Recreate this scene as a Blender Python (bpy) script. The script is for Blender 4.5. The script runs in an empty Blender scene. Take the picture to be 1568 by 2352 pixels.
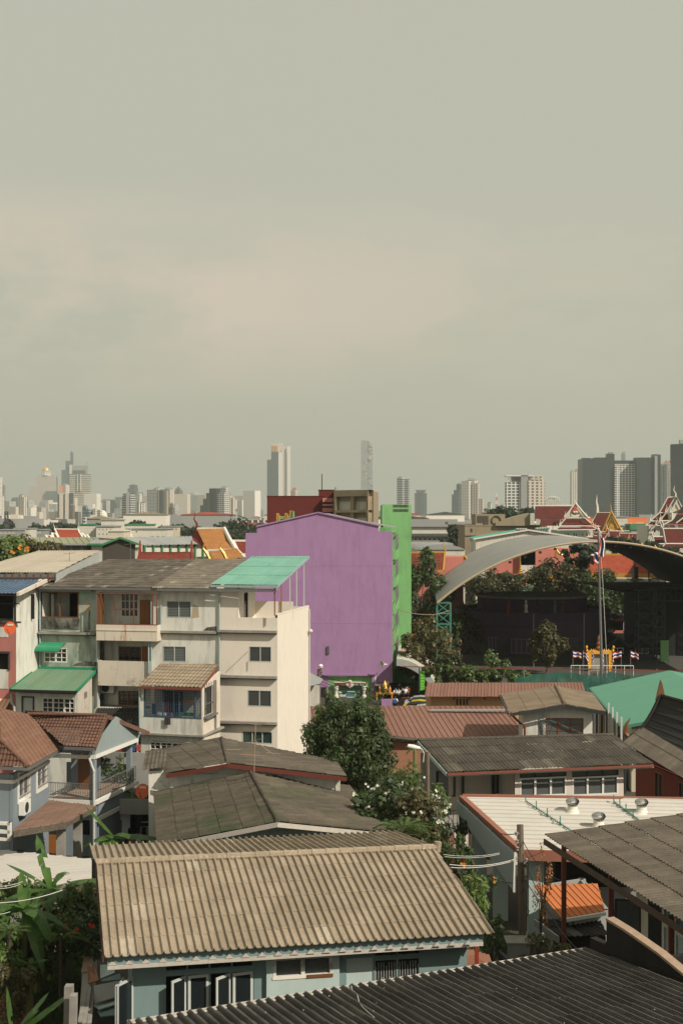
import bpy,math,random
from mathutils import Vector as V,noise as mnoise
random.seed(7)
R=random.random
def U(a,b):return a+(b-a)*R()
sc=bpy.context.scene
COL=sc.collection
FO,CX,HY,CH=3000.0,784.0,1200.0,20.0
def P(px,py,d):return V(((px-CX)/FO*d,d,CH-(py-HY)/FO*d))
def PZ(px,py,z):return P(px,py,(CH-z)*FO/(py-HY))
def G0(px,d,z=0.0):return V(((px-CX)/FO*d,d,z))
REG={'A1':(0,999,3.0345),'A2':(516.7,999,3.0345),'A3':(1033.5,999,2.9334),
'B1':(0,1228.7,3.0345),'B2':(516.7,1228.7,3.0345),'B3':(1033.5,1228.7,2.9334),
'C1':(0,1458.3,3.0345),'C2':(516.7,1458.3,3.0345),'C3':(1033.5,1458.3,2.9334),
'D1':(0,1688,3.0345),'D2':(516.7,1688,3.0345),'D3':(1033.5,1688,2.9334),
'E1':(0,1917.7,3.0345),'E2':(516.7,1917.7,3.0345),'E3':(1033.5,1917.7,2.9334),
'G':(1309.1,1119.6,6.0555),'H':(0,1630.6,5.689),'J':(941.6,1866,3.5934),
'K':(689,1521.5,5.4618),'L':(0,2009.6,5.689),'N':(0,1263.1,6.208)}
def q(k,x,y):
 a,b,s=REG[k];return(a+x/s,b+y/s)
def onpl(px,py,A,B,D):
 n=(B-A).cross(D-A);o=V((0,0,CH));r=V(((px-CX)/FO,1,-(py-HY)/FO))
 return o+r*((A-o).dot(n)/r.dot(n))
WL={}
class MB:
 def __init__(s):s.v=[];s.f=[];s.m=[];s.uv=[]
 def face(s,pts,mi=0,uv=None):
  k=len(s.v);s.v.extend([V(p)for p in pts]);s.f.append(list(range(k,k+len(pts))));s.m.append(mi);s.uv.append(uv)
  return s
 def obox(s,o,a,b,c,mi=0):
  o,a,b,c=V(o),V(a),V(b),V(c)
  if a.cross(b).dot(c)<0:a,b=b,a
  p=[o,o+a,o+a+b,o+b,o+c,o+a+c,o+a+b+c,o+b+c]
  for f in((3,2,1,0),(4,5,6,7),(0,1,5,4),(1,2,6,5),(2,3,7,6),(3,0,4,7)):
   s.face([p[i]for i in f],mi)
  return s
 def box(s,x0,y0,z0,x1,y1,z1,mi=0):
  return s.obox((x0,y0,z0),(x1-x0,0,0),(0,y1-y0,0),(0,0,z1-z0),mi)
 def bar(s,a,b,w,h=None,mi=0):
  a,b=V(a),V(b);h=h or w;d=(b-a)
  if d.length<1e-6:return s
  t=d.normalized();up=V((0,0,1))if abs(t.z)<.95 else V((1,0,0))
  sx=t.cross(up).normalized();sz=sx.cross(t).normalized()
  return s.obox(a-sx*w/2-sz*h/2,sx*w,sz*h,d,mi)
 def tube(s,pts,r,n=7,mi=0,cap=True):
  pts=[V(p)for p in pts];m=len(pts);rr=r if isinstance(r,(list,tuple))else[r]*m
  rings=[];ux=None
  for i,p in enumerate(pts):
   t=(pts[min(i+1,m-1)]-pts[max(i-1,0)]).normalized()
   if ux is None:ux=t.cross(V((0,0,1))if abs(t.z)<.95 else V((1,0,0))).normalized()
   ux=(ux-t*ux.dot(t)).normalized();uy=t.cross(ux)
   rings.append([p+(ux*math.cos(2*math.pi*j/n)+uy*math.sin(2*math.pi*j/n))*rr[i]for j in range(n)])
  k=len(s.v)
  for g in rings:s.v.extend(g)
  for i in range(m-1):
   for j in range(n):
    a=k+i*n+j;b=k+i*n+(j+1)%n
    s.f.append([a,b,b+n,a+n]);s.m.append(mi);s.uv.append(None)
  if cap:
   s.f.append([k+j for j in range(n)][::-1]);s.m.append(mi);s.uv.append(None)
   s.f.append([k+(m-1)*n+j for j in range(n)]);s.m.append(mi);s.uv.append(None)
  return s
 def lathe(s,c,prof,n=16,mi=0,ax=None):
  c=V(c);k=len(s.v);m=len(prof)
  Z=V(ax).normalized()if ax is not None else V((0,0,1))
  X=Z.cross(V((0,1,0))if abs(Z.y)<.9 else V((1,0,0))).normalized();Y=Z.cross(X)
  for r,z in prof:
   for j in range(n):
    a=2*math.pi*j/n;s.v.append(c+X*math.cos(a)*r+Y*math.sin(a)*r+Z*z)
  for i in range(m-1):
   for j in range(n):
    a=k+i*n+j;b=k+i*n+(j+1)%n
    s.f.append([a,b,b+n,a+n]);s.m.append(mi);s.uv.append(None)
  if prof[0][0]>.001:s.f.append([k+j for j in range(n)][::-1]);s.m.append(mi);s.uv.append(None)
  if prof[-1][0]>.001:s.f.append([k+(m-1)*n+j for j in range(n)]);s.m.append(mi);s.uv.append(None)
  return s
 def prism(s,poly,vec,mi=0):
  poly=[V(p)for p in poly];vec=V(vec);n=len(poly)
  nn=V((0,0,0))
  for i in range(n):nn+=poly[i].cross(poly[(i+1)%n])
  if nn.dot(vec)<0:poly=poly[::-1]
  s.face([p+vec for p in poly],mi);s.face(poly[::-1],mi)
  for i in range(n):
   a,b=poly[i],poly[(i+1)%n];s.face([a,b,b+vec,a+vec],mi)
  return s
 def build(s,name,mats,parent=None,base=None,smooth=False,solid=0):
  me=bpy.data.meshes.new(name)
  if parent is not None:org=WL[parent.name]if base is None else WL[parent.name]+V((0,0,0))
  else:
   if base is None:
    n=max(1,len(s.v));base=V((sum(p.x for p in s.v)/n,sum(p.y for p in s.v)/n,min((p.z for p in s.v),default=0)))
   org=V(base)
  me.from_pydata([tuple(p-org)for p in s.v],[],s.f)
  if not isinstance(mats,(list,tuple)):mats=[mats]
  for m in mats:me.materials.append(m)
  me.polygons.foreach_set('material_index',s.m)
  if smooth:me.polygons.foreach_set('use_smooth',[True]*len(s.f))
  uvl=me.uv_layers.new(name='UVMap');flat=[]
  for f,uv in zip(s.f,s.uv):
   if uv:
    for a in uv:flat.extend(a)
   else:
    pts=[s.v[i]for i in f];nx=ny=nz=0.0
    for i in range(len(pts)):
     a=pts[i];b=pts[(i+1)%len(pts)]
     nx+=(a.y-b.y)*(a.z+b.z);ny+=(a.z-b.z)*(a.x+b.x);nz+=(a.x-b.x)*(a.y+b.y)
    h=math.hypot(nx,ny)
    if abs(nz)>h*1.2 or h<1e-9:
     for p in pts:flat.extend((p.x,p.y))
    else:
     tx,ty=-ny/h,nx/h
     for p in pts:flat.extend((p.x*tx+p.y*ty,p.z))
  uvl.data.foreach_set('uv',flat)
  me.validate();me.update()
  o=bpy.data.objects.new(name,me);COL.objects.link(o)
  if parent is not None:o.parent=parent;o.location=(0,0,0)
  else:o.location=org
  WL[o.name]=org
  if solid:
   md=o.modifiers.new('thickness','SOLIDIFY');md.thickness=solid;md.offset=-1
  return o
def tag(o,label,cat,group=None,kind=None):
 o['label']=label;o['category']=cat
 if group:o['group']=group
 if kind:o['kind']=kind
 return o
def struct(o):o['kind']='structure';return o
def thing(name,label,cat,loc,group=None):
 o=bpy.data.objects.new(name,None);COL.objects.link(o);o.location=loc;o.empty_display_size=.3
 WL[o.name]=V(loc);return tag(o,label,cat,group)
def copy_tree(o,parent=None,loc=None,rz=None,sc_=None):
 c=o.copy();COL.objects.link(c);c.parent=parent
 if loc is not None:c.location=loc
 if rz is not None:c.rotation_euler=(0,0,rz)
 if sc_ is not None:c.scale=sc_
 for ch in list(o.children):copy_tree(ch,c)
 return c
class Wall:
 """vertical wall plane through two ground points, left to right as seen from outside"""
 def __init__(s,a,b):
  s.a=V((a[0],a[1],0));s.d=V((b[0]-a[0],b[1]-a[1],0));s.L=s.d.length;s.d.normalize();s.n=V((s.d.y,-s.d.x,0))
 def pt(s,u,z,o=0.0):
  p=s.a+s.d*u+s.n*o;return V((p.x,p.y,z))
 def hit(s,px,py,o=0.0):
  r=V(((px-CX)/FO,1,-(py-HY)/FO));a=s.a+s.n*o
  t=a.dot(s.n)/r.dot(s.n);p=r*t;return((p-a).dot(s.d),CH+p.z)
 def rect(s,x0,y0,x1,y1,o=0.0):
  ym=(y0+y1)/2;xm=(x0+x1)/2
  return(s.hit(x0,ym,o)[0],s.hit(xm,y1,o)[1],s.hit(x1,ym,o)[0],s.hit(xm,y0,o)[1])
 def qr(s,k,x0,y0,x1,y1,o=0.0):
  a=q(k,x0,y0);b=q(k,x1,y1);return s.rect(a[0],a[1],b[0],b[1],o)
 def off(s,o):
  w=Wall(s.a,s.a+s.d);w.a=s.a+s.n*o;w.L=s.L;return w
def wbox(mb,W,u0,u1,z0,z1,o0,o1,mi=0):
 return mb.obox(W.pt(u0,z0,o0),W.d*(u1-u0),W.n*(o1-o0),V((0,0,z1-z0)),mi)
def wholes(mb,W,u0,u1,z0,z1,holes,th=.2,mi=0,o=0.0,ends=False):
 """wall slab with openings; top: optional function u -> z of the upper edge"""
 us=sorted(set([u0,u1]+[h[0]for h in holes]+[h[2]for h in holes]));us=[u for u in us if u0-1e-6<=u<=u1+1e-6]
 zs=sorted(set([z0,z1]+[h[1]for h in holes]+[h[3]for h in holes]));zs=[z for z in zs if z0-1e-6<=z<=z1+1e-6]
 def hole(i,j):
  if i<0 or j<0 or i>=len(us)-1 or j>=len(zs)-1:return True
  u=(us[i]+us[i+1])/2;z=(zs[j]+zs[j+1])/2
  return any(h[0]<u<h[2]and h[1]<z<h[3]for h in holes)
 for i in range(len(us)-1):
  for j in range(len(zs)-1):
   if hole(i,j):continue
   a,b,c,d=us[i],us[i+1],zs[j],zs[j+1]
   mb.face([W.pt(a,c,o),W.pt(b,c,o),W.pt(b,d,o),W.pt(a,d,o)],mi)
   mb.face([W.pt(b,c,o-th),W.pt(a,c,o-th),W.pt(a,d,o-th),W.pt(b,d,o-th)],mi)
   if hole(i-1,j)and(i or ends):mb.face([W.pt(a,c,o-th),W.pt(a,c,o),W.pt(a,d,o),W.pt(a,d,o-th)],mi)
   if hole(i+1,j)and(i<len(us)-2 or ends):mb.face([W.pt(b,c,o),W.pt(b,c,o-th),W.pt(b,d,o-th),W.pt(b,d,o)],mi)
   if hole(i,j-1):mb.face([W.pt(a,c,o-th),W.pt(b,c,o-th),W.pt(b,c,o),W.pt(a,c,o)],mi)
   if hole(i,j+1):mb.face([W.pt(a,d,o),W.pt(b,d,o),W.pt(b,d,o-th),W.pt(a,d,o-th)],mi)
 return mb
def window(par,W,r,nx=2,ny=1,fm=None,gm=None,fw=.06,dep=.08,mun=.03,gx=1,gy=1,louv=0,sill=None,lm=None,o=0.0,name='window'):
 """nx,ny leaves, each divided gx,gy; louv = slat pitch; returns the opening"""
 u0,z0,u1,z1=r;fm=fm or M['white_paint'];gm=gm or M['glass']
 f=MB();e=.01
 wbox(f,W,u0,u0+fw,z0,z1,o-dep,o+.012);wbox(f,W,u1-fw,u1,z0,z1,o-dep,o+.012)
 wbox(f,W,u0+fw,u1-fw,z1-fw,z1,o-dep,o+.012);wbox(f,W,u0+fw,u1-fw,z0,z0+fw,o-dep,o+.012)
 w=(u1-u0)/nx;h=(z1-z0)/ny
 for i in range(1,nx):wbox(f,W,u0+i*w-fw*.6,u0+i*w+fw*.6,z0+fw,z1-fw,o-dep+e,o)
 for j in range(1,ny):wbox(f,W,u0+fw,u1-fw,z0+j*h-fw/2,z0+j*h+fw/2,o-dep+2*e,o-e)
 for i in range(nx):
  for k in range(1,gx):
   u=u0+i*w+k*w/gx;wbox(f,W,u-mun/2,u+mun/2,z0+fw,z1-fw,o-dep+.03,o-.02)
 for j in range(1,ny*gy):
  if j%gy:z=z0+j*(z1-z0)/(ny*gy);wbox(f,W,u0+fw,u1-fw,z-mun/2,z+mun/2,o-dep+.033,o-.023)
 fo=f.build(name,fm,par)
 if sill:s=MB();wbox(s,W,u0-.08,u1+.08,z0-.1,z0,o-.03,o+sill);s.build('sill',fm,fo)
 g=MB()
 if louv:
  n=int((z1-z0-2*fw)/louv)
  for i in range(nx):
   a=u0+i*w+fw*.8;b=u0+(i+1)*w-fw*.8
   for k in range(n):
    z=z0+fw+(k+.5)*(z1-z0-2*fw)/n
    g.obox(W.pt(a,z-louv*.45,o-.03),W.d*(b-a),W.n*-.045+V((0,0,louv*.95)),W.n*.006+V((0,0,.002)))
  g.build('slats',lm or M['louvre'],fo);g=MB()
  wbox(g,W,u0+fw,u1-fw,z0+fw,z1-fw,o-dep-.03,o-dep);g.build('pane',M['dark_in'],fo)
 else:
  wbox(g,W,u0+fw*.9,u1-fw*.9,z0+fw*.9,z1-fw*.9,o-dep+.005,o-dep+.02);g.build('pane',gm,fo)
 return r
PROF={'sine':[(i/8,.5+.5*math.cos(2*math.pi*i/8))for i in range(8)],
'trap':[(0,0),(.38,0),(.45,1),(.55,1),(.62,0)],
'seam':[(0,0),(.46,0),(.47,1),(.53,1),(.54,0)],
'tile':[(0,.15),(.12,.55),(.27,.92),(.4,1),(.55,.85),(.7,.35),(.82,.05),(.92,0)],
'roman':[(0,1),(.07,.95),(.13,.7),(.19,.3),(.26,.05),(.36,0),(.64,0),(.74,.05),(.81,.3),(.87,.7),(.93,.95)]}
def sheet(mb,poly,pitch,amp,row=None,lift=.03,prof='sine',d=None,mi=0,off=0.0,jit=0.0):
 """poly: eave-left, eave-right, ... convex, planar; waves run along d (default last edge)"""
 A,B=poly[0],poly[1];e=(B-A).normalized();d=V(d)if d is not None else(poly[-1]-A);d.normalize()
 n=e.cross(d).normalized()
 if n.z<0:n=-n
 ed=e.dot(d);den=1-ed*ed
 def xt(p):
  w=p-A;a=w.dot(e);b=w.dot(d);return((a-b*ed)/den,(b-a*ed)/den)
 pts=[xt(p)for p in poly];x0=min(p[0]for p in pts);x1=max(p[0]for p in pts);t0=min(p[1]for p in pts);t1=max(p[1]for p in pts)
 row=row or(t1-t0)*1.01;N=len(pts)
 def rng(x):
  ts=[]
  for i in range(N):
   (ax,at),(bx,bt)=pts[i],pts[(i+1)%N]
   if(ax-x)*(bx-x)<=1e-12 and abs(ax-bx)>1e-9:ts.append(at+(bt-at)*(x-ax)/(bx-ax))
   elif abs(ax-bx)<1e-9 and abs(ax-x)<1e-6:ts+=[at,bt]
  return(min(ts),max(ts))if ts else None
 xs=[];k0=math.floor(x0/pitch);k=k0
 while k*pitch<x1:
  for fr,h in PROF[prof]:
   x=(k+fr)*pitch
   if x0<x<x1:xs.append((x,h,k))
  k+=1
 xs=[(x0+1e-5,xs[0][1]if xs else 0,k0)]+xs+[(x1-1e-5,xs[-1][1]if xs else 0,k)]
 R_=max(1,math.ceil((t1-t0)/row-1e-6))
 cols=[(x,h,kk,rng(x))for x,h,kk in xs]
 js={}
 for r in range(R_):
  ta,tb=t0+r*row,t0+(r+1)*row
  for i in range(len(cols)-1):
   (xa,ha,ka,ra),(xb,hb,kb,rb)=cols[i],cols[i+1]
   if not ra or not rb:continue
   la,ua=max(ta,ra[0]),min(tb,ra[1]);lb,ub=max(ta,rb[0]),min(tb,rb[1])
   if la>=ua and lb>=ub:continue
   ua,ub=max(la,ua),max(lb,ub)
   if la>tb:la=ua=tb
   if lb>tb:lb=ub=tb
   key=(r,ka//2);jj=js.setdefault(key,(U(-jit,jit)))
   def pp(x,h,t):return A+e*x+d*t+n*(off+h*amp+lift*(1-(t-ta)/row)+jj)
   uvx=(ka//2+.5)*.1;uvy=(r+.5)*.1
   p=[pp(xa,ha,la),pp(xb,hb,lb),pp(xb,hb,ub),pp(xa,ha,ua)]
   fx=lambda x:x/(x1-x0+1e-6)
   mb.face(p,mi,[(uvx,uvy)]*4)
 return mb
def caps(mb,a,b,r,piece=.5,mi=0,n=8):
 a,b=V(a),V(b);L=(b-a).length;m=max(1,round(L/piece));t=(b-a)/m
 for i in range(m):
  p=a+t*i;mb.tube([p-t*.03,p+t*.5,p+t*1.02],[r*1.08,r,r*.93],n,mi)
 return mb
def gutter(mb,a,b,w=.12,mi=0):return mb.bar(a,b,w,w,mi)
M={}
def nt(name):
 m=bpy.data.materials.new(name);m.use_nodes=True;t=m.node_tree;t.nodes.clear()
 o=t.nodes.new('ShaderNodeOutputMaterial');b=t.nodes.new('ShaderNodeBsdfPrincipled');t.links.new(b.outputs[0],o.inputs[0])
 return m,t,b
def nd(t,typ,ins=None,**kw):
 n=t.nodes.new(typ)
 for k,v in kw.items():setattr(n,k,v)
 for k,v in(ins or{}).items():
  if hasattr(v,'links')or isinstance(v,bpy.types.NodeSocket):t.links.new(v,n.inputs[k])
  else:n.inputs[k].default_value=v
 return n
def alb(c):
 k=.66+.3*min(1,(c[0]+c[1]+c[2])/1.3);return(c[0]*k,c[1]*k,c[2]*k)
def c4(c):return(c[0],c[1],c[2],1)
def mixc(t,f,a,b,mode='MIX'):
 n=t.nodes.new('ShaderNodeMix');n.data_type='RGBA';n.blend_type=mode
 for s,v in((n.inputs[0],f),(n.inputs[6],a),(n.inputs[7],b)):
  if isinstance(v,bpy.types.NodeSocket):t.links.new(v,s)
  elif isinstance(v,(int,float)):s.default_value=v
  else:s.default_value=c4(v if mode=='MULTIPLY' or t.nodes.get('World Output')or sum(v)>1.3 else alb(v))
 return n.outputs[2]
def noi(t,scale,detail=4,vec=None,rough=.6,sc3=(1,1,1)):
 if vec is None:vec=nd(t,'ShaderNodeNewGeometry').outputs['Position']
 mp=nd(t,'ShaderNodeMapping',{'Vector':vec,'Scale':sc3})
 return nd(t,'ShaderNodeTexNoise',{'Vector':mp.outputs[0],'Scale':scale,'Detail':detail,'Roughness':rough}).outputs[0]
def ramp(t,f,lo,hi):
 n=nd(t,'ShaderNodeMapRange',{0:f,1:lo,2:hi});return n.outputs[0]
def mul(t,a,b):
 return nd(t,'ShaderNodeMath',{0:a,1:b},operation='MULTIPLY').outputs[0]
def bump(t,b,h,st=.3,dist=.02):
 n=nd(t,'ShaderNodeBump',{'Height':h,'Strength':st,'Distance':dist});t.links.new(n.outputs[0],b.inputs['Normal'])
def plain(name,c,rough=.7,var=.12,scale=3,metal=0,bmp=0,dirt=None,dk=.5,spec=.5):
 m,t,b=nt(name);n=noi(t,scale,5)
 col=mixc(t,n,[x*(1-var)for x in c],[min(1,x*(1+var))for x in c])
 if dirt:col=mixc(t,mul(t,ramp(t,noi(t,.9,6),.48,.75),dk),col,dirt)
 t.links.new(col,b.inputs['Base Color']);b.inputs['Roughness'].default_value=rough;b.inputs['Metallic'].default_value=metal
 b.inputs['Specular IOR Level'].default_value=spec
 if bmp:bump(t,b,noi(t,25,3),bmp)
 M[name]=m;return m
def wallm(name,c,dark=(.12,.12,.1),k=.5,lo=.5,hi=.8,streak=.22,rust=None,green=None,rough=.85,spots=0):
 m,t,b=nt(name)
 col=mixc(t,noi(t,.7,5),[x*.9 for x in c],[min(1,x*1.06)for x in c])
 st=noi(t,1.6,6,sc3=(1,1,streak),rough=.65)
 col=mixc(t,mul(t,ramp(t,st,lo,hi),k),col,dark)
 st2=noi(t,6,4,sc3=(1,1,.12))
 col=mixc(t,mul(t,ramp(t,st2,.55,.75),k*.35),col,[x*.6 for x in dark])
 if green:col=mixc(t,mul(t,ramp(t,noi(t,.45,4),.5,.62),.6),col,green)
 if rust:col=mixc(t,mul(t,ramp(t,noi(t,2.2,5,sc3=(1,1,.15)),.6,.7),.7),col,rust)
 if spots:col=mixc(t,mul(t,ramp(t,noi(t,1.1,8,rough=.75),.56,.64),spots),col,(.03,.03,.028))
 t.links.new(col,b.inputs['Base Color']);b.inputs['Roughness'].default_value=rough;b.inputs['Specular IOR Level'].default_value=.25
 bump(t,b,noi(t,18,4),.25,.01)
 M[name]=m;return m
def roofm(name,a,b_,dirt=(.05,.045,.035),dk=.5,moss=None,rough=.9,pale=None,palef=.93,ds=.6,metal=0,fd=.35):
 m,t,b=nt(name);uv=nd(t,'ShaderNodeUVMap').outputs[0]
 vm=nd(t,'ShaderNodeVectorMath',{0:uv,1:(10,10,10)},operation='MULTIPLY');fl=nd(t,'ShaderNodeVectorMath',{0:vm.outputs[0]},operation='FLOOR')
 wn=nd(t,'ShaderNodeTexWhiteNoise',{'Vector':fl.outputs[0]},noise_dimensions='2D').outputs[0]
 col=mixc(t,wn,a,b_)
 if pale:col=mixc(t,mul(t,ramp(t,wn,palef,palef+.005),.55),col,pale)
 col=mixc(t,mul(t,ramp(t,noi(t,ds,7,rough=.7),.42,.68),dk),col,dirt)
 col=mixc(t,mul(t,ramp(t,noi(t,9,5,rough=.7),.45,.75),fd),col,[x*.5 for x in dirt])
 if moss:col=mixc(t,mul(t,ramp(t,noi(t,.25,6,rough=.7),.52,.66),.75),col,moss)
 t.links.new(col,b.inputs['Base Color']);b.inputs['Roughness'].default_value=rough;b.inputs['Specular IOR Level'].default_value=.2
 b.inputs['Metallic'].default_value=metal
 if fd>.2:bump(t,b,noi(t,30,4),.3,.008)
 M[name]=m;return m
def facade(name,wall,gl,pu=3.0,pv=3.3,fu=.6,fv=.5,band=0,rough=.6,wcol2=None,off=0.0):
 """far tower wall: openings laid out in metres over the wall"""
 m,t,b=nt(name);uv=nd(t,'ShaderNodeUVMap').outputs[0];s=nd(t,'ShaderNodeSeparateXYZ',{0:uv})
 def fr(x,p,w):
  a=nd(t,'ShaderNodeMath',{0:x,1:p},operation='DIVIDE').outputs[0]
  a2=nd(t,'ShaderNodeMath',{0:a},operation='FRACT').outputs[0]
  return nd(t,'ShaderNodeMath',{0:a2,1:w},operation='LESS_THAN').outputs[0]
 f=fr(s.outputs[1],pv,fv)
 if fu<1:f=mul(t,f,fr(s.outputs[0],pu,fu))
 if band:f=mul(t,f,fr(s.outputs[0],band,.82))
 fl=nd(t,'ShaderNodeVectorMath',{0:uv,1:(1/pu,1/pv,1)},operation='MULTIPLY');fl2=nd(t,'ShaderNodeVectorMath',{0:fl.outputs[0]},operation='FLOOR')
 wn=nd(t,'ShaderNodeTexWhiteNoise',{'Vector':fl2 .outputs[0]},noise_dimensions='2D').outputs[0]
 g=mixc(t,wn,[x*.6 for x in gl],[min(1,x*1.7)for x in gl])
 wc=mixc(t,noi(t,.02,4),[x*.88 for x in wall],[min(1,x*1.05)for x in wall])
 col=mixc(t,f,wc,g)
 t.links.new(col,b.inputs['Base Color']);b.inputs['Roughness'].default_value=rough
 b.inputs['Specular IOR Level'].default_value=.3
 M[name]=m;return m
def leafm(name,c,c2,rough=.5,trans=.18):
 c=[x*1.55 for x in c];c2=[x*1.75 for x in c2]
 m,t,b=nt(name);ri=nd(t,'ShaderNodeNewGeometry').outputs['Random Per Island']
 col=mixc(t,ri,c,c2);col=mixc(t,noi(t,.8,3),col,[x*.7 for x in c])
 t.links.new(col,b.inputs['Base Color']);b.inputs['Roughness'].default_value=rough;b.inputs['Specular IOR Level'].default_value=.35
 tr=nd(t,'ShaderNodeBsdfTranslucent',{0:c4([min(1,x*1.8)for x in c2])});mx=nd(t,'ShaderNodeMixShader',{0:trans,1:b.outputs[0],2:tr.outputs[0]})
 t.links.new(mx.outputs[0],[n for n in t.nodes if n.type=='OUTPUT_MATERIAL'][0].inputs[0])
 M[name]=m;return m
wp=plain('white_paint',(.62,.6,.55),.6,.08)
plain('glass',(.018,.024,.026),.12,.3,1.5,spec=.6);plain('glass_green',(.035,.07,.06),.15,.4,1.2)
plain('dark_in',(.012,.012,.012),.9,.3);plain('louvre',(.13,.15,.14),.35,.25,2);plain('louvre_dark',(.06,.065,.06),.4,.3,2)
plain('curtain',(.09,.1,.1),.5,.5,9);plain('wood',(.19,.075,.022),.55,.25,4);plain('orange_wood',(.36,.13,.025),.55,.15,4)
plain('rusty_frame',(.22,.06,.035),.7,.3,6);plain('pipe',(.3,.4,.4),.5,.15);plain('pvc',(.45,.47,.45),.5,.1)
plain('concrete',(.3,.28,.25),.9,.18,2,bmp=.3,dirt=(.1,.09,.08));plain('dark_concrete',(.07,.06,.055),.95,.35,2,bmp=.5,dirt=(.02,.02,.02),dk=.8)
plain('steel',(.5,.5,.48),.32,.1,2,1);plain('grey_metal',(.2,.2,.2),.5,.15,2,.3);plain('black',(.012,.012,.012),.6,.3)
plain('red_post',(.32,.045,.025),.5,.15);plain('wire',(.02,.02,.02),.6,0);plain('wire_white',(.55,.53,.48),.6,0)
plain('orange_dish',(.8,.14,.04),.4,.06);plain('gold',(.55,.3,.05),.4,.25,6,.25);plain('brass',(.5,.28,.05),.3,.1,3,.6)
plain('skin',(.3,.15,.09),.6,.1);plain('cloth_white',(.7,.72,.74),.8,.06);plain('cloth_black',(.015,.016,.02),.8,.2)
plain('cloth_red',(.4,.03,.03),.8,.2);plain('cloth_blue',(.04,.12,.3),.8,.2);plain('cloth_green',(.04,.3,.12),.8,.2)
plain('trunk',(.11,.08,.055),.9,.35,6,bmp=.6);plain('wood_pole',(.16,.12,.085),.9,.3,5,bmp=.5);plain('old_wood',(.1,.06,.04),.9,.4,4)
plain('plastic_white',(.65,.65,.6),.5,.05);plain('ac_grill',(.04,.04,.04),.6,.1)
plain('flag_red',(.6,.03,.04),.8,.05);plain('flag_blue',(.05,.06,.22),.8,.05);plain('flag_white',(.75,.74,.7),.8,.05)
cam=bpy.data.cameras.new('camera');co=bpy.data.objects.new('camera',cam);COL.objects.link(co);sc.camera=co
co.location=(0,0,CH);co.rotation_euler=(math.radians(90),0,0)
cam.sensor_fit='VERTICAL';cam.sensor_height=36;cam.lens=36*FO/2352;cam.shift_y=24/2352;cam.clip_end=20000;cam.clip_start=.5
sc.render.resolution_x=682;sc.render.resolution_y=1024
EL,AZ=math.radians(40),math.radians(50)
SUN=V((math.sin(AZ)*math.cos(EL),-math.cos(AZ)*math.cos(EL),math.sin(EL)))
sl=bpy.data.lights.new('sun','SUN');so=bpy.data.objects.new('sun',sl);COL.objects.link(so)
sl.energy=5.0;sl.angle=math.radians(.55);sl.color=(1,.91,.78)
so.rotation_euler=SUN.to_track_quat('Z','Y').to_euler();so.location=(30,-20,60)
w=bpy.data.worlds.new('World');sc.world=w;w.use_nodes=True;t=w.node_tree;t.nodes.clear();ow=t.nodes.new('ShaderNodeOutputWorld');ow.name='World Output'
sky=t.nodes.new('ShaderNodeTexSky');sky.sky_type='NISHITA';sky.sun_disc=False;sky.sun_elevation=EL;sky.sun_rotation=math.pi-AZ
sky.air_density=1.5;sky.dust_density=6;sky.ozone_density=1
tc=t.nodes.new('ShaderNodeTexCoord')
s1=mixc(t,1.0,sky.outputs[0],(.07,.07,.07),'MULTIPLY')
HAZ=(.57,.562,.452);HOR=(.53,.512,.396)
sep=nd(t,'ShaderNodeSeparateXYZ',{0:tc.outputs['Generated']})
base=mixc(t,.86,s1,mixc(t,ramp(t,sep.outputs[2],0,.22),HOR,HAZ))
mp=nd(t,'ShaderNodeMapping',{'Vector':tc.outputs['Generated'],'Scale':(3.2,3.2,7.5)})
n1=nd(t,'ShaderNodeTexNoise',{'Vector':mp.outputs[0],'Scale':1.1,'Detail':9,'Roughness':.58}).outputs[0]
el=nd(t,'ShaderNodeMath',{0:sep.outputs[2],1:.168},operation='SUBTRACT').outputs[0]
el=nd(t,'ShaderNodeMath',{0:el},operation='ABSOLUTE').outputs[0]
bandf=nd(t,'ShaderNodeMapRange',{0:el,1:.085,2:.015,3:0,4:1}).outputs[0]
cl=mul(t,ramp(t,n1,.43,.57),bandf)
cl=mul(t,cl,nd(t,'ShaderNodeMapRange',{0:sep.outputs[0],1:-.26,2:.26,3:1.05,4:.2}).outputs[0])
colw=mixc(t,cl,base,(.72,.6,.475))
n2=nd(t,'ShaderNodeTexNoise',{'Vector':mp.outputs[0],'Scale':.5,'Detail':4}).outputs[0]
colw=mixc(t,mul(t,ramp(t,n2,.35,.75),.12),colw,(.5,.5,.43))
bg=nd(t,'ShaderNodeBackground',{0:colw,1:1.0});t.links.new(bg.outputs[0],ow.inputs[0])
sc.view_settings.view_transform='Standard';sc.view_settings.look='None';sc.view_settings.exposure=0;sc.view_settings.gamma=1
sc.cycles.max_bounces=6;sc.cycles.volume_bounces=1;sc.cycles.transparent_max_bounces=8;sc.cycles.sample_clamp_indirect=4
hz=MB().box(-2600,-30,-2,3200,7400,345,0)
m=bpy.data.materials.new('haze');m.use_nodes=True;tt=m.node_tree;tt.nodes.clear()
pv=nd(tt,'ShaderNodeVolumePrincipled',{'Color':(.7,.76,.74,1),'Density':.000125});pv.inputs['Anisotropy'].default_value=.2
oo=tt.nodes.new('ShaderNodeOutputMaterial');tt.links.new(pv.outputs[0],oo.inputs['Volume'])
ho=hz.build('haze',m,base=(0,0,-2));ho['kind']='stuff'
gm_=plain('earth',(.07,.06,.045),.95,.3,.8,bmp=.3,dirt=(.05,.05,.035))
g=MB()
for a,b,c,d in((-2500,-20,3100,300),(-2500,300,3100,7300)):g.face([(a,b,0),(c,b,0),(c,d,0),(a,d,0)])
struct(g.build('ground',gm_,base=(0,0,0)))
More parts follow.
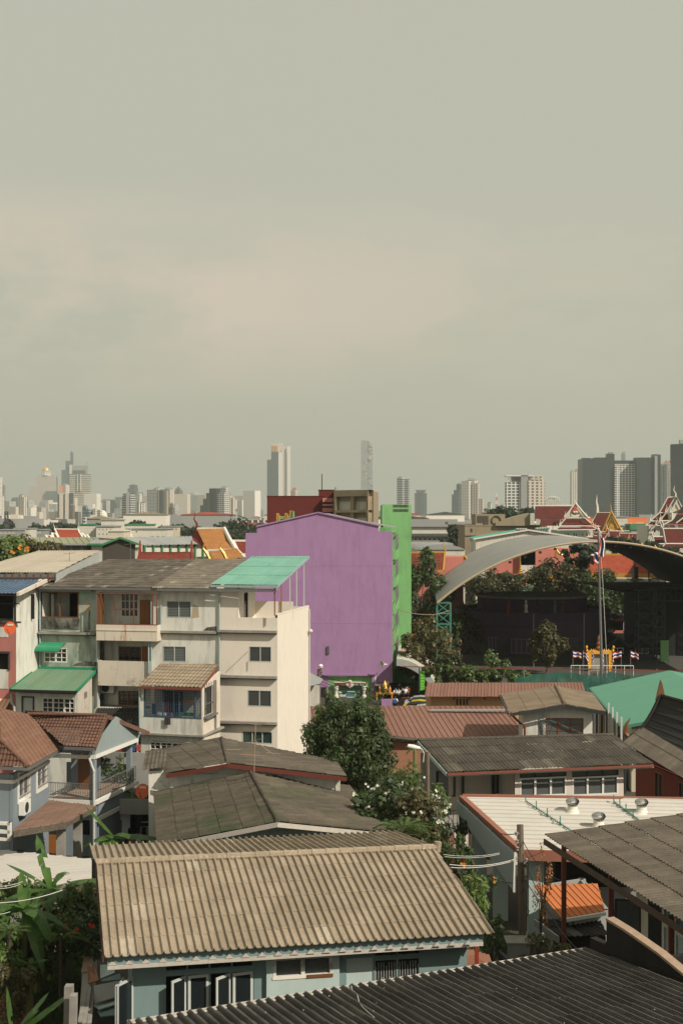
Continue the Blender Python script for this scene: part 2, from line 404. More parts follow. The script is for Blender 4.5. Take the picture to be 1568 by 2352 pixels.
asph=plain('asphalt',(.055,.055,.052),.9,.2,1.5,bmp=.2)
pav=plain('paving',(.09,.085,.075),.9,.15,2)
g=MB();g.face([(-30,131,.004),(60,125,.004),(60,160,.004),(-30,160,.004)]);struct(g.build('school_road',asph,base=(0,130,0)))
g=MB();g.face([(12,160,.008),(70,160,.008),(70,235,.008),(12,235,.008)]);struct(g.build('school_courtyard',pav,base=(0,160,0)))
g=MB();g.face([(9.5,20,.004),(15.5,20,.004),(17,70,.004),(11,70,.004)]);struct(g.build('alley_pavement',pav,base=(10,20,0)))
facade('f_white',(.68,.64,.56),(.07,.08,.08),4.6,3.2,.55,.5)
facade('f_cream',(.56,.5,.42),(.06,.06,.055),5,3.3,.5,.55)
facade('f_cream_v',(.6,.54,.46),(.07,.07,.065),6,3.3,.35,.8)
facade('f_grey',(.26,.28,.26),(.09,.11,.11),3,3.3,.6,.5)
facade('f_green',(.09,.14,.125),(.04,.07,.065),3.5,3.4,.7,.6)
facade('f_dark',(.05,.068,.064),(.02,.03,.03),3.2,3.1,.6,.6,rough=.4)
facade('f_brown',(.2,.17,.14),(.07,.07,.07),3.5,3.3,.5,.6)
facade('f_band',(.52,.46,.38),(.1,.11,.1),3,7.5,1,.5)
facade('f_balc',(.6,.6,.56),(.05,.06,.06),4.5,3.3,.72,.62)
facade('f_glass',(.07,.1,.105),(.03,.045,.05),6,3.5,.8,.7,rough=.3)  # shade of the front face is put into this colour; block stays unrotated
facade('f_bands',(.55,.57,.54),(.035,.05,.05),3,4.2,1,.6)
facade('f_blue',(.1,.16,.19),(.25,.3,.3),12,6.5,.8,.25)
plain('t_white',(.66,.63,.56),.8,.05,.1);plain('t_cream',(.55,.48,.39),.8,.08,.1);plain('t_grey',(.3,.31,.3),.8,.1,.1);plain('t_dark',(.08,.09,.09),.7,.1,.1)
plain('t_gold',(.8,.42,.1),.35,.1,.1,.4);plain('t_red',(.5,.1,.07),.7,.1,.1);plain('t_orange',(.75,.25,.08),.7,.1,.1);plain('t_tan',(.35,.29,.2),.8,.1,.1)
FACE_ROT=.2
def blk(mb,px0,px1,pyt,D,dep=None,mi=0,z0=0.0,rot=None,base=None):
 """tower block seen between two picture columns, top at pyt"""
 a=(px0-CX)/FO*D;b=(px1-CX)/FO*D;zt=CH-(pyt-HY)/FO*D;w_=b-a
 zb=z0 if base is None else CH-(base-HY)/FO*D
 if rot:
  cr,sr_=math.cos(rot),math.sin(rot);k=.7;fa=w_/(cr+k*sr_);mb.obox((a,D+fa*sr_,zb),(fa*cr,-fa*sr_,0),(k*fa*sr_,k*fa*cr,0),(0,0,zt-zb),mi);return a,b,zt
 dep=dep or min(max(w_*.8,14),45)
 mb.box(a,D,zb,b,D+dep,zt,mi);return a,b,zt
def tower(label,D,blocks,mats,extra=None,group=None,cat='tower'):
 """blocks: (px0, px1, pytop, mat index, depth offset, dep)"""
 x=sum((b[0]+b[1])/2 for b in blocks)/len(blocks);loc=V(((x-CX)/FO*D,D,0))
 o=thing('high_rise_tower' if cat=='tower' else 'distant_building',label,cat,loc,group)
 by={}
 for b in blocks:by.setdefault(b[3],[]).append(b)
 main=None
 for mi,bl in by.items():
  mb=MB()
  for b in bl:
   off=b[4]if len(b)>4 else 0;dep=b[5]if len(b)>5 else None
   a,c,zt=blk(mb,b[0],b[1],b[2],D+off,dep,rot=0 if extra or(b[1]-b[0])<9 or len(blocks)>7 else.55)
  nm='tower_body' if mi==0 else 'wing'
  mb.build(nm,M[mats[mi]],o)
 hb=min(blocks,key=lambda b:b[2]);off=hb[4]if len(hb)>4 else 0
 a=(hb[0]-CX)/FO*(D+off);c=(hb[1]-CX)/FO*(D+off);zt=CH-(hb[2]-HY)/FO*(D+off);wd=c-a
 r=MB()
 if not extra:
  r.box(a+wd*.25,D+off+3,zt,c-wd*.35,D+off+9,zt+wd*.1+1.5);r.box(a+wd*.7,D+off+3,zt,c-wd*.15,D+off+7,zt+2.5)
  r.build('roof_plant',M['t_grey'],o)
 elif callable(extra):extra(o,D)
 return o
def X1(z):return q('A1',z,0)[0]
def Y1(z):return q('A1',0,z)[1]
def X2(z):return q('A2',z,0)[0]
def X3(z):return q('A3',z,0)[0]
def Y3(z):return q('A3',0,z)[1]
def T1(label,D,bl,mats,**k):return tower(label,D,[(X1(b[0]),X1(b[1]),Y1(b[2]))+tuple(b[3:])for b in bl],mats,**k)
def T2(label,D,bl,mats,**k):return tower(label,D,[(X2(b[0]),X2(b[1]),Y1(b[2]))+tuple(b[3:])for b in bl],mats,**k)
def T3(label,D,bl,mats,**k):return tower(label,D,[(X3(b[0]),X3(b[1]),Y3(b[2]))+tuple(b[3:])for b in bl],mats,**k)
T1('white slab tower cut by the left edge of the photo',3200,[(-60,22,425,0),(-50,12,290,0,20)],['f_white'])
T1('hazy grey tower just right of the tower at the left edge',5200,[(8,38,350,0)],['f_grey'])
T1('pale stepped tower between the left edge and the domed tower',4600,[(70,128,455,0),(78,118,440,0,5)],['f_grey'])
T1('slim white tower with vertical stripes left of the domed tower',3300,[(125,182,432,0),(130,166,418,0,4)],['f_cream_v'])
def dome_x(o,D):
 cx=X1(315);x=(cx-CX)/FO*D;k=D/FO/3.0345;y=D+22
 zt=CH-(Y1(247)-HY)/FO*D;zb=CH-(Y1(282)-HY)/FO*D
 c=MB();c.lathe((x,y,zb),[(33*k,0),(33*k,5),(24*k,6),(24*k,zt-zb-4),(28*k,zt-zb-3),(28*k,zt-zb)],20)
 for i in range(12):a=i*math.pi/6;c.bar((x+30*k*math.cos(a),y+30*k*math.sin(a),zb),(x+30*k*math.cos(a),y+30*k*math.sin(a),zt-2),2.2)
 c.build('crown_colonnade',M['t_white'],o)
 c=MB();c.lathe((x,y,zt),[(27*k*math.cos(a),25*k*math.sin(a))for a in[i*math.pi/16 for i in range(8)]]+[(.5,26*k),(.4,33*k)],20);c.build('golden_dome',M['t_gold'],o,smooth=True)
T1('tall cream tower crowned by a golden dome',5600,[(188,395,425,0),(203,388,372,0,2),(218,388,358,0,4),(250,388,292,0,6),(262,380,282,0,8),(318,395,392,1,-14,20)],['f_cream','f_green'],extra=dome_x)
T1('low cream block standing in front of the domed tower',3600,[(230,318,518,0),(245,312,505,0,4)],['f_cream'])
T1('dark tower with a light vertical shaft right of the domed tower',3300,[(395,480,412,0),(415,440,405,1,-3),(455,476,405,1,-3)],['f_dark','t_cream'])
T1('white tower with orange panels behind the dark tower',4200,[(413,480,352,0),(430,478,345,0,5),(415,430,352,1,-3)],['f_white','t_orange'])
def spire_x(o,D):
 c=MB();x=(X1(499)-CX)/FO*D;zt=CH-(Y1(122)-HY)/FO*D
 c.box(x-6,D+8,zt-90,x+5,D+20,zt);c.box(x-4,D+8,zt,x+1,D+14,zt+5);c.build('glass_mast',M['f_green'],o)
T1('stepped green glass tower with a narrow mast',5600,[(430,460,243,0),(458,489,180,0,4),(486,514,208,1,-3)],['f_green','t_white'],extra=spire_x)
def bands_x(o,D):
 k=D/FO/3.0345
 def xx(v):return(X1(v)-CX)/FO*D
 def zz(v):return CH-(Y1(v)-HY)/FO*D
 c=MB();c.box(xx(498),D+6,zz(272),xx(606),D+30,zz(240));c.box(xx(500),D+6,zz(240),xx(606),D+30,zz(212));c.build('crown',M['t_grey'],o)
 c=MB();c.box(xx(510),D+3,zz(270),xx(596),D+5.9,zz(246));c.box(xx(549),D-4,zz(330),xx(560),D-.1,zz(262));c.build('dark_recess',M['t_dark'],o)
 c=MB();c.box(xx(541),D-6,zz(390),xx(548),D-1,zz(272));c.box(xx(561),D-6,zz(390),xx(568),D-1,zz(272));c.build('fin',M['t_cream'],o)
 c=MB();c.bar((xx(602),D+10,zz(212)),(xx(602),D+10,zz(185)),1.5);c.build('antenna',M['t_grey'],o)
T1('broad office tower with horizontal cream bands and a notched crown',4600,[(486,622,272,0)],['f_band'],extra=bands_x)
T1('dark narrow tower in front of the banded office tower',3300,[(480,511,406,0)],['f_dark'])
T1('brown low block at the foot of the banded office tower',2700,[(483,520,490,0),(505,562,535,0,8)],['f_brown'])
T1('blue grey office block with stepped roof',2300,[(568,645,520,0),(571,612,498,0,8),(645,676,512,1,-2),(676,712,522,1,4)],['f_blue','f_white'])
def dm(o,D):
 c=MB();x=(X1(712)-CX)/FO*D;k=D/FO/3.0345;z=CH-(Y1(572)-HY)/FO*D
 c.lathe((x,D+10,0),[(33*k,0),(33*k,z)]+[(33*k*math.cos(a),z+48*k*math.sin(a))for a in[i*math.pi/16 for i in range(1,9)]],18);c.build('white_dome',M['t_white'],o,smooth=True)
T1('white domed building half hidden behind the blue office block',2800,[(690,765,575,0)],['f_white'],extra=dm)
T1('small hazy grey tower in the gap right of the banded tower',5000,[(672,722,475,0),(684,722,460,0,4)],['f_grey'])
T1('greenish glass block left of the bright white tower',4200,[(735,845,470,0),(760,820,455,0,10)],['f_green'])
T1('bright white apartment tower with balcony rows',2400,[(845,938,428,0),(852,935,408,0,4),(880,900,405,1,-2)],['f_bands','t_grey'])
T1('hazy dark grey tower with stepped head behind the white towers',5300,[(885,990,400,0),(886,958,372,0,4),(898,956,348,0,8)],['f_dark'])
T1('cream tower touching the right side of the bright white tower',3100,[(938,988,408,0)],['f_white'])
T1('white and dark striped slim block',2500,[(940,976,468,0),(958,968,465,1,-2)],['t_white','t_dark'])
T1('plain grey windowless block in front of the cream slab',2300,[(974,1024,468,0),(985,1012,476,1,-2)],['t_grey','f_white'])
T1('wide white slab tower with dense dark windows',3000,[(1018,1125,380,0),(1065,1120,372,0,8),(1105,1125,375,1,-3)],['f_balc','t_cream'])
T1('dark green slab with a tan shaft',2700,[(1105,1140,385,0),(1140,1172,392,1,0)],['f_dark','t_tan'])
T1('cream tower with dark vertical window strips',3300,[(1125,1212,378,0)],['f_cream_v'])
T1('small tan stepped block at the foot of the cream tower',2400,[(1172,1218,505,0),(1180,1205,480,0,4)],['f_brown'])
T1('grey brown tower with pointed roof details',4400,[(1212,1272,385,0),(1222,1262,372,0,4),(1235,1250,362,0,8)],['f_brown'])
T1('pale narrow tower beside the grey brown tower',3900,[(1270,1306,440,0)],['f_cream'])
def rt(o,D):
 c=MB();x=(X1(1353)-CX)/FO*D;k=D/FO/3.0345;z=CH-(Y1(420)-HY)/FO*D
 c.lathe((x,D+20,z),[(42*k,0),(38*k,12*k),(26*k,20*k),(12*k,27*k),(0,28*k)],14);c.build('rounded_roof',M['t_grey'],o)
T1('pale grey tower with a rounded roof',4300,[(1310,1398,420,0)],['f_grey'],extra=rt)
T1('large dark green stepped tower with a cream window wing',2100,[(1378,1400,540,0),(1395,1420,490,0),(1415,1440,445,0),(1436,1460,405,0),(1455,1530,372,0),(1484,1598,402,1,-4),(1530,1592,368,1,6)],['f_dark','f_balc'])
T2('cream tower with rows of dark windows left of the maroon block',2300,[(12,36,432,0),(20,72,438,0),(26,50,420,0,5)],['f_cream_v'])
T2('faint grey slab just left of the maroon block',5200,[(240,266,525,0)],['f_grey'])
T2('faint low stepped block far left of the maroon block',5400,[(150,216,575,0),(165,210,570,0,4)],['f_grey'])
def riv(o,D):
 def xx(v):return(X2(v)-CX)/FO*D
 def zz(v):return CH-(Y1(v)-HY)/FO*D
 c=MB();c.box(xx(322),D-1,zz(118),xx(372),D+25,zz(66));c.box(xx(372),D-1,zz(120),xx(400),D+25,zz(57));c.box(xx(402),D+4,zz(118),xx(425),D+25,zz(80))
 c.build('crown',M['t_cream'],o)
 c=MB()
 for i in range(6):c.box(xx(326+8*i),D-3,zz(116),xx(328.5+8*i),D-1,zz(72))
 c.build('crown_fins',M['t_gold'],o)
T2('tall twin slab tower with dark glass and a pale fin on its right',4300,[(293,322,172,0),(322,390,118,0,-2),(372,398,120,2,-4),(398,402,100,2,-4),(402,430,118,1,2),(434,455,78,2,-6)],['f_glass','f_cream_v','t_white'],extra=riv)
T2('small pink and white tower with red top beside the twin slab tower',3600,[(458,504,385,0),(470,494,370,1,4)],['f_cream','t_red'])
def pixel(o,D):
 rr=random.Random(4);c=MB();x0=(X2(948)-CX)/FO*D;x1=(X2(1028)-CX)/FO*D;zt=CH-(Y1(38)-HY)/FO*D
 for i in range(60):
  t_=rr.random();z=60+(zt-70)*t_;u=.25+.5*abs(math.sin(t_*5));ww=rr.uniform(3,7);xx=x0+(x1-x0)*min(.9,max(.05,u+rr.uniform(-.16,.2)))
  c.box(xx,D-rr.uniform(1,3),z,min(xx+ww,x1+2),D+.1,z+rr.choice((3.2,3.2,6.5)))
 c.build('terrace_boxes',M['t_cream'],o)
 c=MB()
 for i in range(40):
  t_=rr.random()**.8;z=60+(zt-72)*t_;u=.3+.4*abs(math.sin(t_*5));xx=x0+(x1-x0)*min(.85,max(.1,u+rr.uniform(-.2,.2)))
  c.box(xx,D-.5,z,xx+rr.uniform(4,9),D+.05,z+3)
 c.build('recess_boxes',M['t_dark'],o)
T2('slender very tall tower with a pixelated terrace spiral',5000,[(948,1022,45,0),(952,990,40,0,4),(1018,1028,90,0,4)],['f_bands'],extra=pixel)
T2('hazy grey apartment slab between the tan block and the green stair tower',4600,[(1072,1150,530,0),(1085,1120,518,0,8)],['f_grey'])
T2('dark tower with white curved balcony bands',3000,[(1198,1250,300,0),(1250,1287,308,0,3),(1200,1240,296,1,6)],['f_bands','t_grey'])
def cr(o,D):
 c=MB();k=D/FO/3.0345;x=(X2(1364)-CX)/FO*D;z=CH-(Y1(405)-HY)/FO*D
 c.prism([(x-36*k,D+2,z+22*k),(x+38*k,D+2,z+22*k),(x+24*k,D+2,z),(x-24*k,D+2,z)],(0,25,0));c.build('flared_crown',M['t_dark'],o)
T2('dark green glass tower with a flared crown',3900,[(1323,1405,405,0),(1345,1382,400,1,-3)],['f_green','f_glass'],extra=cr)
T3('grey glass stepped tower behind the pink striped tower',3600,[(12,78,400,0),(25,78,370,0,3),(42,78,330,0,6)],['f_glass'])
T3('white and pink striped residential tower with a lower step',2700,[(78,146,310,1),(100,190,305,1,5),(146,204,325,0,-3),(190,229,430,0,-5)],['f_cream','f_white'])
T3('low white building with sloping banded facade',1900,[(218,375,520,0),(232,375,495,0,3),(250,280,462,1,6),(340,374,468,1,-3)],['f_band','t_white'])
T3('hazy building with arched roof left of the dark slab',4200,[(815,892,240,0)],['f_cream'])
T3('pale needle tower far behind the dark slab',5600,[(1152,1184,130,0),(1158,1178,115,0,5)],['f_grey'])
def slab35(o,D):
 def xx(v):return(X3(v)-CX)/FO*D
 def zz(v):return CH-(Y3(v)-HY)/FO*D
 c=MB();c.box(xx(372),D-3,zz(279),xx(560),D+14,zz(272));c.box(xx(390),D,zz(312),xx(394),D+2,zz(279));c.box(xx(410),D,zz(312),xx(413),D+2,zz(279));c.build('roof_slab',M['t_white'],o)
 c=MB()
 for i in range(8):c.box(xx(532),D-4.5,zz(304-i*3.4),xx(606),D-4,zz(302.6-i*3.4))
 c.build('roof_louvres',M['t_grey'],o)
 c=MB();c.bar((xx(525),D+3,zz(268)),(xx(525),D+3,zz(240)),.3);c.build('antenna',M['t_grey'],o)
T3('white apartment tower with flat projecting roof slab and balcony grid',1450,[(378,476,316,0),(415,482,280,2,6),(476,525,272,2,-3),(525,610,305,1,-4),(530,625,274,1,4),(608,636,308,1,2)],['f_balc','f_cream','t_grey'],extra=slab35)
def arcs(px0,px1,py,n,k0):
 def f(o,D):
  c=MB()
  a=(X3(px0)-CX)/FO*D;b=(X3(px1)-CX)/FO*D;z=CH-(Y3(py)-HY)/FO*D;h=(b-a)
  for j in range(n):
   s_=1-j*.16
   c.tube([(a+h*s_*(.5-.5*math.cos(t_)),D+3+4*j,z-4+h*s_*k0*math.sin(t_))for t_ in[i*math.pi/12 for i in range(13)]],1.2,4)
  c.build('arched_roof',M['t_white'],o)
 return f
T3('pale pink condominium with arched roof ribs right of the white tower',3600,[(640,740,445,0),(652,705,425,0,6)],['f_cream'],extra=arcs(640,740,440,4,.35))
T3('hazy condominium with curved ribs beside the dark slab',4000,[(816,890,245,0)],['f_cream_v'],extra=arcs(832,905,240,3,.5))
T3('huge dark slab condominium with a lighter window block set in it',1900,[(888,1100,160,0),(890,945,155,0,6),(970,1098,152,0,9),(1058,1105,126,0,4),(1100,1250,172,0,12),(1106,1245,196,1,6),(1106,1130,206,1,-4,14),(1245,1262,152,2,4),(1258,1392,152,0,-12),(1366,1394,130,0,-6),(1376,1394,140,2,-16),(1394,1416,132,0,0)],['f_dark','f_balc','t_grey'])
T3('white tower with orange edge strips between the two dark slabs',2300,[(1403,1440,205,0),(1420,1502,190,1,4),(1438,1466,200,0,-3),(1440,1500,183,2,8)],['f_grey','f_white','t_orange'])
T3('dark slab tower cut by the right edge of the photo',1700,[(1501,1700,62,0),(1503,1690,58,0,5)],['f_dark'])
def mast(label,px,py0,py1,D,wd,m1='t_red',m2='t_white'):
 o=thing('radio_mast',label,'mast',G0(px,D));z1=CH-(py1-HY)/FO*D;z0=0
 for k_,mm in((0,m1),(1,m2)):
  c=MB();N=12
  for i in range(N):
   if i%2!=k_:continue
   a=z0+(z1-z0)*i/N;b=z0+(z1-z0)*(i+1)/N;wa=wd*(1.3-i/N*.8);x,y,_=G0(px,D)
   for sx,sy in((-1,-1),(1,-1),(1,1),(-1,1)):c.bar((x+sx*wa,y+sy*wa,a),(x+sx*wa,y+sy*wa,b),wd*.25)
   c.bar((x-wa,y-wa,a),(x+wa,y-wa,b),wd*.2);c.bar((x+wa,y-wa,a),(x-wa,y-wa,b),wd*.2);c.bar((x-wa,y-wa,b),(x+wa,y-wa,b),wd*.2)
  c.build('lattice',M[mm],o)
mast('red and white lattice radio mast among the right towers',X3(312),0,Y3(395),1900,1.6)
mast('dark lattice antenna mast near the left edge above the sheds',X1(47),0,Y1(535),600,1.1,'t_dark','t_dark')
roofm('r_ridgegreen',(.3,.31,.2),(.34,.35,.23),dirt=(.2,.2,.15),dk=.3);roofm('r_grey',(.3,.32,.32),(.34,.35,.34),dirt=(.2,.2,.2),dk=.3)
roofm('r_red',(.22,.045,.03),(.27,.06,.04),dirt=(.1,.03,.025),dk=.4);roofm('r_maroon',(.13,.03,.025),(.16,.04,.032),dirt=(.06,.02,.018),dk=.4)
roofm('r_bright',(.36,.075,.04),(.42,.09,.05),dirt=(.2,.05,.03),dk=.35);roofm('r_orange',(.42,.19,.065),(.47,.215,.075),dirt=(.3,.14,.05),dk=.4)
roofm('r_darkred',(.05,.03,.03),(.07,.04,.038));
plain('trim_white',(.6,.57,.5),.7,.08,2);plain('green_trim',(.05,.25,.1),.6,.15);wallm('w_offwhite',(.55,.53,.46),k=.35);wallm('w_brownblock',(.1,.085,.07),k=.2)
wallm('w_tan',(.33,.27,.18),(.12,.1,.08),k=.45);wallm('w_tan_lit',(.45,.36,.25),(.2,.16,.1),k=.3);wallm('w_maroon',(.16,.028,.022),(.06,.015,.012),k=.4);wallm('w_cream',(.56,.5,.38),(.25,.2,.14),k=.35)  # w_tan_lit: brighter copy of w_tan, sunlight mixed into its colour
wallm('w_salmon',(.55,.2,.16),(.3,.1,.08),k=.2);wallm('w_grey',(.3,.3,.28),k=.3);wallm('w_orange',(.75,.22,.09),(.5,.15,.06),k=.2)
EW=V((1,0,0))
def bldg(name,label,D,x0,x1,y0,dep,wall,cat='building',z0=0.0,group=None,wins=None,roofmat=None,wm=None,ang=0.0,rh=.4,over=.3):
 """box building: front wall between two picture columns with window openings given as picture rectangles"""
 a=G0(x0,D);b=G0(x1,D);zt=CH-(y0-HY)/FO*D
 W=Wall(a,b);o=thing(name,label,cat,a,group)
 hs=[]
 for wr in(wins or[]):
  r=W.rect(*wr[:4]);kw=wr[4]if len(wr)>4 else{}
  window(o,W,r,fm=M[kw.get('fm','trim_white')],gm=M[kw.get('gm','glass')],nx=kw.get('nx',2),gy=kw.get('gy',1),fw=kw.get('fw',.12),dep=.15,mun=.08);hs.append(r)
 mb=MB();wholes(mb,W,0,W.L,z0,zt,hs,th=.3)
 back=Wall(b+V((0,dep,0)),a+V((0,dep,0)));wholes(mb,back,0,back.L,z0,zt,[],.3)
 for Wn in(Wall(b,b+V((0,dep,0))),Wall(a+V((0,dep,0)),a)):wholes(mb,Wn,0,Wn.L,z0,zt,[],.3)
 mb.build('wall',M[wall],o)
 r=MB();r.box(a.x-over,D-over,zt,b.x+over,D+dep+over,zt+rh);r.build('roof',M[roofmat or 't_grey'],o)
 return o,W,zt
def gable(name,label,wallp,apex,dep,vdir,wall,roof,over=.4,cat='building',pitch=1.0,amp=.08,z0=0.0,trim=None,prof='trap',th=.3,rows=None,wins=None,parts=None,group=None):
 """gabled building, gable end towards the viewer: wallp = (left eave, right eave) world points, apex world point, recession dir"""
 L,Rr=wallp;W=Wall(L,Rr);v=V(vdir).normalized()*dep;o=thing(name,label,cat,V((L.x,L.y,z0)),group)
 mb=MB();hs=[]
 for wr in(wins or[]):
  r=W.rect(*wr[:4]);window(o,W,r,fm=M['trim_white'],nx=2,fw=.1);hs.append(r)
 zm=min(L.z,Rr.z);wholes(mb,W,0,W.L,z0,zm,hs,th=th)
 ap=W.a+W.d*((apex-W.a).dot(W.d));ap.z=apex.z
 mb.prism([V((L.x,L.y,zm)),V((Rr.x,Rr.y,zm)),V((Rr.x,Rr.y,Rr.z)),ap,V((L.x,L.y,L.z))],-W.n*th)
 for Wn,zt in((Wall(Rr,Rr+v),Rr.z),(Wall(L+v,L),L.z)):wholes(mb,Wn,0,Wn.L,z0,zt,[],th)
 mb.build('wall',M[wall],o)
 rb=MB();ov=v.normalized()*over;sl_=(L-ap).normalized()*over;sr=(Rr-ap).normalized()*over;up=V((0,0,.06))
 Lf,Rf,Af=L+sl_-ov+up,Rr+sr-ov+up,ap-ov+up;Lb,Rb,Ab=Lf+v+2*ov,Rf+v+2*ov,Af+v+2*ov
 sheet(rb,[Lb,Lf,Af,Ab],pitch,amp,rows,prof=prof);rb.build('roof',M[roof],o,solid=.08)
 rb=MB();sheet(rb,[Rf,Rb,Ab,Af],pitch,amp,rows,prof=prof);rb.build('roof',M[roof],o,solid=.08)
 if trim:
  tb=MB();tb.bar(Lf,Af,.12,.35);tb.bar(Af,Rf,.12,.35);tb.build('bargeboard',M[trim],o)
 return o
rr=random.Random(11);mats=['t_white','t_cream','t_grey','t_tan','t_red','t_dark','f_balc']
c=MB()
for i in range(900):
 D=rr.uniform(620,3600);px=rr.uniform(-20,1600);h=rr.choice((7,9,10,12,12,14,16,18,22,26));h=min(h,20+.006*D)
 x=(px-CX)/FO*D;w_=rr.uniform(8,30);mi=rr.choices(range(7),(5,5,4,2,1,2,4))[0]
 c.box(x,D,0,x+w_,D+rr.uniform(8,16),h,mi)
 if rr.random()<.4:c.prism([(x-.5,D-.5,h),(x+w_+.5,D-.5,h),(x+w_/2,D-.5,h+rr.uniform(1,2.4))],(0,12,0),rr.choice((2,4,3,5)))
 elif rr.random()<.5:c.box(x+w_*.3,D+2,h,x+w_*.5,D+5,h+2.2,rr.choice((0,1,2)))
for i in range(260):
 D=rr.uniform(3300,5600);px=rr.choice((rr.uniform(-10,560),rr.uniform(-10,560),rr.uniform(860,1340)));h=rr.uniform(24,105 if px<560 else 48);x=(px-CX)/FO*D;w_=rr.uniform(18,42);r_=rr.uniform(.2,.8)
 c.obox((x,D,0),(w_*math.cos(r_),-w_*math.sin(r_),0),(w_*.7*math.sin(r_),w_*.7*math.cos(r_),0),(0,0,h),rr.choice((0,1,2,6,6,1)))
o=c.build('low_rise_city',[M[n]for n in mats],base=(0,620,0));tag(o,'hazy mass of low rooftops stretching to the foot of the skyline','distant town',kind='stuff')
def wr(k,x0,y0,x1,y1,**kw):a=q(k,x0,y0);b=q(k,x1,y1);return(a[0],a[1],b[0],b[1],kw)
def grid(k,x0,x1,n,y0,y1,**kw):
 w_=(x1-x0)/n;return[wr(k,x0+w_*(i+.15),y0,x0+w_*(i+.85),y1,**kw)for i in range(n)]
bldg('school_building','long low white building with green roof edge, behind the red temple gable',420,X1(552),X1(690),Y1(628),12,'w_offwhite',wins=grid('A1',560,688,6,640,668,nx=1,fw=.3),roofmat='green_trim')
bldg('school_building','long low white building with green roof edge, left of the red block',430,X1(822),X1(1046),Y1(628),12,'w_offwhite',wins=grid('A1',830,1040,9,640,655,nx=1,fw=.3),roofmat='green_trim')
bldg('apartment_building','white stepped concrete block between two green edged roofs',400,X1(672),X1(790),Y1(640),14,'w_offwhite',wins=grid('A1',680,785,4,650,665,nx=1,fw=.2)+grid('A1',680,785,4,682,700,nx=1,fw=.2))
bldg('apartment_building','pale upper block rising above the stepped white building',415,X1(706),X1(818),Y1(595),14,'w_offwhite',wins=grid('A1',715,780,1,606,612,nx=6,fw=.15))
bldg('apartment_building','cream two storey block with small windows beside the white pagoda',380,X1(756),X1(862),Y1(672),12,'w_cream',wins=grid('A1',762,850,4,682,692,nx=1,fw=.15)+grid('A1',762,850,4,706,714,nx=1,fw=.15),roofmat='trim_white')
bldg('apartment_building','pale grey wide block behind the grey warehouse roof',390,X1(885),X1(1165),Y1(658),14,'w_offwhite',wins=grid('A1',940,965,1,668,682,nx=1)+grid('A1',1040,1160,3,700,712,nx=2,fw=.15))
bldg('red_building','bright red block with small windows among the grey towers',900,X1(1062),X1(1125),Y1(583),25,'t_red',wins=grid('A1',1070,1120,4,595,605,nx=1,fw=.3)+grid('A1',1070,1120,4,620,630,nx=1,fw=.3),roofmat='t_red')
bldg('red_building','low maroon block attached left of the bright red block',920,X1(997),X1(1062),Y1(588),25,'w_maroon',roofmat='t_dark')
for i,(a,b,y)in enumerate(((-10,120,665),(100,205,655),(205,300,663),(1120,1250,640),(1150,1240,655))):
 bldg('low_building',['low shadowed block at the left edge below the lattice mast','low grey block with white parapet right of the lattice mast','low dark roofed block left of the red temple gable','low pale block right of the red block','low grey terrace with roof rails behind the grey warehouse'][i],470+20*i,X1(a),X1(b),Y1(y),12,['w_grey','w_offwhite','w_grey','w_cream','w_grey'][i],wins=grid('A1',a+8,b-8,4,y+10,y+24,nx=2,fw=.15))
bldg('red_roofed_house','distant house with red hipped roof right of the orange temple',650,X2(40),X2(218),Y1(632),20,'w_offwhite',wins=grid('A2',60,210,7,640,652,nx=1,fw=.3),roofmat='t_red',rh=1.5,over=2)
a=G0(X2(30),600)
bldg('low_building','brown roofed block below the distant red hipped roof',560,X2(20),X2(190),Y1(662),14,'w_tan',roofmat='t_red',rh=1,over=1)
bldg('blue_white_building','long white and blue school block right of the green stair tower',520,X2(1302),X2(1600),Y1(640),14,'w_offwhite',wins=grid('A2',1310,1590,9,645,660,nx=2,fw=.3)+grid('A2',1310,1590,9,680,700,nx=2,fw=.3),roofmat='t_grey',rh=3,over=1)
bldg('low_building','orange brick block right of the blue and white building',480,X3(2),X3(80),Y3(603),12,'w_orange',roofmat='t_grey',rh=1,over=1)
bldg('low_building','pale blue low block behind the tan concrete building',520,X3(82),X3(170),Y3(600),12,'w_offwhite',roofmat='t_grey')
bldg('low_building','dark jumble of house roofs right of the green stair tower',420,X2(1300),X2(1560),Y1(708),20,'w_grey',wins=grid('A2',1310,1540,7,716,736,nx=1),roofmat='t_dark',rh=.8,over=1)
bldg('orange_building','salmon orange block behind the golden temple gable',480,X3(1190),X3(1327),Y3(558),14,'w_orange',wins=[wr('A3',1252,590,1300,595,nx=1),wr('A3',1255,604,1300,610,nx=1),wr('A3',1203,592,1222,598,nx=1)],roofmat='t_orange',rh=.2,over=.1)
bldg('orange_building','small salmon orange wall left of the golden temple gable',480,X3(922),X3(985),Y3(563),14,'w_orange',roofmat='t_orange',rh=.2,over=.1)
bldg('apartment_building','white block with antennas between golden gable and orange block',470,X3(1108),X3(1192),Y3(556),12,'w_offwhite',wins=grid('A3',1120,1190,4,575,582,nx=1))
bldg('low_building','low white house with green awning below the orange block',430,X3(1140),X3(1335),Y3(615),10,'w_offwhite',wins=grid('A3',1230,1330,3,645,655,nx=2),roofmat='t_grey')
bldg('low_building','low building with teal awning roof below the orange block',425,X3(1216),X3(1338),Y3(640),8,'w_grey',roofmat='green_trim',rh=2)
roofm("r_teal",(.1,.33,.26),(.12,.37,.29),dirt=(.1,.26,.2),dk=.35,fd=.1)
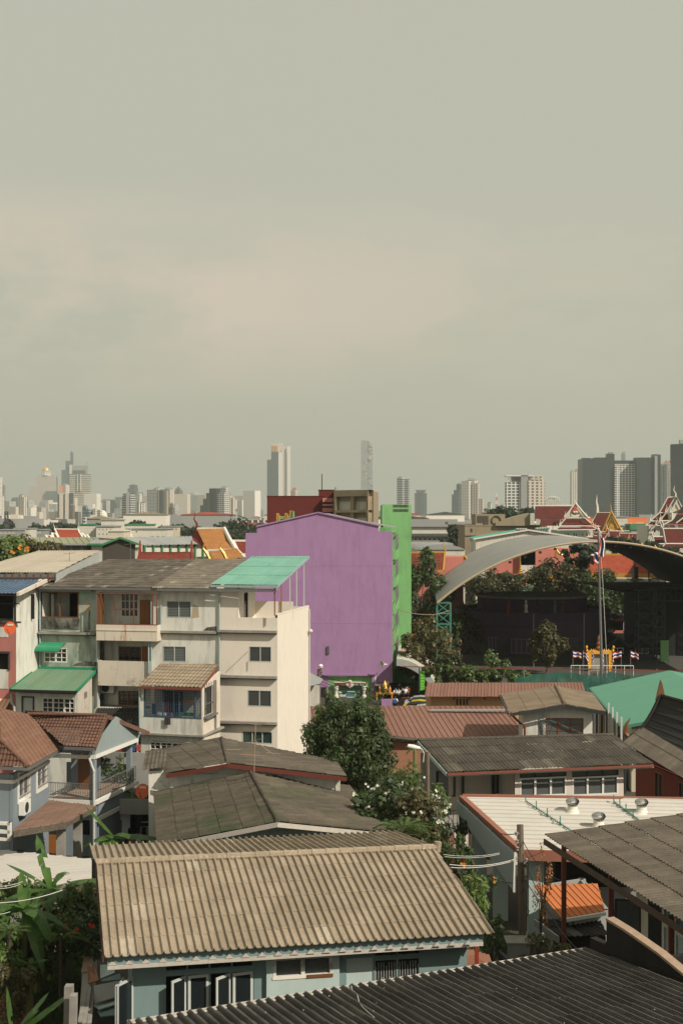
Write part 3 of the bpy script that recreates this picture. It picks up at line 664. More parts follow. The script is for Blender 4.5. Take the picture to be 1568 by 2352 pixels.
def ridge_roof(name,label,e0,e1,r0,r1,D0,D1,wall,roof,cat='warehouse',trimm='green_trim',pitch=1.2,wz0=0,back=True,prof='trap'):
 A=P(*e0,D0);B=P(*e1,D0);C=P(*r1,D1);Dd=P(*r0,D1);Dd.z=C.z=(C.z+Dd.z)/2;A.z=B.z=(A.z+B.z)/2
 o=thing(name,label,cat,V((A.x,A.y,0)))
 mb=MB();sheet(mb,[A,B,C,Dd],pitch,.1,prof=prof);mb.build('roof',M[roof],o,solid=.1)
 if back:
  mb=MB();k=D1-D0;sheet(mb,[B+V((0,2*k,0)),A+V((0,2*k,0)),Dd,C],pitch,.1,prof=prof);mb.build('roof',M[roof],o,solid=.1)
 mb=MB();W=Wall(A+V((.5,.6,0)),B+V((-.5,.6,0)));wholes(mb,W,0,W.L,0,A.z-.1,[])
 W2=Wall(W.pt(W.L,0),W.pt(W.L,0)+V((0,2*(D1-D0)-1.2,0)));W3=Wall(W.pt(0,0)+V((0,2*(D1-D0)-1.2,0)),W.pt(0,0))
 wholes(mb,W2,0,W2 .L,0,A.z-.1,[]);wholes(mb,W3,0,W3 .L,0,A.z-.1,[]);mb.build('wall',M[wall],o)
 mb=MB();mb.bar(A,B,.15,.3);mb.build('gutter',M[trimm],o)
 return o,W,A,B
wallm('w_shed',(.16,.17,.16),k=.5)
o,W,A,B=ridge_roof('warehouse','long warehouse with faded yellow green roof at the left edge',(X1(-90),Y1(764)),(X1(622),Y1(762)),(X1(-60),Y1(718)),(X1(700),Y1(714)),215,240,'w_shed','r_ridgegreen',trimm='t_grey')
c=MB()
for i in range(9):u=W.L*(i+.5)/9;wbox(c,W,u,u+.25,8,A.z-.3,.01,.15)
wbox(c,W,0,W.L,A.z-2.6,A.z-2.4,.01,.18);c.build('column',M['grey_metal'],o)
o,W,A,B=ridge_roof('warehouse','pale metal roof end section beside the yellow green warehouse',(X1(612),Y1(760)),(X1(780),Y1(766)),(X1(640),Y1(735)),(X1(745),Y1(732)),205,225,'w_offwhite','r_grey')
D=190;L=P(X1(715),Y1(764),D);Rr=P(X1(985),Y1(768),D);Rr.z=L.z;ap=P(X1(838),Y1(719),D)
o=thing('sports_hall','dark brown gabled hall with long grey metal roof and green trim','hall',G0(X1(720),D))
W=Wall(L,Rr);mb=MB();mb.prism([W.pt(0,5),W.pt(W.L-.9,5),W.pt(W.L-.9,L.z),W.pt(W.L,L.z),ap,W.pt(0,L.z)],-W.n*.4);mb.build('wall',M['w_brownblock'],o)
mb=MB();wbox(mb,W,W.L-.9,W.L+.1,5,L.z-.4,-.4,-.05);mb.build('wall',M['w_offwhite'],o)
mb=MB();E0=P(X1(985),Y1(769),D-.4);E1=P(X1(1480),Y1(749),D+14);E1 .z=E0 .z;R1=P(X1(1342),Y1(707),D+35);R0=P(X1(838),Y1(717),D-.4);R1 .z=R0 .z
sheet(mb,[E0,E1,onpl(X1(1342),Y1(707),E0,E1,R0),R0],1.0,.1,prof='trap');mb.build('roof',M['r_grey'],o,solid=.1)
mb=MB();L0=P(X1(705),Y1(765),D-.4);L0 .z=E0 .z;sheet(mb,[L0+(E1-E0),L0,R0,R0+(E1-E0)],1.0,.1,prof='trap');mb.build('roof',M['r_grey'],o,solid=.1)
mb=MB();mb.bar(L0,R0,.2,.3);mb.bar(R0,E0,.2,.3);mb.build('bargeboard',M['green_trim'],o)
W2=Wall(E0+V((.2,1,0)),E1+V((-.5,1,0)));mb=MB();wbox(mb,W2,0,W2 .L,E0 .z-2.0,E0 .z-.1,-.2,0);mb.build('upper_panel',M['w_offwhite'],o)
mb=MB();wbox(mb,W2,0,W2 .L,0,E0 .z-2,-3.2,-3);mb.build('back_wall',M['w_shed'],o)
for i in range(9):mb=MB();u=W2 .L*i/8;wbox(mb,W2,u-.15,u+.15,0,E0 .z,.02,.3);mb.build('column',M['green_trim'],o)
for i in range(5):mb=MB();u=W2 .L*(i+.5)/5;mb.bar(W2 .pt(u-2,E0 .z-4,-.1),W2 .pt(u+2,E0 .z-2,-.1),.15);mb.build('brace',M['grey_metal'],o)
def thai_roof(o,D,pts,roof,trim='trim_white',thick=.35,ridge=True):
 """roof plane seen from the side: picture quad (eaveL, eaveR, ridgeR, ridgeL); eave nearer than ridge"""
 (a,b,c_,d_)=pts;A=P(*a,D);B=P(*b,D);h=P(*d_,D).z-A.z;k=abs(h)*.8+1
 C=P(*c_,D+k);Dd=P(*d_,D+k);n=1
 mb=MB();mb2=MB()
 sheet(mb,[A,B,onpl(*c_,A,B,Dd),Dd],.5,.02,.6,lift=.02,prof='trap');mb.build('roof_tier',M[roof],o,solid=.1)
 C=onpl(*c_,A,B,Dd)
 mb2 .bar(A,B,thick,thick);mb2 .bar(B,C,thick,thick);mb2 .bar(A,Dd,thick,thick)
 if ridge:mb2 .bar(Dd,C,thick,thick)
 mb2 .build('roof_trim',M[trim],o)
 return A,B,C,Dd
def finial(o,p,h,m='trim_white',s=1):
 mb=MB();p=V(p);mb.tube([p,p+V((0,0,h*.3)),p+V((-s*h*.18,0,h*.6)),p+V((-s*h*.08,0,h))],[h*.09,h*.07,h*.05,.02],5);mb.build('finial',M[m],o)
o=thing('temple_hall','temple roof in bright red tiles with white edges above the yellow green warehouse','temple',G0(X1(470),330))
thai_roof(o,330,((X1(415),Y1(722)),(X1(570),Y1(722)),(X1(545),Y1(657)),(X1(382),Y1(655))),'r_bright')
thai_roof(o,326,((X1(375),Y1(722)),(X1(410),Y1(722)),(X1(390),Y1(688)),(X1(362),Y1(686))),'r_bright',thick=.5);thai_roof(o,324,((X1(330),Y1(722)),(X1(365),Y1(722)),(X1(352),Y1(704)),(X1(322),Y1(702))),'r_bright',thick=.5)
thai_roof(o,326,((X1(580),Y1(722)),(X1(598),Y1(722)),(X1(575),Y1(688)),(X1(560),Y1(686))),'r_bright',thick=.5);thai_roof(o,324,((X1(600),Y1(722)),(X1(625),Y1(722)),(X1(608),Y1(700)),(X1(590),Y1(698))),'r_bright',thick=.5)
mb=MB();a=G0(X1(320),334);b=G0(X1(625),334);mb.box(a.x,334,0,b.x,350,P(0,Y1(722),330).z);mb.build('wall',M['w_offwhite'],o)
for xx,s_ in((382,1),(545,-1)):finial(o,P(X1(xx),Y1(655),334),1.6,s=s_)
o=thing('temple_hall','low red tiled temple roof with tall pointed end finials before the dark hall','temple',G0(X1(1150),135))
A,B,C,Dd=thai_roof(o,135,((X1(955),Y1(900)),(X1(1345),Y1(900)),(X1(1335),Y1(822)),(X1(975),Y1(822))),'r_red','r_red',.2)
mb=MB();mb.box(A.x+.3,135.6,0,B.x-.3,142,A.z-.1);mb.build('wall',M['w_salmon'],o)
for p_,w_ in((Dd,1),(C,-1)):mb=MB();mb.prism([p_+V((-.3,0,-1.6)),p_+V((.3,0,-1.6)),p_+V((.06,0,1.3)),p_+V((-.04,0,1.3))],(0,.3,0));mb.build('finial',M['r_bright'],o)
o=thing('orange_temple','large orange tiled temple roof left of the purple wall','temple',G0(X1(1450),175))
D=175
R0=P(X1(1372),Y1(652),D+6);R1=P(X2(-4),Y1(650),D+6);R1 .z=R0 .z
def oq(pts,nm='roof_tier',m='r_orange'):
 mb=MB();A,B,C,Dd=pts;sheet(mb,[A,B,C,Dd],.5,.015,.6,.015,'trap');mb.build(nm,M[m],o,solid=.1)
A1_=P(X1(1445),Y1(806),D+1);B1_=P(X2(78),Y1(800),D+1);oq([A1_,B1_,onpl(X2(-4),Y1(650),A1_,B1_,R0),R0])
A2_=P(X1(1455),Y1(812),D);B2_=P(X2(84),Y1(806),D);C2_=P(X2(145),Y1(868),D-3);D2_=P(X1(1505),Y1(900),D-3);oq([D2_,C2_,B2_,A2_])
mb=MB();mb.prism([R0+V((-.2,0,0)),P(X1(1338),Y1(706),D+6),P(X1(1345),Y1(735),D+5),P(X1(1445),Y1(806),D+1.5),P(X1(1440),Y1(790),D+2)],(0,.5,0));mb.build('gable_board',M['r_red'],o)
mb=MB();mb.bar(R0,R1,.3,.3);mb.bar(A1_,B1_,.3,.35);mb.tube([R1,P(X2(30),Y1(720),D+3),B1_,C2_],.3,6);mb.build('roof_trim',M['trim_white'],o);finial(o,R0,2.2,'r_red',1)
mb=MB();mb.box(R0 .x+3,D+3,0,B2_.x-3,D+14,A2_.z-1);mb.build('wall',M['w_offwhite'],o)
for xx,yy in((1432,845),(1548,842)):mb=MB();p_=P(X1(xx),Y1(yy+30),D-5);mb.tube([p_,p_+V((.7,0,-.1)),p_+V((.2,0,.9)),p_+V((-.3,0,1.6)),p_+V((0,0,2.6))],[.3,.35,.25,.15,.03],6);mb.build('finial',M['gold'],o)
o=thing('temple_hall','dark red temple roof strip between orange temple and purple wall','temple',G0(X2(110),190))
thai_roof(o,190,((X2(100),Y1(830)),(X2(200),Y1(840)),(X2(200),Y1(738)),(X2(55),Y1(738))),'r_red');mb=MB();mb.box(G0(X2(80),193).x,193,0,G0(X2(195),193).x,200,8);mb.build('wall',M['w_offwhite'],o)
o=thing('pagoda','slim white pagoda spire between the cream block and the grey block','pagoda',G0(X1(914),385));mb=MB();z=P(0,Y1(715),385).z;k=385/FO/3.03
mb.lathe(G0(X1(914),385),[(12*k,0),(12*k,z),(9*k,z+4*k),(8*k,z+18*k),(4*k,z+24*k),(3*k,z+40*k),(1.5*k,z+55*k),(.2*k,z+78*k)],10);mb.build('spire',M['t_white'],o)
D=225
o,W,zt=bldg('maroon_building','plain maroon windowless block behind the purple gable',D,X2(293),X2(692),Y1(429),18,'w_maroon',roofmat='w_maroon',rh=.12,over=.08)
mb=MB()
for i in range(3):a=P(X2(680),Y1(440+i*28),D-1);mb.box(a.x,D-1.4,a.z-1.0,a.x+1.8,D-.05,a.z)
mb.build('balcony_fin',M['w_salmon'],o)
bldg('maroon_building','taller narrow maroon block with a window, left of the tan block',D+2,X2(652),X2(762),Y1(386),16,'w_maroon',wins=[wr('A2',706,480,757,518,nx=3,gy=2,fw=.15)],roofmat='w_maroon',rh=.12,over=.08)
o=thing('tan_concrete_building','weathered tan concrete block with recessed white balconies','building',G0(X2(762),D-3))
a=P(X2(758),Y1(386),D-3);b=P(X2(996),Y1(380),D-7);b.z=a.z;W=Wall(a,b)
r1=W.qr('A2',772,428,988,524);r2=W.qr('A2',772,541,988,640);mb=MB();wholes(mb,W,0,W.L,0,a.z,[r1,r2],th=1.6)
e=P(X2(1068),Y1(386),D+12);W2=Wall(b,e);wholes(mb,W2,0,W2 .L,0,a.z,[],.3);mb.build('wall',M['w_tan'],o)
for r in(r1,r2):
 mb=MB();zz=r[1]+(r[3]-r[1])*.62;wbox(mb,W,r[0],r[2],r[1],zz,-1.2,-1.0);mb.build('balcony_panel',M['w_offwhite'],o)
 mb=MB();n=26
 for i in range(n+1):u=r[0]+(r[2]-r[0])*i/n;wbox(mb,W,u-.06,u+.06,zz,r[3],-1.15,-1.05)
 for i in range(5):z=zz+(r[3]-zz)*i/5;wbox(mb,W,r[0],r[2],z,z+.1,-1.14,-1.06)
 mb.build('lattice_screen',M['w_tan_lit'],o)
 mb=MB();um=(r[0]+r[2])/2;wbox(mb,W,um-.3,um+.3,r[1],r[3],-.9,-.2);mb.build('pillar',M['w_tan'],o)
 mb=MB();wbox(mb,W,r[0],r[2],r[1],r[3],-1.6,-1.5);mb.build('back_panel',M['dark_concrete'],o)
mb=MB();mb.face([W.pt(0,a.z),W.pt(W.L,a.z),V((e.x,e.y,a.z)),V((a.x,e.y+4,a.z))]);mb.build('roof',M['w_tan'],o)
for px,y0,y1 in((675,272,386),(769,365,382)):
 o=thing('lightning_rod','thin rod standing on the %s'%('maroon block roof' if px==675 else 'left corner of the tan block'),'rod',P(X2(px),Y1(y1),D));mb=MB();mb.tube([P(X2(px),Y1(y1),D),P(X2(px),Y1(y0),D)],.08,5);mb.build('rod',M['wire'],o)
D=352
o,W,zt=bldg('concrete_building','stained tan concrete building with stepped roof behind the arched canopy',D,X3(98),X3(648),Y3(613),20,'w_tan',wins=[wr('A3',131,628,152,660,nx=1,gy=3,fm='w_tan'),wr('A3',131,674,152,720,nx=1,gy=3,fm='w_tan')],roofmat='w_tan',rh=.3,over=.1)
mb=MB();a=P(X3(173),Y3(533),D);b=P(X3(372),Y3(612),D);mb.box(a.x,D+1,zt,b.x,D+12,a.z);mb.build('upper_block',M['w_tan'],o)
W1=Wall(V((a.x,D+1,0)),V((b.x,D+1,0)));mb=MB();r=W1 .qr('A3',182,545,215,590);wbox(mb,W1,r[0],r[2],r[1],r[3],.01,.15);r=W1 .qr('A3',222,545,256,612);wbox(mb,W1,r[0],r[2],r[1],r[3],.01,.2);mb.build('shutter',M['w_brownblock'],o)
c_=P(X3(308),Y3(576),D+1);mb=MB();mb.lathe((c_.x,D+1.1,c_.z),[(1.3,-.3),(1.3,.4),(1.1,.4),(1.1,-.1)],16,ax=(0,-1,0));mb.build('exhaust_fan',M['black'],o)
mb=MB();mb.prism([P(X3(305),Y3(612),D-1),P(X3(538),Y3(612),D-1),P(X3(538),Y3(527),D-1),P(X3(450),Y3(548),D-1),P(X3(305),Y3(592),D-1)],(0,10,0));mb.build('sloped_block',M['w_tan'],o)
mb=MB();a=P(X3(538),Y3(527),D-2);b=P(X3(628),Y3(606),D-2)
W1=Wall(V((a.x,a.y,0)),V((b.x,a.y,0)))
mb.box(a.x,a.y,b.z,b.x,a.y+10,a.z)
for i in range(12):u=W1 .L*(i+.5)/12;wbox(mb,W1,u-.12,u+.12,b.z,a.z,.005,.12)
mb.build('corrugated_box',M['w_offwhite'],o)
mb=MB();a=P(X3(98),Y3(660),D-1);wbox(mb,W,0,W.L,zt-2.6,zt-2.2,.02,.3);mb.build('ledge',M['w_tan'],o)
D=312
L=P(X3(172),Y3(700),D);Rr=P(X3(912),Y3(692),D);Rr.z=L.z;ap=P(X3(522),Y3(642),D)
o=gable('white_shed','wide white gabled shed with green roof edge above the canopy arch',(L,Rr),ap,30,(.06,1,0),'w_offwhite','green_trim' if 0 else 'r_teal' if 'r_teal' in M else 'r_grey',over=.6,trim='trim_white')
for i in range(9):
 t_=thing('roof_vent','round turbine vent on the white shed ridge','vent',P(X3(452+(i if i<4 else i+3.5)*17.5),Y3(648-(i*1.0 if i>3 else 0)),D+4),'turbine vents along the white shed ridge');p_=WL[t_.name]
 mb=MB();mb.lathe(p_,[(.3,-.6),(.3,.1),(.5,.2),(.55,.45),(.35,.7),(0,.75)],9);mb.build('turbine',M['steel'],t_)
wallm('w_purple',(.375,.22,.4),(.2,.12,.22),k=.32,lo=.45,hi=.8,rough=.9);wallm('w_green',(.22,.46,.19),(.1,.26,.09),k=.6);wallm('w_purple_dark',(.11,.065,.13),(.05,.03,.06),k=.3)  # round building's purple is darkened to carry the canopy's shade
e1,e2=V((.995,-.07,0)).normalized(),V((.065,.998,0)).normalized()
D=150;a=P(564,1568,D);b=V((G0(901,D-1.2).x,D-1.2,0));W=Wall(a,b)
def wz(px,py):return W.hit(px,py)
def wp3(px,py,o=0):u,z=W.hit(px,py);return W.pt(u,z,o)
o=thing('purple_building','tall purple gable wall of a school block with green sides','building',W.pt(W.L/2,0))
mb=MB();zs=wz(700,1228)[1];zg=wz(800,1553)[1];zb=wz(880,1568)[1]
u5,u6=wz(590,1220)[0],wz(869,1215)[0]
ue0,ue1=wz(755,1590)[0],wz(853,1590)[0];um=wz(866,1590)[0]
wholes(mb,W,0,W.L,0,zs,[(ue0,0,ue1,zg),(um,0,W.L,zb)],th=.3)
mb.prism([W.pt(0,zs),W.pt(W.L,zs),W.pt(W.L,wz(898,1220)[1]),W.pt(u6,wz(869,1220)[1]),W.pt(u6,wz(869,1209)[1]),W.pt(wz(731,1179)[0],wz(731,1180)[1]),W.pt(u5,wz(590,1211)[1]),W.pt(u5,wz(590,1224)[1]),W.pt(0,wz(564,1224)[1])],-W.n*.3)
mb.build('front_wall',M['w_purple'],o)
mb=MB();back=e2*17
for A_,B_,mi in((W.pt(W.L,0),W.pt(W.L,0)+back,0),(W.pt(0,0)+back,W.pt(0,0),0),(W.pt(W.L,0)+back,W.pt(0,0)+back,0)):
 Wn=Wall(A_,B_)
 if A_==W.pt(W.L,0):
  hs=[(2+0*k,4+3.15*k,15.5,6.2+3.15*k)for k in range(5)]
  wholes(mb,Wn,0,Wn.L,zb,zs+.4,hs,th=.3);SW2=Wn;SH=hs
 else:wholes(mb,Wn,0,Wn.L,0,zs,[],.3)
mb.build('side_wall',M['w_green'],o)
for h in SH:
 mb=MB();wbox(mb,SW2,h[0],h[2],h[1]-.9,h[1]+.15,.02,.35);mb.build('balcony',M['w_green'],o)
 mb=MB()
 for i in range(12):u=h[0]+(h[2]-h[0])*i/11;mb.tube([SW2 .pt(u,h[1]+.15,.3),SW2 .pt(u,h[1]+.8,.42),SW2 .pt(u,h[1]+1.9,.28)],.03,4)
 wbox(mb,SW2,h[0],h[2],h[1]+1.85,h[1]+1.95,.2,.33);mb.build('window_grille',M['grey_metal'],o)
 mb=MB();wbox(mb,SW2,h[0],h[2],h[1],h[3],-.5,-.4);mb.build('pane',M['glass'],o)
mb=MB();A_=wp3(589,1211.5,.1);B_=wp3(731,1179.5,.1);C_=wp3(871,1209.5,.1);bk=e2*16.5;up=V((0,0,.12))
mb.obox(A_,B_-A_,bk,up);mb.obox(B_,C_-B_,bk,up);mb.build('roof',M['t_grey'],o)
mb=MB();mb.bar(A_+up,B_+up,.12,.16);mb.bar(B_+up,C_+up,.12,.16);mb.build('roof_trim',M['w_purple'],o)
mb=MB();A_=wp3(869,1212,-2);B_=wp3(903,1217,-2);mb.obox(wp3(845,1202,-4),wp3(902,1213,-4)-wp3(845,1202,-4),e2*9,up);mb.build('eave_sheet',M['t_grey'],o)
mb=MB();wbox(mb,W,wz(869,1220)[0],wz(898,1220)[0],wz(880,1221)[1],wz(880,1212)[1],-4,-2);mb.build('green_parapet',M['w_green'],o)
mb=MB();wbox(mb,W,ue0,ue1,0,zg,-.3,-.04);mb.build('entrance_wall',M['w_green'],o)
mb=MB();wbox(mb,W,ue0-2.4,ue0-2.1,0,zg+.25,.01,.25);wbox(mb,W,ue1+.05,ue1+.35,0,zg+.2,.01,.3);wbox(mb,W,ue0-2.4,ue1+.3,zg+.1,zg+.35,.26,.4);mb.build('pilaster',M['w_purple'],o)
mb=MB();r=W.qr('K',265,310,332,510);wbox(mb,W,r[0],r[2],0,r[3],.01,.06);mb.build('doorway',M['dark_in'],o)
mb=MB();r=W.qr('K',945,262,1115,276);wbox(mb,W,r[0],r[2],r[1],r[3],.0,1.2);mb.build('small_canopy',M['t_grey'],o)
mb=MB()
for y in(1300,1432):z=wz(800,y)[1];wbox(mb,W,.02,W.L-.02,z,z+.05,.001,.012)
for x in(700,):u=wz(x,1400)[0];wbox(mb,W,u,u+.04,zb+.6,zs-.1,.001,.009)
mb.build('plaster_joint',M['w_purple'],o)
pts=[wp3(X2(590),q('C2',0,270)[1],.1),wp3(X2(660),q('C2',0,276)[1],.2),wp3(X2(800),q('C2',0,280)[1],.2),wp3(X2(900),q('C2',0,275)[1],.2),wp3(X2(1035),q('C2',0,276)[1],.15),wp3(X2(1048),q('C2',0,290)[1],.15),wp3(X2(1050),q('C2',0,340)[1],.15)]
mb=MB();mb.tube(pts,.06,5);mb.tube([p+V((0,0,-.12))for p in pts[:5]]+[pts[5]+V((-.1,0,-.1)),pts[6]+V((-.1,0,0))],.05,5);mb.build('cable_run',M['wire_white'],o)
mb=MB()
for i in range(8):p_=wp3(X2(710),q('C2',0,82+i*7)[1],.01);mb.obox(p_,W.d*.28,W.n*.15,V((0,0,.08)))
mb.build('cable_bracket',M['grey_metal'],o)
for k,x in enumerate((425,775)):
 a_=W.qr('K',x,290,x+60,520);mb=MB();c_=W.pt((a_[0]+a_[2])/2,0,.3);h=a_[3];r_=(a_[2]-a_[0])/2
 mb.lathe(c_,[(r_,0),(r_,.3),(r_*.75,.35),(r_*.7,h-.7),(r_*.85,h-.5),(r_*1.1,h-.15),(r_*1.1,h)],14);mb.build('column',M['trim_white'],o)
r=W.qr('K',478,300,786,540);mb=MB();wbox(mb,W,r[0],r[2],0,r[3],-.035,.02);mb.build('banner_backing',M['green_trim'],o)
plain('ban_w',(.5,.52,.5),.6,.2,3);plain('ban_b',(.06,.22,.3),.6,.3,3);plain('ban_d',(.03,.05,.06),.6,.3,3)
poster=[(250,450,580,470,'ban_w'),(255,480,400,545,'ban_w'),(300,600,560,700,'ban_w'),(585,450,925,500,'ban_w'),(590,505,750,620,'ban_b'),(760,500,925,560,'ban_b'),(590,625,925,690,'ban_b'),(590,700,925,770,'ban_w'),(935,590,1000,710,'ban_w'),(1045,455,1150,570,'ban_w'),(935,745,1090,860,'ban_w'),(400,560,520,610,'ban_d'),(1100,740,1240,850,'ban_d'),(430,780,900,850,'ban_w'),(960,620,1180,735,'ban_d')]
for nm in('ban_w','ban_b','ban_d'):
 mb=MB()
 for x0,y0,x1,y1,n_ in poster:
  if n_!=nm:continue
  s_=18.207;rr_=W.rect(763.6+x0/s_,1561.7+y0/s_,763.6+x1/s_,1561.7+y1/s_);wbox(mb,W,rr_[0],rr_[2],rr_[1],rr_[3],.022+.01*(n_=='ban_b')+.02*(n_=='ban_d'),.05)
 mb.build('banner_picture',M[nm],o)
def text_on(W,s,r,col,parent,o_=.1,name='lettering'):
 cu=bpy.data.curves.new(name,'FONT');cu.body=s;cu.extrude=.01;cu.size=1;cu.align_x='LEFT'
 ob=bpy.data.objects.new(name,cu);COL.objects.link(ob);bpy.context.view_layer.update();d=ob.dimensions.copy()
 k=(r[2]-r[0])/d.x;kz=(r[3]-r[1])/d.y
 ob.scale=(k,kz,1);cu.materials.append(col);ob.parent=parent
 from mathutils import Matrix
 ob.rotation_euler=Matrix((W.d,V((0,0,1)),W.n)).transposed().to_euler();ob.location=W.pt(r[0],r[1],o_)-WL[parent.name];bpy.context.view_layer.update()
 me=bpy.data.meshes.new_from_object(ob);no=bpy.data.objects.new(name,me);COL.objects.link(no);no.parent=parent;no.location=ob.location;no.rotation_euler=ob.rotation_euler;no.scale=ob.scale;bpy.data.objects.remove(ob);WL[no.name]=W.pt(r[0],r[1],o_);return no
sg=thing('school_sign','black school name board with round crest above the entrance','sign',W.pt(W.hit(805,1570)[0],W.hit(805,1570)[1],.5))
r=W.qr('K',434,252,826,288);mb=MB();wbox(mb,W,r[0],r[2],r[1],r[3],.31,.5);wbox(mb,W,r[0],r[2],r[3],r[3]+.12,.3,.56,1);mb.build('board',[M['cloth_black'],M['t_cream']],sg)
plain('letter_red',(.6,.2,.12),.6,.05);r1=W.qr('K',442,264,586,282);text_on(W,'SUKLAZUMNORUEDT',r1,M['letter_red'],sg,.52)
r1=W.qr('K',672,264,736,282);text_on(W,'SCHOOL',r1,M['t_white'],sg,.52);r1=W.qr('K',752,262,812,284);text_on(W,'Rmnn',r1,M['t_white'],sg,.52)
c_=W.qr('K',590,232,668,304);cx_=(c_[0]+c_[2])/2;cz_=(c_[1]+c_[3])/2
mb=MB();mb.lathe(W.pt(cx_,cz_-.05,.52),[(.32,-.03),(.36,.02),(.3,.06),(.0,.08)],12,ax=W.n);mb.lathe(W.pt(cx_,cz_+.28,.56),[(.22,-.03),(.24,.04),(.17,.08),(0,.1)],12,ax=W.n);mb.prism([W.pt(cx_+x_,cz_+y_,.54)for x_,y_ in((-.5,-.02),(-.22,-.22),(0,-.42),(.22,-.22),(.5,-.02),(.28,.14),(-.28,.14))],W.n*.04)
mb.build('crest',M['trim_white'],sg);mb=MB();mb.lathe(W.pt(cx_,cz_-.05,.61),[(.16,0),(.14,.02),(0,.03)],10,ax=W.n);mb.lathe(W.pt(cx_,cz_+.28,.67),[(.1,0),(.09,.02),(0,.03)],10,ax=W.n);mb.build('crest_centre',M['w_salmon'],sg)
def speaker(p,s,label,ax=(-.75,-.6,.1)):
 o=thing('loudspeaker',label,'loudspeaker',p);ax=V(ax).normalized();mb=MB()
 mb.lathe(V(p),[(.12*s,-.5*s),(.16*s,-.3*s),(.1*s,-.25*s),(.14*s,0),(.3*s,.3*s),(.5*s,.45*s),(.5*s,.5*s),(.45*s,.46*s),(.1*s,.1*s)],14,ax=ax);mb.build('horn',M['trim_white'],o)
 mb=MB();mb.tube([V(p)-ax*.3*s,V(p)+V((.3*s,.9*s,-.1*s))],.05*s,5);mb.build('bracket',M['grey_metal'],o)
p_=wp3(X2(1112),q('C2',0,197)[1],1.4);speaker(p_,.75,'horn loudspeaker on the purple wall throwing a long shadow')
p_=wp3(X2(1143),q('C2',0,328)[1],.5);speaker(p_,.4,'small floodlight box on the bottom right corner of the purple wall')
D2=163;a=P(X2(1150),Y1(485),D2);b=P(X2(1297),Y1(487),D2);zt=b.z;b.z=a.z
o=thing('green_stair_tower','bright green windowless stair tower beside the purple block','tower',V((a.x,a.y,0)));Wg=Wall(a-V((1,0,0)),b-e1*0)
mb=MB();wholes(mb,Wg,0,Wg.L,0,zt,[],.3)
ln=7
Wg2=Wall(Wg.pt(Wg.L,0),Wg.pt(Wg.L,0)+V((0.0,1,0))*ln);wholes(mb,Wg2,0,Wg2 .L,0,zt,[],.3);Wg3=Wall(Wg.pt(0,0)+V((0,ln,0)),Wg.pt(0,0));wholes(mb,Wg3,0,Wg3 .L,0,zt,[],.3);Wg4=Wall(Wg2 .pt(ln,0),Wg3 .pt(0,0));wholes(mb,Wg4,0,Wg4 .L,0,zt,[],.3);mb.build('wall',M['w_green'],o)
mb=MB();r=Wg.qr('A2',1170,517,1278,536);n=12
for j in(0,1):
 for i in range(n):wu=(r[2]-r[0])/n;wbox(mb,Wg,r[0]+wu*i,r[0]+wu*(i+.72),r[1]+j*.55,r[1]+j*.55+.35,.004,.02)
mb.build('vent_slots',M['dark_concrete'],o)
mb=MB();mb.box(Wg.pt(0,0).x+.1,D2+.1,zt,Wg.pt(Wg.L,0).x-.1,D2+ln-.2,zt+.06);mb.build('roof',M['w_green'],o)
o=thing('rooftop_frame','yellow and green pipe frame standing on the roof behind the purple gable','frame',P(X2(420),Y1(600),168));
for nm,mm,X in(('post','gold',(366,376,424,432,458)),('rail','w_green',(466,473))):
 mb=MB()
 for i,x in enumerate(X):mb.tube([P(X2(x),Y1(640),168),P(X2(x),Y1([545,560,545,552,527][i]if nm=='post' else[530,533][i]),168)],.2,5)
 if nm=='rail':
  for y in(568,578):mb.tube([P(X2(366),Y1(y+8),168),P(X2(476),Y1(y),168)],.1,5)
 mb.build(nm,M[mm],o)
plain('fibre',(.33,.35,.33),.6,.2,2);plain('fibre_lit',(.42,.4,.33),.7,.25,2)  # fibre_lit: warmer, brighter copy of fibre with sunlight in its base colour
o=thing('curved_awning','curved corrugated awning hanging over the alley right of the purple wall','awning',P(X2(1240),q('C2',0,280)[1],149))
mb=MB();n=22
def aw(i,j):
 t_=i/n;s_=j/30
 x0=P(X2(1181),0,146).x;D_=146+s_*20;X=x0+.2+t_*4.8+s_*1.2;z=P(0,q('C2',0,172)[1],146).z-3.3*(t_**2.2)+.07*math.cos(j*math.pi)-.6*0
 return V((X,D_,z))
for i in range(n):
 for j in range(30):mb.face([aw(i,j),aw(i+1,j),aw(i+1,j+1),aw(i,j+1)])
mb.build('sheet',M['fibre_lit'],o,solid=.05)
mb=MB();mb.prism([aw(0,0)+V((0,-.02,0))]+[aw(i,0)+V((0,-.02,0))for i in range(1,n+1)]+[aw(i,0)+V((-.2 if i else 0,-.02,-.75))for i in range(n,-1,-1)],(0,-.06,0));mb.build('valance',M['fibre'],o)
for i in range(4):mb=MB();mb.tube([V((aw(n,0).x-.2,146+i*6,0)),aw(n,i*9)+V((-.2,0,0))],.09,6);mb.build('post',M['grey_metal'],o)
Cf=(33.3,169.0);Cb=(37.6,241.0);HALF=21.0;Rr_=31.8;SAG=8.0;ZT=17.6
def archp(x,s_,th=0):
 cx=Cf[0]+(Cb[0]-Cf[0])*s_;y=Cf[1]+(Cb[1]-Cf[1])*s_;rr__=Rr_+th
 z=ZT-Rr_+math.sqrt(max(0,rr__*rr__-x*x*(rr__/Rr_)**2));return V((cx+x*(rr__/Rr_),y,z))
m,t,b=nt('canopy_metal');uv=nd(t,'ShaderNodeUVMap').outputs[0]
wv=nd(t,'ShaderNodeTexWave',{'Vector':nd(t,'ShaderNodeMapping',{'Vector':uv,'Scale':(1,0,0)}).outputs[0],'Scale':2.0,'Distortion':0},wave_type='BANDS')
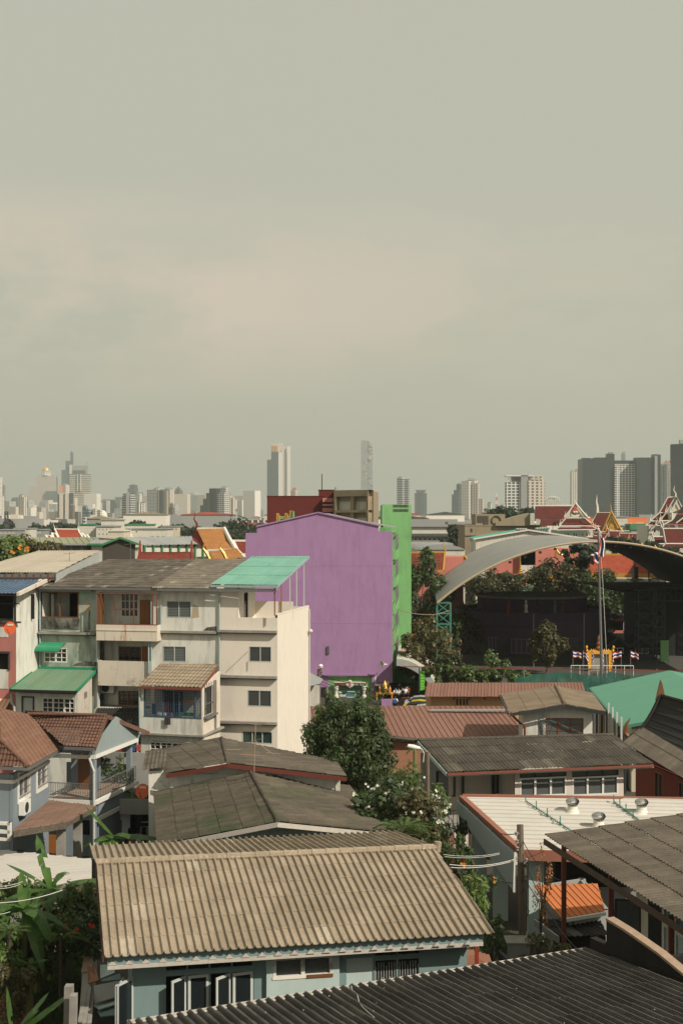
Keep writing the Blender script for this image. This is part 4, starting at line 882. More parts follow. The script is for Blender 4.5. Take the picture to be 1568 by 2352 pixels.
col=mixc(t,wv.outputs[1],(.25,.245,.225),(.31,.305,.28));col=mixc(t,mul(t,ramp(t,noi(t,.3,5,sc3=(1,.3,1)),.45,.7),.35),col,(.17,.165,.15));t.links.new(col,b.inputs['Base Color']);b.inputs['Roughness'].default_value=.55;M['canopy_metal']=m
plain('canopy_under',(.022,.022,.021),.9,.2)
o=thing('arched_canopy','huge arched metal canopy roof sheltering the school courtyard','canopy',V((Cf[0],Cf[1],0)))
mb=MB();NX=64;NY=8
xs=[HALF*math.sin(-math.pi/2+math.pi*i/NX)if 0 else-HALF+2*HALF*i/NX for i in range(NX+1)]
for i in range(NX):
 for j in range(NY):
  s0,s1_=j/NY,(j+1)/NY;mb.face([archp(xs[i],s0),archp(xs[i+1],s0),archp(xs[i+1],s1_),archp(xs[i],s1_)],0,[(xs[i],s0),(xs[i+1],s0),(xs[i+1],s1_),(xs[i],s1_)])
mb.build('roof_sheet',M['canopy_metal'],o)
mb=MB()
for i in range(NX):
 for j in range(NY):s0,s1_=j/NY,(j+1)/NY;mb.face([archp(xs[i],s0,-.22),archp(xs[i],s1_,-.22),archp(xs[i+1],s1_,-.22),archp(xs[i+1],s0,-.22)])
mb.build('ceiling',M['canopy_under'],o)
mb=MB();mb.tube([archp(x,0,-.1)-V((0,.15,0))for x in xs],.17,6);mb.build('front_rim',M['w_tan_lit'],o);mb=MB();mb.tube([archp(x,1,-.1)for x in xs],.17,6);mb.build('rear_rim',M['grey_metal'],o)
mb=MB()
for i in range(2,NX-1,3):p_=archp(xs[i],0,-.35);mb.obox(p_,(.35,0,0),(0,.3,0),(0,0,-.3))
mb.build('purlin_ends',M['black'],o)
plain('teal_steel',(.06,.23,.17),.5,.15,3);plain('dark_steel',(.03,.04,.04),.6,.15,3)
def truss(x,y,h,w_,d_,m,nb,parent,name='truss_column'):
 c=MB();X=(x-w_/2,x+w_/2);Y=(y,y+d_)
 for a_ in X:
  for b_ in Y:c.bar((a_,b_,0),(a_,b_,h),.16)
 for i in range(nb):
  z0,z1=h*i/nb,h*(i+1)/nb
  c.bar((X[0],Y[0],z1),(X[1],Y[0],z0),.12);c.bar((X[0],Y[0],z1),(X[1],Y[0],z1),.14);c.bar((X[1],Y[0],z1),(X[1],Y[1],z0),.12);c.bar((X[0],Y[1],z1),(X[1],Y[1],z1),.12);c.bar((X[1],Y[1],z1),(X[0],Y[1],z0),.1);c.bar((X[0],Y[0],z1),(X[0],Y[1],z1),.12)
 return c.build(name,M[m],parent)
for k in range(4):
 s_=[.0,.33,.66,1.0][k];pl=archp(-HALF,s_);pr=archp(HALF,s_);truss(pl.x+.95,pl.y+.1,pl.z-.1,1.75,1.2,'teal_steel',7,o);truss(pr.x-.9,pr.y+.1,pr.z-.1,1.7,1.2,'dark_steel',7,o)
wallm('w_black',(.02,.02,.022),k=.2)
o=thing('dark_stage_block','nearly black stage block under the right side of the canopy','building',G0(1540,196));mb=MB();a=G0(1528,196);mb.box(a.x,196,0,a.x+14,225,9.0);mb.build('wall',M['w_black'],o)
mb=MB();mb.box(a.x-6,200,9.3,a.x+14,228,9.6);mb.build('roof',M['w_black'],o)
o=thing('steel_scaffold','dark steel lattice frame left of the stage block under the canopy','frame',G0(1495,190))
p_=G0(1486,188);truss(p_.x,188,10.2,2.6,2.5,'dark_steel',6,o);p_=G0(1516,190);truss(p_.x,190,9.4,1.2,1.5,'dark_steel',6,o)
mb=MB();a=P(X3(1340),q('B3',0,320)[1],188)
for i in range(8):mb.bar((a.x+i*.75,187.8,8.7),(a.x+i*.75,187.8,10.6),.09)
mb.bar((a.x,187.8,10.6),(a.x+5.4,187.8,10.6),.14);mb.bar((a.x,187.8,8.7),(a.x+5.4,187.8,8.7),.2);mb.build('platform_rail',M['dark_steel'],o)
D=196;c_=G0(X3(548),D+9)
o=thing('round_purple_building','low round purple building with a smaller drum on top, shaded by the canopy','building',c_)
def zz(D,y):return CH-(y-HY)/FO*D
def Yb(z):return q('B3',0,z)[1]
R1=12.1;z1=zz(D-1,Yb(520));z2=zz(D,Yb(425))
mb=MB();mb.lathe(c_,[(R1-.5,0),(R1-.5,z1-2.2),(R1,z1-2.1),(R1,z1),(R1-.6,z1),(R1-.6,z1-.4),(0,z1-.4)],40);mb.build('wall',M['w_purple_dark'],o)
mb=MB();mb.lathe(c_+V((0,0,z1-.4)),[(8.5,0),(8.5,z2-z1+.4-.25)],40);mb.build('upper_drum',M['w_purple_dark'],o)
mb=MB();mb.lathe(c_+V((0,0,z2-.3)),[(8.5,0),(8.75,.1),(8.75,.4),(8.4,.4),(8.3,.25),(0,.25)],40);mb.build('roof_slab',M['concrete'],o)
mb=MB();mb.lathe(c_,[(R1-.42,0),(R1-.42,2.2)],40);mb.build('dark_base',M['dark_concrete'],o)
W=Wall(V((c_.x-11,c_.y-R1+.4,0)),V((c_.x+11,c_.y-R1+.4,0)))
for px0,px1,y0,y1,nx in((268,342,698,792,3),(410,550,700,800,4),(800,862,698,755,3)):
 r=W.qr('B3',px0,y0,px1,y1);dx=abs((r[0]+r[2])/2-11);ywall=c_.y-math.sqrt((R1-.42)**2-dx*dx);Wk=Wall(V((c_.x-11,ywall-.3,0)),V((c_.x+11,ywall-.3,0)))
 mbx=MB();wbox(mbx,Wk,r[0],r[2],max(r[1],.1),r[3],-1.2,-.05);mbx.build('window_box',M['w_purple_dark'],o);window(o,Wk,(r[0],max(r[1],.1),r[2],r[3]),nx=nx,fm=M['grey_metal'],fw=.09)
for i,x in enumerate((380,498,575,690,738)):
 f_=thing('small_statue','small standing %s figure on the drum terrace, number %s along it'%(['red','pale blue','dark','grey','brown'][i],['first','second','third','fourth','last'][i])if 0 else 'small %s statue standing on the terrace of the round building'%['red','pale blue','black','grey','brown'][i],'statue',V((P(X3(x),0,D).x,D,z1-.4)))
 mb=MB();mb.lathe(WL[f_.name]+V((0,-1.8,0)),[(.3,0),(.35,.3),(.2,.9),(.28,1.5),(.1,1.75),(.18,1.95),(.14,2.2),(0,2.4)],8);mb.build('body',M[['cloth_red','flag_white','black','grey_metal','wood'][i]],f_)
o=thing('mesh_screen','tall wire mesh screen with zigzag top in front of the round building','fence',G0(X3(560),180));W=Wall(G0(X3(558),181),G0(X3(905),181));mb=MB();r=W.qr('B3',560,530,900,800)
n=34
for i in range(n):
 u=r[0]+(r[2]-r[0])*i/n;v=r[0]+(r[2]-r[0])*(i+1)/n
 for j in range(8):
  za=r[1]+(r[3]-r[1]-1)*j/8;zb_=r[1]+(r[3]-r[1]-1)*(j+1)/8
  mb.bar(W.pt(u,za),W.pt(v,zb_),.035);mb.bar(W.pt(v,za),W.pt(u,zb_),.035)
mb.build('mesh',M['dark_steel'],o)
mb=MB();mb.tube([W.pt(r[0],0),W.pt(r[0],r[3])],.09,6);mb.tube([W.pt(r[2],0),W.pt(r[2],r[3])],.09,6);mb.build('post',M['grey_metal'],o)
for i,(x0,x1,y)in enumerate(((1060,1190,690),(1220,1360,690))):
 D=196+i*3;a=P(X3(x0),Yb(745),D);b=P(X3(x1),Yb(745),D);b.z=a.z;ap=P(X3((x0+x1)/2),Yb(y),D)
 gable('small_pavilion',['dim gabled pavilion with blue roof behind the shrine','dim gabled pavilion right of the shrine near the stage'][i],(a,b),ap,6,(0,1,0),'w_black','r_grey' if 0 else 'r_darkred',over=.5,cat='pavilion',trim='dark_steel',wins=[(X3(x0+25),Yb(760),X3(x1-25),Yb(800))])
o=thing('green_banner_stand','dim green panel stand near the right stage block','sign',G0(X3(1440),185));mb=MB();a=G0(X3(1415),185);b=G0(X3(1470),185);mb.box(a.x,185,.3,b.x,185.15,3.3);mb.build('panel',M['w_green'],o);mb=MB();mb.bar((a.x,185.2,0),(a.x,185.2,3.3),.1);mb.bar((b.x,185.2,0),(b.x,185.2,3.3),.1);mb.build('post',M['dark_steel'],o)
def flagmesh(mb,p,w_,h,droop,seed,dx=(1,0,0)):
 """tricolour cloth: 5 bands red white blue white red"""
 rr_=random.Random(seed);N=8;bands=[(0,1/6,0),(1/6,2/6,1),(2/6,4/6,2),(4/6,5/6,1),(5/6,1,0)];ph=rr_.uniform(0,6);dx=V(dx)
 def pt(u,v):return V(p)+dx*(w_*u*(1-.25*droop))+V((0,.12*w_*math.sin(u*7+ph),-h*v-droop*w_*u*u*.8-.05*w_*math.sin(u*9+ph)))
 for a,b,mi in bands:
  for i in range(N):mb.face([pt(i/N,b),pt((i+1)/N,b),pt((i+1)/N,a),pt(i/N,a)],mi)
FM=[M['flag_red'],M['flag_white'],M['flag_blue']]
D=160;o=thing('flagpole','tall grey flagpole in front of the canopy','flagpole',G0(1381,D));zt=zz(D,1218)
mb=MB();mb.tube([G0(1381.5,D),V((P(1372.5,0,D).x,D,zt))],[.2,.1],8);mb.build('pole',M['grey_metal'],o)
mb=MB();mb.lathe((P(1372.5,0,D).x,D,zt),[(.06,0),(.16,.1),(.16,.25),(0,.35)],8);mb.build('finial',M['t_white'],o)
mb=MB();mb.tube([V((P(1374,0,D).x,D-.2,zt-.2)),V((P(1382,0,D).x,D-.2,zz(D,1330))),V((P(1393,0,D).x,D-.2,1.5))],.035,4);mb.build('halyard',M['wire_white'],o)
def lone_flag(name,label,p,pts,D):
 fo=MB()
 N=10
 a,b,c,d=[P(*q('G',*x),D)for x in pts]
 for k0,k1,mi in((0,1/6,0),(1/6,2/6,1),(2/6,4/6,2),(4/6,5/6,1),(5/6,1,0)):
  for i in range(N):
   def pt(u,v):return(a*(1-u)+d*u)*(1-v)+(b*(1-u)+c*u)*v+V((0,.25*math.sin(u*8+v*4),.12*math.sin(u*6)))
   u0,u1=i/N,(i+1)/N;fo.face([pt(u0,k1),pt(u1,k1),pt(u1,k0),pt(u0,k0)],mi)
 o=fo.build(name,FM,base=a);tag(o,label,'flag');return o
lone_flag('national_flag','large red white and blue flag flying from the tall flagpole',None,((378,885),(265,945),(375,1080),(412,935)),159.6)
o=MB();a=P(*q('G',388,700),159.5);
def strip(u,v):return a+V((.05+.5*u*(1+.3*v)+.12*math.sin(v*5),.15*math.sin(u*5),-v*2.3))
mb=MB()
for u0,u1,mi in((0,.25,0),(.25,.45,1),(.45,.9,2),(.9,1.1,1)):
 for i in range(6):mb.face([strip(u0,(i+1)/6),strip(u1,(i+1)/6),strip(u1,i/6),strip(u0,i/6)],mi)
o=mb.build('national_flag',FM,base=a);tag(o,'furled blue and white part of a flag hanging close to the flagpole top','flag')
D=176;plain('gold_frame',(.75,.38,.03),.45,.3,8,.1);s0=thing('royal_arch_frame','golden carved frame around a large grey portrait panel with statue on top','shrine',G0(1376,D));W=Wall(G0(1300,D),G0(1460,D))
r=W.qr('B3',945,800,1060,870);r=(r[0],0,r[2],r[3])
mb=MB();wbox(mb,W,r[0],r[2],0,r[3],0,.15);mb.build('portrait_panel',M['w_grey'],s0)
mb=MB();rt_=W.qr('B3',922,775,1082,805)
for sg_,ua,ub in((-1,r[0],rt_[0]),(1,r[2],rt_[2])):
 mb.prism([W.pt(ua,0,.1),W.pt(ua-sg_*-.35,0,.1),W.pt(ua+sg_*.5,r[3]*.5,.1),W.pt(ub,rt_[3],.1),W.pt(ua,rt_[3]-.5,.1)],W.n*.5)
 for i in range(7):z=r[3]*.25+i*.45;mb.lathe(W.pt(ua+sg_*(.35+.05*i),z,.5),[(.15,-.2),(.18,0),(.08,.15),(0,.25)],6)
wbox(mb,W,r[0]-.3,r[2]+.3,r[3],rt_[3],.12,.6)
for i in range(9):mb.lathe(W.pt(r[0]+(r[2]-r[0])*i/8,rt_[3]-.1,.4),[(.16,-.2),(.17,.05),(.06,.2),(0,.35)],6)
mb.build('gold_frame',M['gold_frame'],s0)
mb=MB();c0=W.pt(W.hit(X3(998),Yb(775))[0],rt_[3],.3);mb.lathe(c0,[(.4,0),(.5,.3),(.3,.6),(.4,.9),(.25,1.2),(.28,1.5),(.2,1.8),(0,2.1)],10);mb.build('garuda_finial',M['orange_wood'],s0)
D=170
fx=[(825,.9,0.15,1),(893,.75,.9,1),(952,.3,1.6,1),(1018,.35,1.6,1),(1088,.3,1.8,1),(1150,1.0,.3,-1),(1213,.9,.35,1)]
lb=['leftmost flag of the row, streaming to the right','second flag from the left, hanging in a steep fold','limp flag before the left edge of the golden frame','limp flag just right of the flagpole foot','limp flag right of the golden frame','flag streaming to the left, right of the golden frame','rightmost flag of the row, streaming to the right']
for i,(x,w_,dr,sd)in enumerate(fx):
 p_=P(X3(x),Yb(778),D);o=thing('small_flag','small striped '+lb[i],'flag',V((p_.x,p_.y,0)),'flags in a row before the golden frame')
 mb=MB();mb.tube([V((p_.x,p_.y,0)),p_],.05,5);mb.build('pole',M['grey_metal'],o)
 mb=MB();flagmesh(mb,p_-V((0,.05,.1)),1.1*w_+.1,.8 if w_>.5 else 1.1,dr,i,(sd,0,0));mb.build('cloth',FM,o)
o=thing('white_railing','thin white rail in front of the row of small flags','railing',G0(X3(1020),168));mb=MB();a=P(X3(812),q('C3',0,206)[1],168);b=P(X3(1232),q('C3',0,207)[1],168);mb.bar(a,b,.09)
for i in range(8):p_=a.lerp(b,i/7);mb.bar(V((p_.x,p_.y,0)),p_,.06)
mb.build('rail',M['trim_white'],o)
rr_=random.Random(3)
for i in range(9):
 x=915+i*22+(60 if i>3 else 0);D=236;p_=P(X3(x),Yb(560+rr_.uniform(-8,25)),D)
 cn=['red','orange','blue','green','white','yellow','teal','pink','purple'][i]
 cm=['flag_red','t_orange','cloth_blue','cloth_green','trim_white','gold','teal_steel','w_salmon','w_purple'][i]
 mb=MB();mb.box(p_.x-.9,D,p_.z-2.2,p_.x+.9,D+1.5,p_.z);mb.prism([(p_.x-1.1,D-.1,p_.z),(p_.x+1.1,D-.1,p_.z),(p_.x,D-.1,p_.z+.8)],(0,1.8,0));mb.box(p_.x-.8,D+.2,0,p_.x-.7,D+.3,p_.z-2.2);mb.box(p_.x+.7,D+.2,0,p_.x+.8,D+.3,p_.z-2.2)
 o=mb.build('play_booth',M[cm],base=(p_.x,D,0));tag(o,'small %s playground booth glimpsed beyond the courtyard'%cn,'booth','coloured booths beyond the courtyard')
m,t,b=nt('green_net');col=mixc(t,noi(t,.8,5),(.008,.1,.075),(.02,.2,.14));t.links.new(col,b.inputs['Base Color']);b.inputs['Roughness'].default_value=.8
tp=nd(t,'ShaderNodeBsdfTransparent');wv=noi(t,40,2);f_=nd(t,'ShaderNodeMapRange',{0:noi(t,.5,5),1:.3,2:.7,3:.6,4:.97});mx=nd(t,'ShaderNodeMixShader',{0:f_.outputs[0],1:tp.outputs[0],2:b.outputs[0]});t.links.new(mx.outputs[0],[n for n in t.nodes if n.type=='OUTPUT_MATERIAL'][0].inputs[0]);M['green_net']=m
D=139;o=thing('net_fence','dark green shade net fence on rusty rails before the school yard','fence',G0(1380,D));a=G0(1180,D);b=G0(1640,D-3);W=Wall(a,b);mb=MB();N=60
for i in range(N):
 for j in range(6):
  def pt(i,j):
   u=W.L*i/N;zt_=4.25-.35*abs(math.sin(i*.21))-.25*mnoise.noise((i*.3,2,0))-(.9*max(0,1-i/6));z=zt_*j/6;return W.pt(u,z,.18*mnoise.noise((i*.35,j*.6,0)))
  mb.face([pt(i,j),pt(i+1,j),pt(i+1,j+1),pt(i,j+1)])
mb.build('net',M['green_net'],o)
for i in range(6):
 mb=MB();u=W.L*(i+.3)/6;mb.bar(W.pt(u,0,-.2),W.pt(u,4.6,-.2),.14);mb.build('post',M['rusty_frame']if i%2 else M['grey_metal'],o)
for z in(1.1,4.45):
 mb=MB();mb.bar(W.pt(-12,z,-.15),W.pt(W.L,z,-.15),.09);mb.build('rail',M['rusty_frame'],o)
D=284;o=thing('monastery_hall','long salmon red hall with bright red roof and golden ridge behind the canopy','temple',G0(X3(700),D))
def gx(x):return X3(x)
RA,RB,RC,RD=thai_roof(o,D,((gx(835),Yb(262)),(gx(1460),Yb(268)),(gx(1460),Yb(133)),(gx(835),Yb(130))),'r_bright','gold',.35)
thai_roof(o,D-5,((gx(270),Yb(338)),(gx(1340),Yb(335)),(gx(1340),Yb(290)),(gx(270),Yb(278))),'r_red','gold',.32)
mb=MB();a=P(gx(250),Yb(268),D-2);b=P(gx(600),Yb(268),D-2);mb.box(a.x,D-2,0,b.x,D-1,P(0,Yb(140),D).z);mb.build('side_wall',M['w_salmon'],o)
mb=MB();a=P(gx(568),0,D+2);b=P(gx(860),0,D+2);mb.box(a.x,D+1,0,b.x,D+12,P(0,Yb(92),D+2).z);mb.build('upper_wall',M['w_salmon'],o)
mb=MB();a=P(gx(840),0,D+4);b=P(gx(942),0,D+4);mb.box(a.x,D+4,0,b.x,D+12,P(0,Yb(100),D+4).z);mb.build('rear_wall',M['w_offwhite'],o)
mb=MB();a=P(gx(340),Yb(275),D-5);mb.box(a.x,D-5.5,a.z-1.2,P(gx(1460),0,D-5).x,D-4.9,a.z+.2);mb.build('gold_cornice',M['gold'],o)
def chofa(o,x,y,h,D,s=1):
 p=P(x,y,D);mb=MB();k=h*.8;mb.tube([p+V((s*1.3*k,0,-.5*k)),p+V((s*.8*k,0,-.25*k)),p+V((s*.3*k,0,.35*k)),p+V((-.1*s*k,0,1.1*k)),p+V((.12*s*k,0,1.9*k))],[.2*k,.22*k,.2*k,.1*k,.03*k],6)
 mb.tube([p+V((s*.2*k,0,.2*k)),p+V((s*.15*k,0,-.6*k)),p+V((s*.35*k,0,-1.3*k))],[.22*k,.16*k,.04*k],6);mb.build('finial',M['gold'],o)
chofa(o,gx(705),Yb(118),1.5,D-4);chofa(o,gx(822),Yb(98),1.9,D-4)
o=thing('golden_spire','thin golden pagoda spire against the white lattice wall','spire',G0(gx(471),D-8));k=(D-8)/FO/2.933;z0=P(0,Yb(262),D-8).z
mb=MB();mb.box(G0(gx(430),D-8).x,D-8.5,0,G0(gx(520),D-8).x,D-6,z0-.1);mb.build('plinth',M['w_salmon'],o)
mb=MB();mb.lathe(V((G0(gx(471),D-8).x,D-8,z0)),[(20*k,0),(20*k,5*k),(12*k,12*k),(14*k,18*k),(8*k,26*k),(9*k,34*k),(5*k,42*k),(6*k,50*k),(4*k,62*k),(4.5*k,70*k),(2*k,90*k),(2.5*k,100*k),(.4*k,150*k)],10);mb.build('spire',M['gold'],o)
o=thing('lattice_wall_building','white building with perforated lattice wall behind the golden spire','building',G0(gx(520),D+3));W=Wall(G0(gx(468),D-3.2),G0(gx(568),D-3.2));r=W.qr('B3',470,92,568,250)
mb=MB();wbox(mb,W,r[0],r[2],0,r[3],-8,0);mb.build('wall',M['w_offwhite'],o)
mb=MB();n=14
for i in range(n+1):
 for j in range(2*n):
  u=r[0]+(r[2]-r[0])*(i+.5*(j%2))/(n+1);z=r[1]+1.5+(r[3]-r[1]-2)*j/(2*n);wbox(mb,W,u,u+.28,z,z+.22,.005,.03)
mb.build('lattice_holes',M['dark_concrete'],o)
mb=MB();a=V((W.pt(r[0],0).x,0,0));
for i in range(11):u=r[0]+(r[2]-r[0])*i/10;wbox(mb,W,u-.08,u+.08,r[1]-.8,r[1]+.3,.3,.45)
mb.build('railing',M['trim_white'],o)
o=thing('monastery_hall','red tiled hall roof with golden ridge right of the green stair tower','temple',G0(X2(1400),215))
thai_roof(o,215,((X2(1250),q('B2',0,262)[1]),(X2(1520),q('B2',0,250)[1]),(X2(1532),q('B2',0,122)[1]),(X2(1250),q('B2',0,124)[1])),'r_red','gold',.3)
thai_roof(o,222,((X3(-10),Yb(250)),(X3(150),Yb(240)),(X3(100),Yb(145)),(X3(-30),Yb(150))),'r_red','gold',.3)
mb=MB();mb.box(G0(X2(1260),219).x,219.5,0,G0(X3(90),219).x,230,14.2);mb.build('wall',M['w_salmon'],o);finial(o,P(X2(1534),q('B2',0,120)[1],219),2,'gold')
bldg('grey_shed','shed with pale curved metal roof behind the red hall roof',330,X2(1290),X2(1580),Y1(800),20,'w_grey',roofmat='t_grey',rh=1.6)
o=thing('curved_roof_hall','white barrel roofed hall beyond the red hall roof','hall',G0(X2(1450),300));mb=MB();D=300;a=P(X2(1340),0,D).x;b=P(X3(100),0,D).x;zb_=zz(D,Y1(800));N=14
pts=[V((a+(b-a)*i/N,D,zb_+(zz(D,Y1(762))-zb_)*math.sin(math.pi*i/N)**.7))for i in range(N+1)];mb.prism(pts,(0,30,0));mb.build('roof',M['t_grey'],o);mb=MB();mb.box(a,D+.3,0,b,D+29,zb_);mb.build('wall',M['w_offwhite'],o)
o,W,z_=bldg('white_shed','white louvred shed behind the dark trees right of the flagpole',268,X3(1145),X3(1385),Yb(312),8,'w_offwhite',roofmat='trim_white')
mb=MB()
for i in range(28):u=W.L*i/28;wbox(mb,W,u,u+.14,z_-8,z_-.2,.005,.06)
mb.build('louvres',M['t_grey'],o)
L=P(X3(1190),Yb(452),262);Rr=P(X3(1345),Yb(400),262);Rr.z=L.z
gable('small_house','small pale green house with grey gable roof right of the flagpole',(L,P(X3(1350),Yb(452),262)),P(X3(1300),Yb(360),262),14,(-.35,1,0),'w_offwhite','r_grey',cat='house',trim='trim_white')
mb=None
o=thing('grey_pillar_sign','pale grey square pillar standing before the red monastery roof','pillar',G0(X3(1250),236));mb=MB();a=G0(X3(1238),236);b=G0(X3(1265),236);mb.box(a.x,236,0,b.x,238,zz(236,Yb(215)));mb.build('shaft',M['t_grey'],o);mb=MB();mb.box(a.x-.9,235.6,zz(236,Yb(308)),b.x+.9,238.5,zz(236,Yb(296)));mb.build('base',M['t_white'],o)
o=thing('green_court_roof','low dark green roof between the trees behind the round building','building',G0(X3(560),262));mb=MB();a=P(X3(330),Yb(415),262);b=P(X3(760),Yb(415),262);c_=P(X3(560),Yb(325),277);mb.prism([a,b,P(X3(760),Yb(370),271),c_,P(X3(400),Yb(355),271)],(0,0,-.2));mb.build('roof',plain('court_green',(.09,.15,.08),.8,.15),o);mb=MB();mb.box(a.x+1,263,0,b.x-1,271,a.z);mb.build('wall',M['w_grey'],o)
def gq(x,y):return q('G',x,y)
def strip(o,D,pts,w_,m='trim_white',nm='roof_trim'):
 mb=MB();mb.tube([P(*gq(*p),D)for p in pts],w_*.4,5);mb.build(nm,M[m],o)
def plate(o,D,pts,m,nm='roof_tier',th=.25,tilt=0.0):
 """picture outline at depth D; upper points lean away by tilt metres per metre of height"""
 z0=max(p[1]for p in pts);mb=MB();k=D/FO/6.0555
 mb.prism([P(*gq(*p),D+(z0-p[1])*k*tilt)for p in pts],(0,th,0));mb.build(nm,M[m],o);return o
def wallbox(o,D,x0,x1,y0,y1,m,dep=6,wins=None,nm='wall'):
 a=P(*gq(x0,y0),D);b=P(*gq(x1,y1),D);W=Wall(V((a.x,D,0)),V((b.x,D,0)));hs=[]
 for w_ in wins or[]:
  p=gq(w_[0],w_[1]);r_=gq(w_[2],w_[3]);r=W.rect(p[0],p[1],r_[0],r_[1]);window(o,W,r,nx=1,fm=M['trim_white'],fw=.12,dep=.2);hs.append(r)
 mb=MB();wholes(mb,W,0,W.L,max(0,b.z)if y1<3000 else 0,a.z,hs,th=.3);wbox(mb,W,0,W.L,0,a.z,-dep,-.9);mb.build(nm,M[m],o)
D=330;o=thing('crest_gable_hall','white temple school hall with maroon tiered roof and round red crest on its gable','temple',G0(X3(840),D))
s=6.0555/2.9334
def a3(x,y):px,py=q('A3',x,y);return((px-1309.1)*6.0555,(py-1119.6)*6.0555)
def P3(pts):return[a3(*p)for p in pts]
plate(o,D+4,P3([(572,566),(745,566),(770,560),(820,480),(570,480)]),'r_maroon',tilt=.8);plate(o,D+3,P3([(600,612),(735,612),(765,572),(610,572)]),'r_maroon',tilt=.6)
mb=MB();a=P(*q('A3',568,478),D+9);b=P(*q('A3',815,476),D+9);mb.bar(a,b,.45,.5);a=P(*q('A3',600,568),D+4.5);b=P(*q('A3',755,570),D+4.5);mb.bar(a,b,.4,.4);a=P(*q('A3',570,480),D+8.5);b=P(*q('A3',572,600),D+4);mb.bar(a,b,.4,.4);mb.build('roof_trim',M['trim_white'],o)
plate(o,D,P3([(775,556),(903,556),(842,462)]),'w_cream','gable_panel');plate(o,D-1.4,P3([(742,612),(960,612),(905,562),(778,562)]),'r_maroon',tilt=.7);plate(o,D-2.4,P3([(718,638),(975,636),(965,622),(735,622)]),'r_maroon',tilt=.7)
strip(o,D-.6,P3([(766,556),(800,515),(840,458),(846,458)]),.45);strip(o,D-.6,P3([(840,458),(885,512),(925,558)]),.6);strip(o,D-1.2,P3([(772,561),(905,560)]),.3)
strip(o,D-1.8,P3([(905,560),(940,590),(965,608),(958,614),(735,614),(732,608),(775,565)]),.35);strip(o,D-2.8,P3([(735,618),(712,634),(716,641),(975,638),(980,630),(955,614)]),.35)
for x,y,s_ in((842,458,1),(770,552,-1),(922,556,1),(735,608,-1),(962,608,1),(712,634,-1),(980,632,1)):p=P(*q('A3',x,y),D-2);finial(o,p,1.5,s=s_)
c_=P(*q('A3',840,515),D-.3);mb=MB();mb.lathe(c_,[(.75,-.1),(.8,.1),(.65,.2),(0,.25)],18,ax=(0,-1,0));mb.lathe(c_+V((0,0,.9)),[(.5,0),(.45,.25),(0,.3)],12,ax=(0,-1,0));mb.prism([c_+V((-.35,0,1.3)),c_+V((.35,0,1.3)),c_+V((0,0,2.6))],(0,-.2,0));mb.build('crest',M['t_red'],o)
mb=MB();mb.prism([c_+V((-1.1,-.2,-.7)),c_+V((0,-.2,-1.05)),c_+V((1.1,-.2,-.7)),c_+V((1,-.2,-1.1)),c_+V((0,-.2,-1.45)),c_+V((-1,-.2,-1.1))],(0,-.1,0));mb.lathe(c_+V((-.3,-.3,-.2)),[(.3,0),(0,.2)],8,ax=(0,-1,0));mb.lathe(c_+V((.3,-.3,-.2)),[(.3,0),(0,.2)],8,ax=(0,-1,0));mb.build('crest_ribbon',M['trim_white'],o)
k=6.0555/2.9334
def w3(x0,y0,x1,y1):a=a3(x0,y0);b=a3(x1,y1);return(a[0],a[1],b[0],b[1])
a=a3(728,640);b=a3(958,900);wallbox(o,D-.8,a[0],b[0],a[1],9999,'w_offwhite',12,[w3(x,660,x+14,683)for x in(765,785,826,841,885,912)])
plate(o,D-4,P3([(905,712),(985,706),(965,690),(915,690)]),'r_maroon',tilt=.5);strip(o,D-4.3,P3([(905,716),(985,708),(962,688),(915,688)]),.3)
D=345;o=thing('golden_gable_chapel','maroon roofed chapel with a glittering golden carved gable and clock like rosette','temple',G0(X3(1085),D))
plate(o,D+5,[(300,500),(360,520),(470,560),(560,350),(375,352)],'r_maroon',tilt=.5);plate(o,D+3,[(300,610),(450,610),(470,545),(330,545)],'r_maroon',tilt=.5)
strip(o,D+14,[(300,480),(372,355),(550,352)],.35);finial(o,P(*gq(376,352),D+12),5,'trim_white',.3)
plate(o,D,[(455,618),(700,600),(572,372)],'w_brownblock','gable_panel')
strip(o,D-.8,[(445,610),(500,480),(565,330)],.55,'gold');strip(o,D-.8,[(565,330),(640,470),(690,570),(735,615)],.6,'gold');strip(o,D-1,[(490,580),(575,400),(660,570)],.5,'gold');strip(o,D-1,[(440,620),(590,622),(735,618)],.6,'gold')
plate(o,D-.5,[(470,560),(500,555),(575,400),(560,380)],'teal_steel','gable_border')
rg=random.Random(5);mb=MB()
for i in range(34):
 u,v=rg.random(),rg.random()
 if u+v>1:u,v=1-u,1-v
 p=P(*gq(480+190*u+95*v,610-190*v),D-.4);r_=rg.uniform(.15,.3);mb.lathe(p,[(r_,0),(r_*.5,.15),(0,.2)],6,ax=(0,-1,0))
p=P(*gq(586,548),D-.6);mb.lathe(p,[(1.2,0),(1.0,.25),(.8,.1),(0,.2)],16,ax=(0,-1,0));mb.build('gold_carving',M['gold'],o);finial(o,P(*gq(566,335),D),2.4,'gold',.3)
a=P(*gq(470,625),D);wallbox(o,D+.5,450,700,625,9999,'w_offwhite',14)
D=322;o=thing('cloister_roofs','row of maroon cloister roofs with white ridges below the golden gable','temple',G0(1400,D))
for pts in([(330,765),(435,765),(420,640),(310,640)],[(440,768),(545,768),(530,600),(430,640)],[(545,770),(680,745),(690,605),(530,605)],[(692,748),(800,745),(920,745),(920,640),(692,640)],[(922,748),(1095,760),(1095,705),(925,705)],[(955,700),(1045,700),(1040,665),(950,665)]):plate(o,D,pts,'r_maroon',tilt=.8)
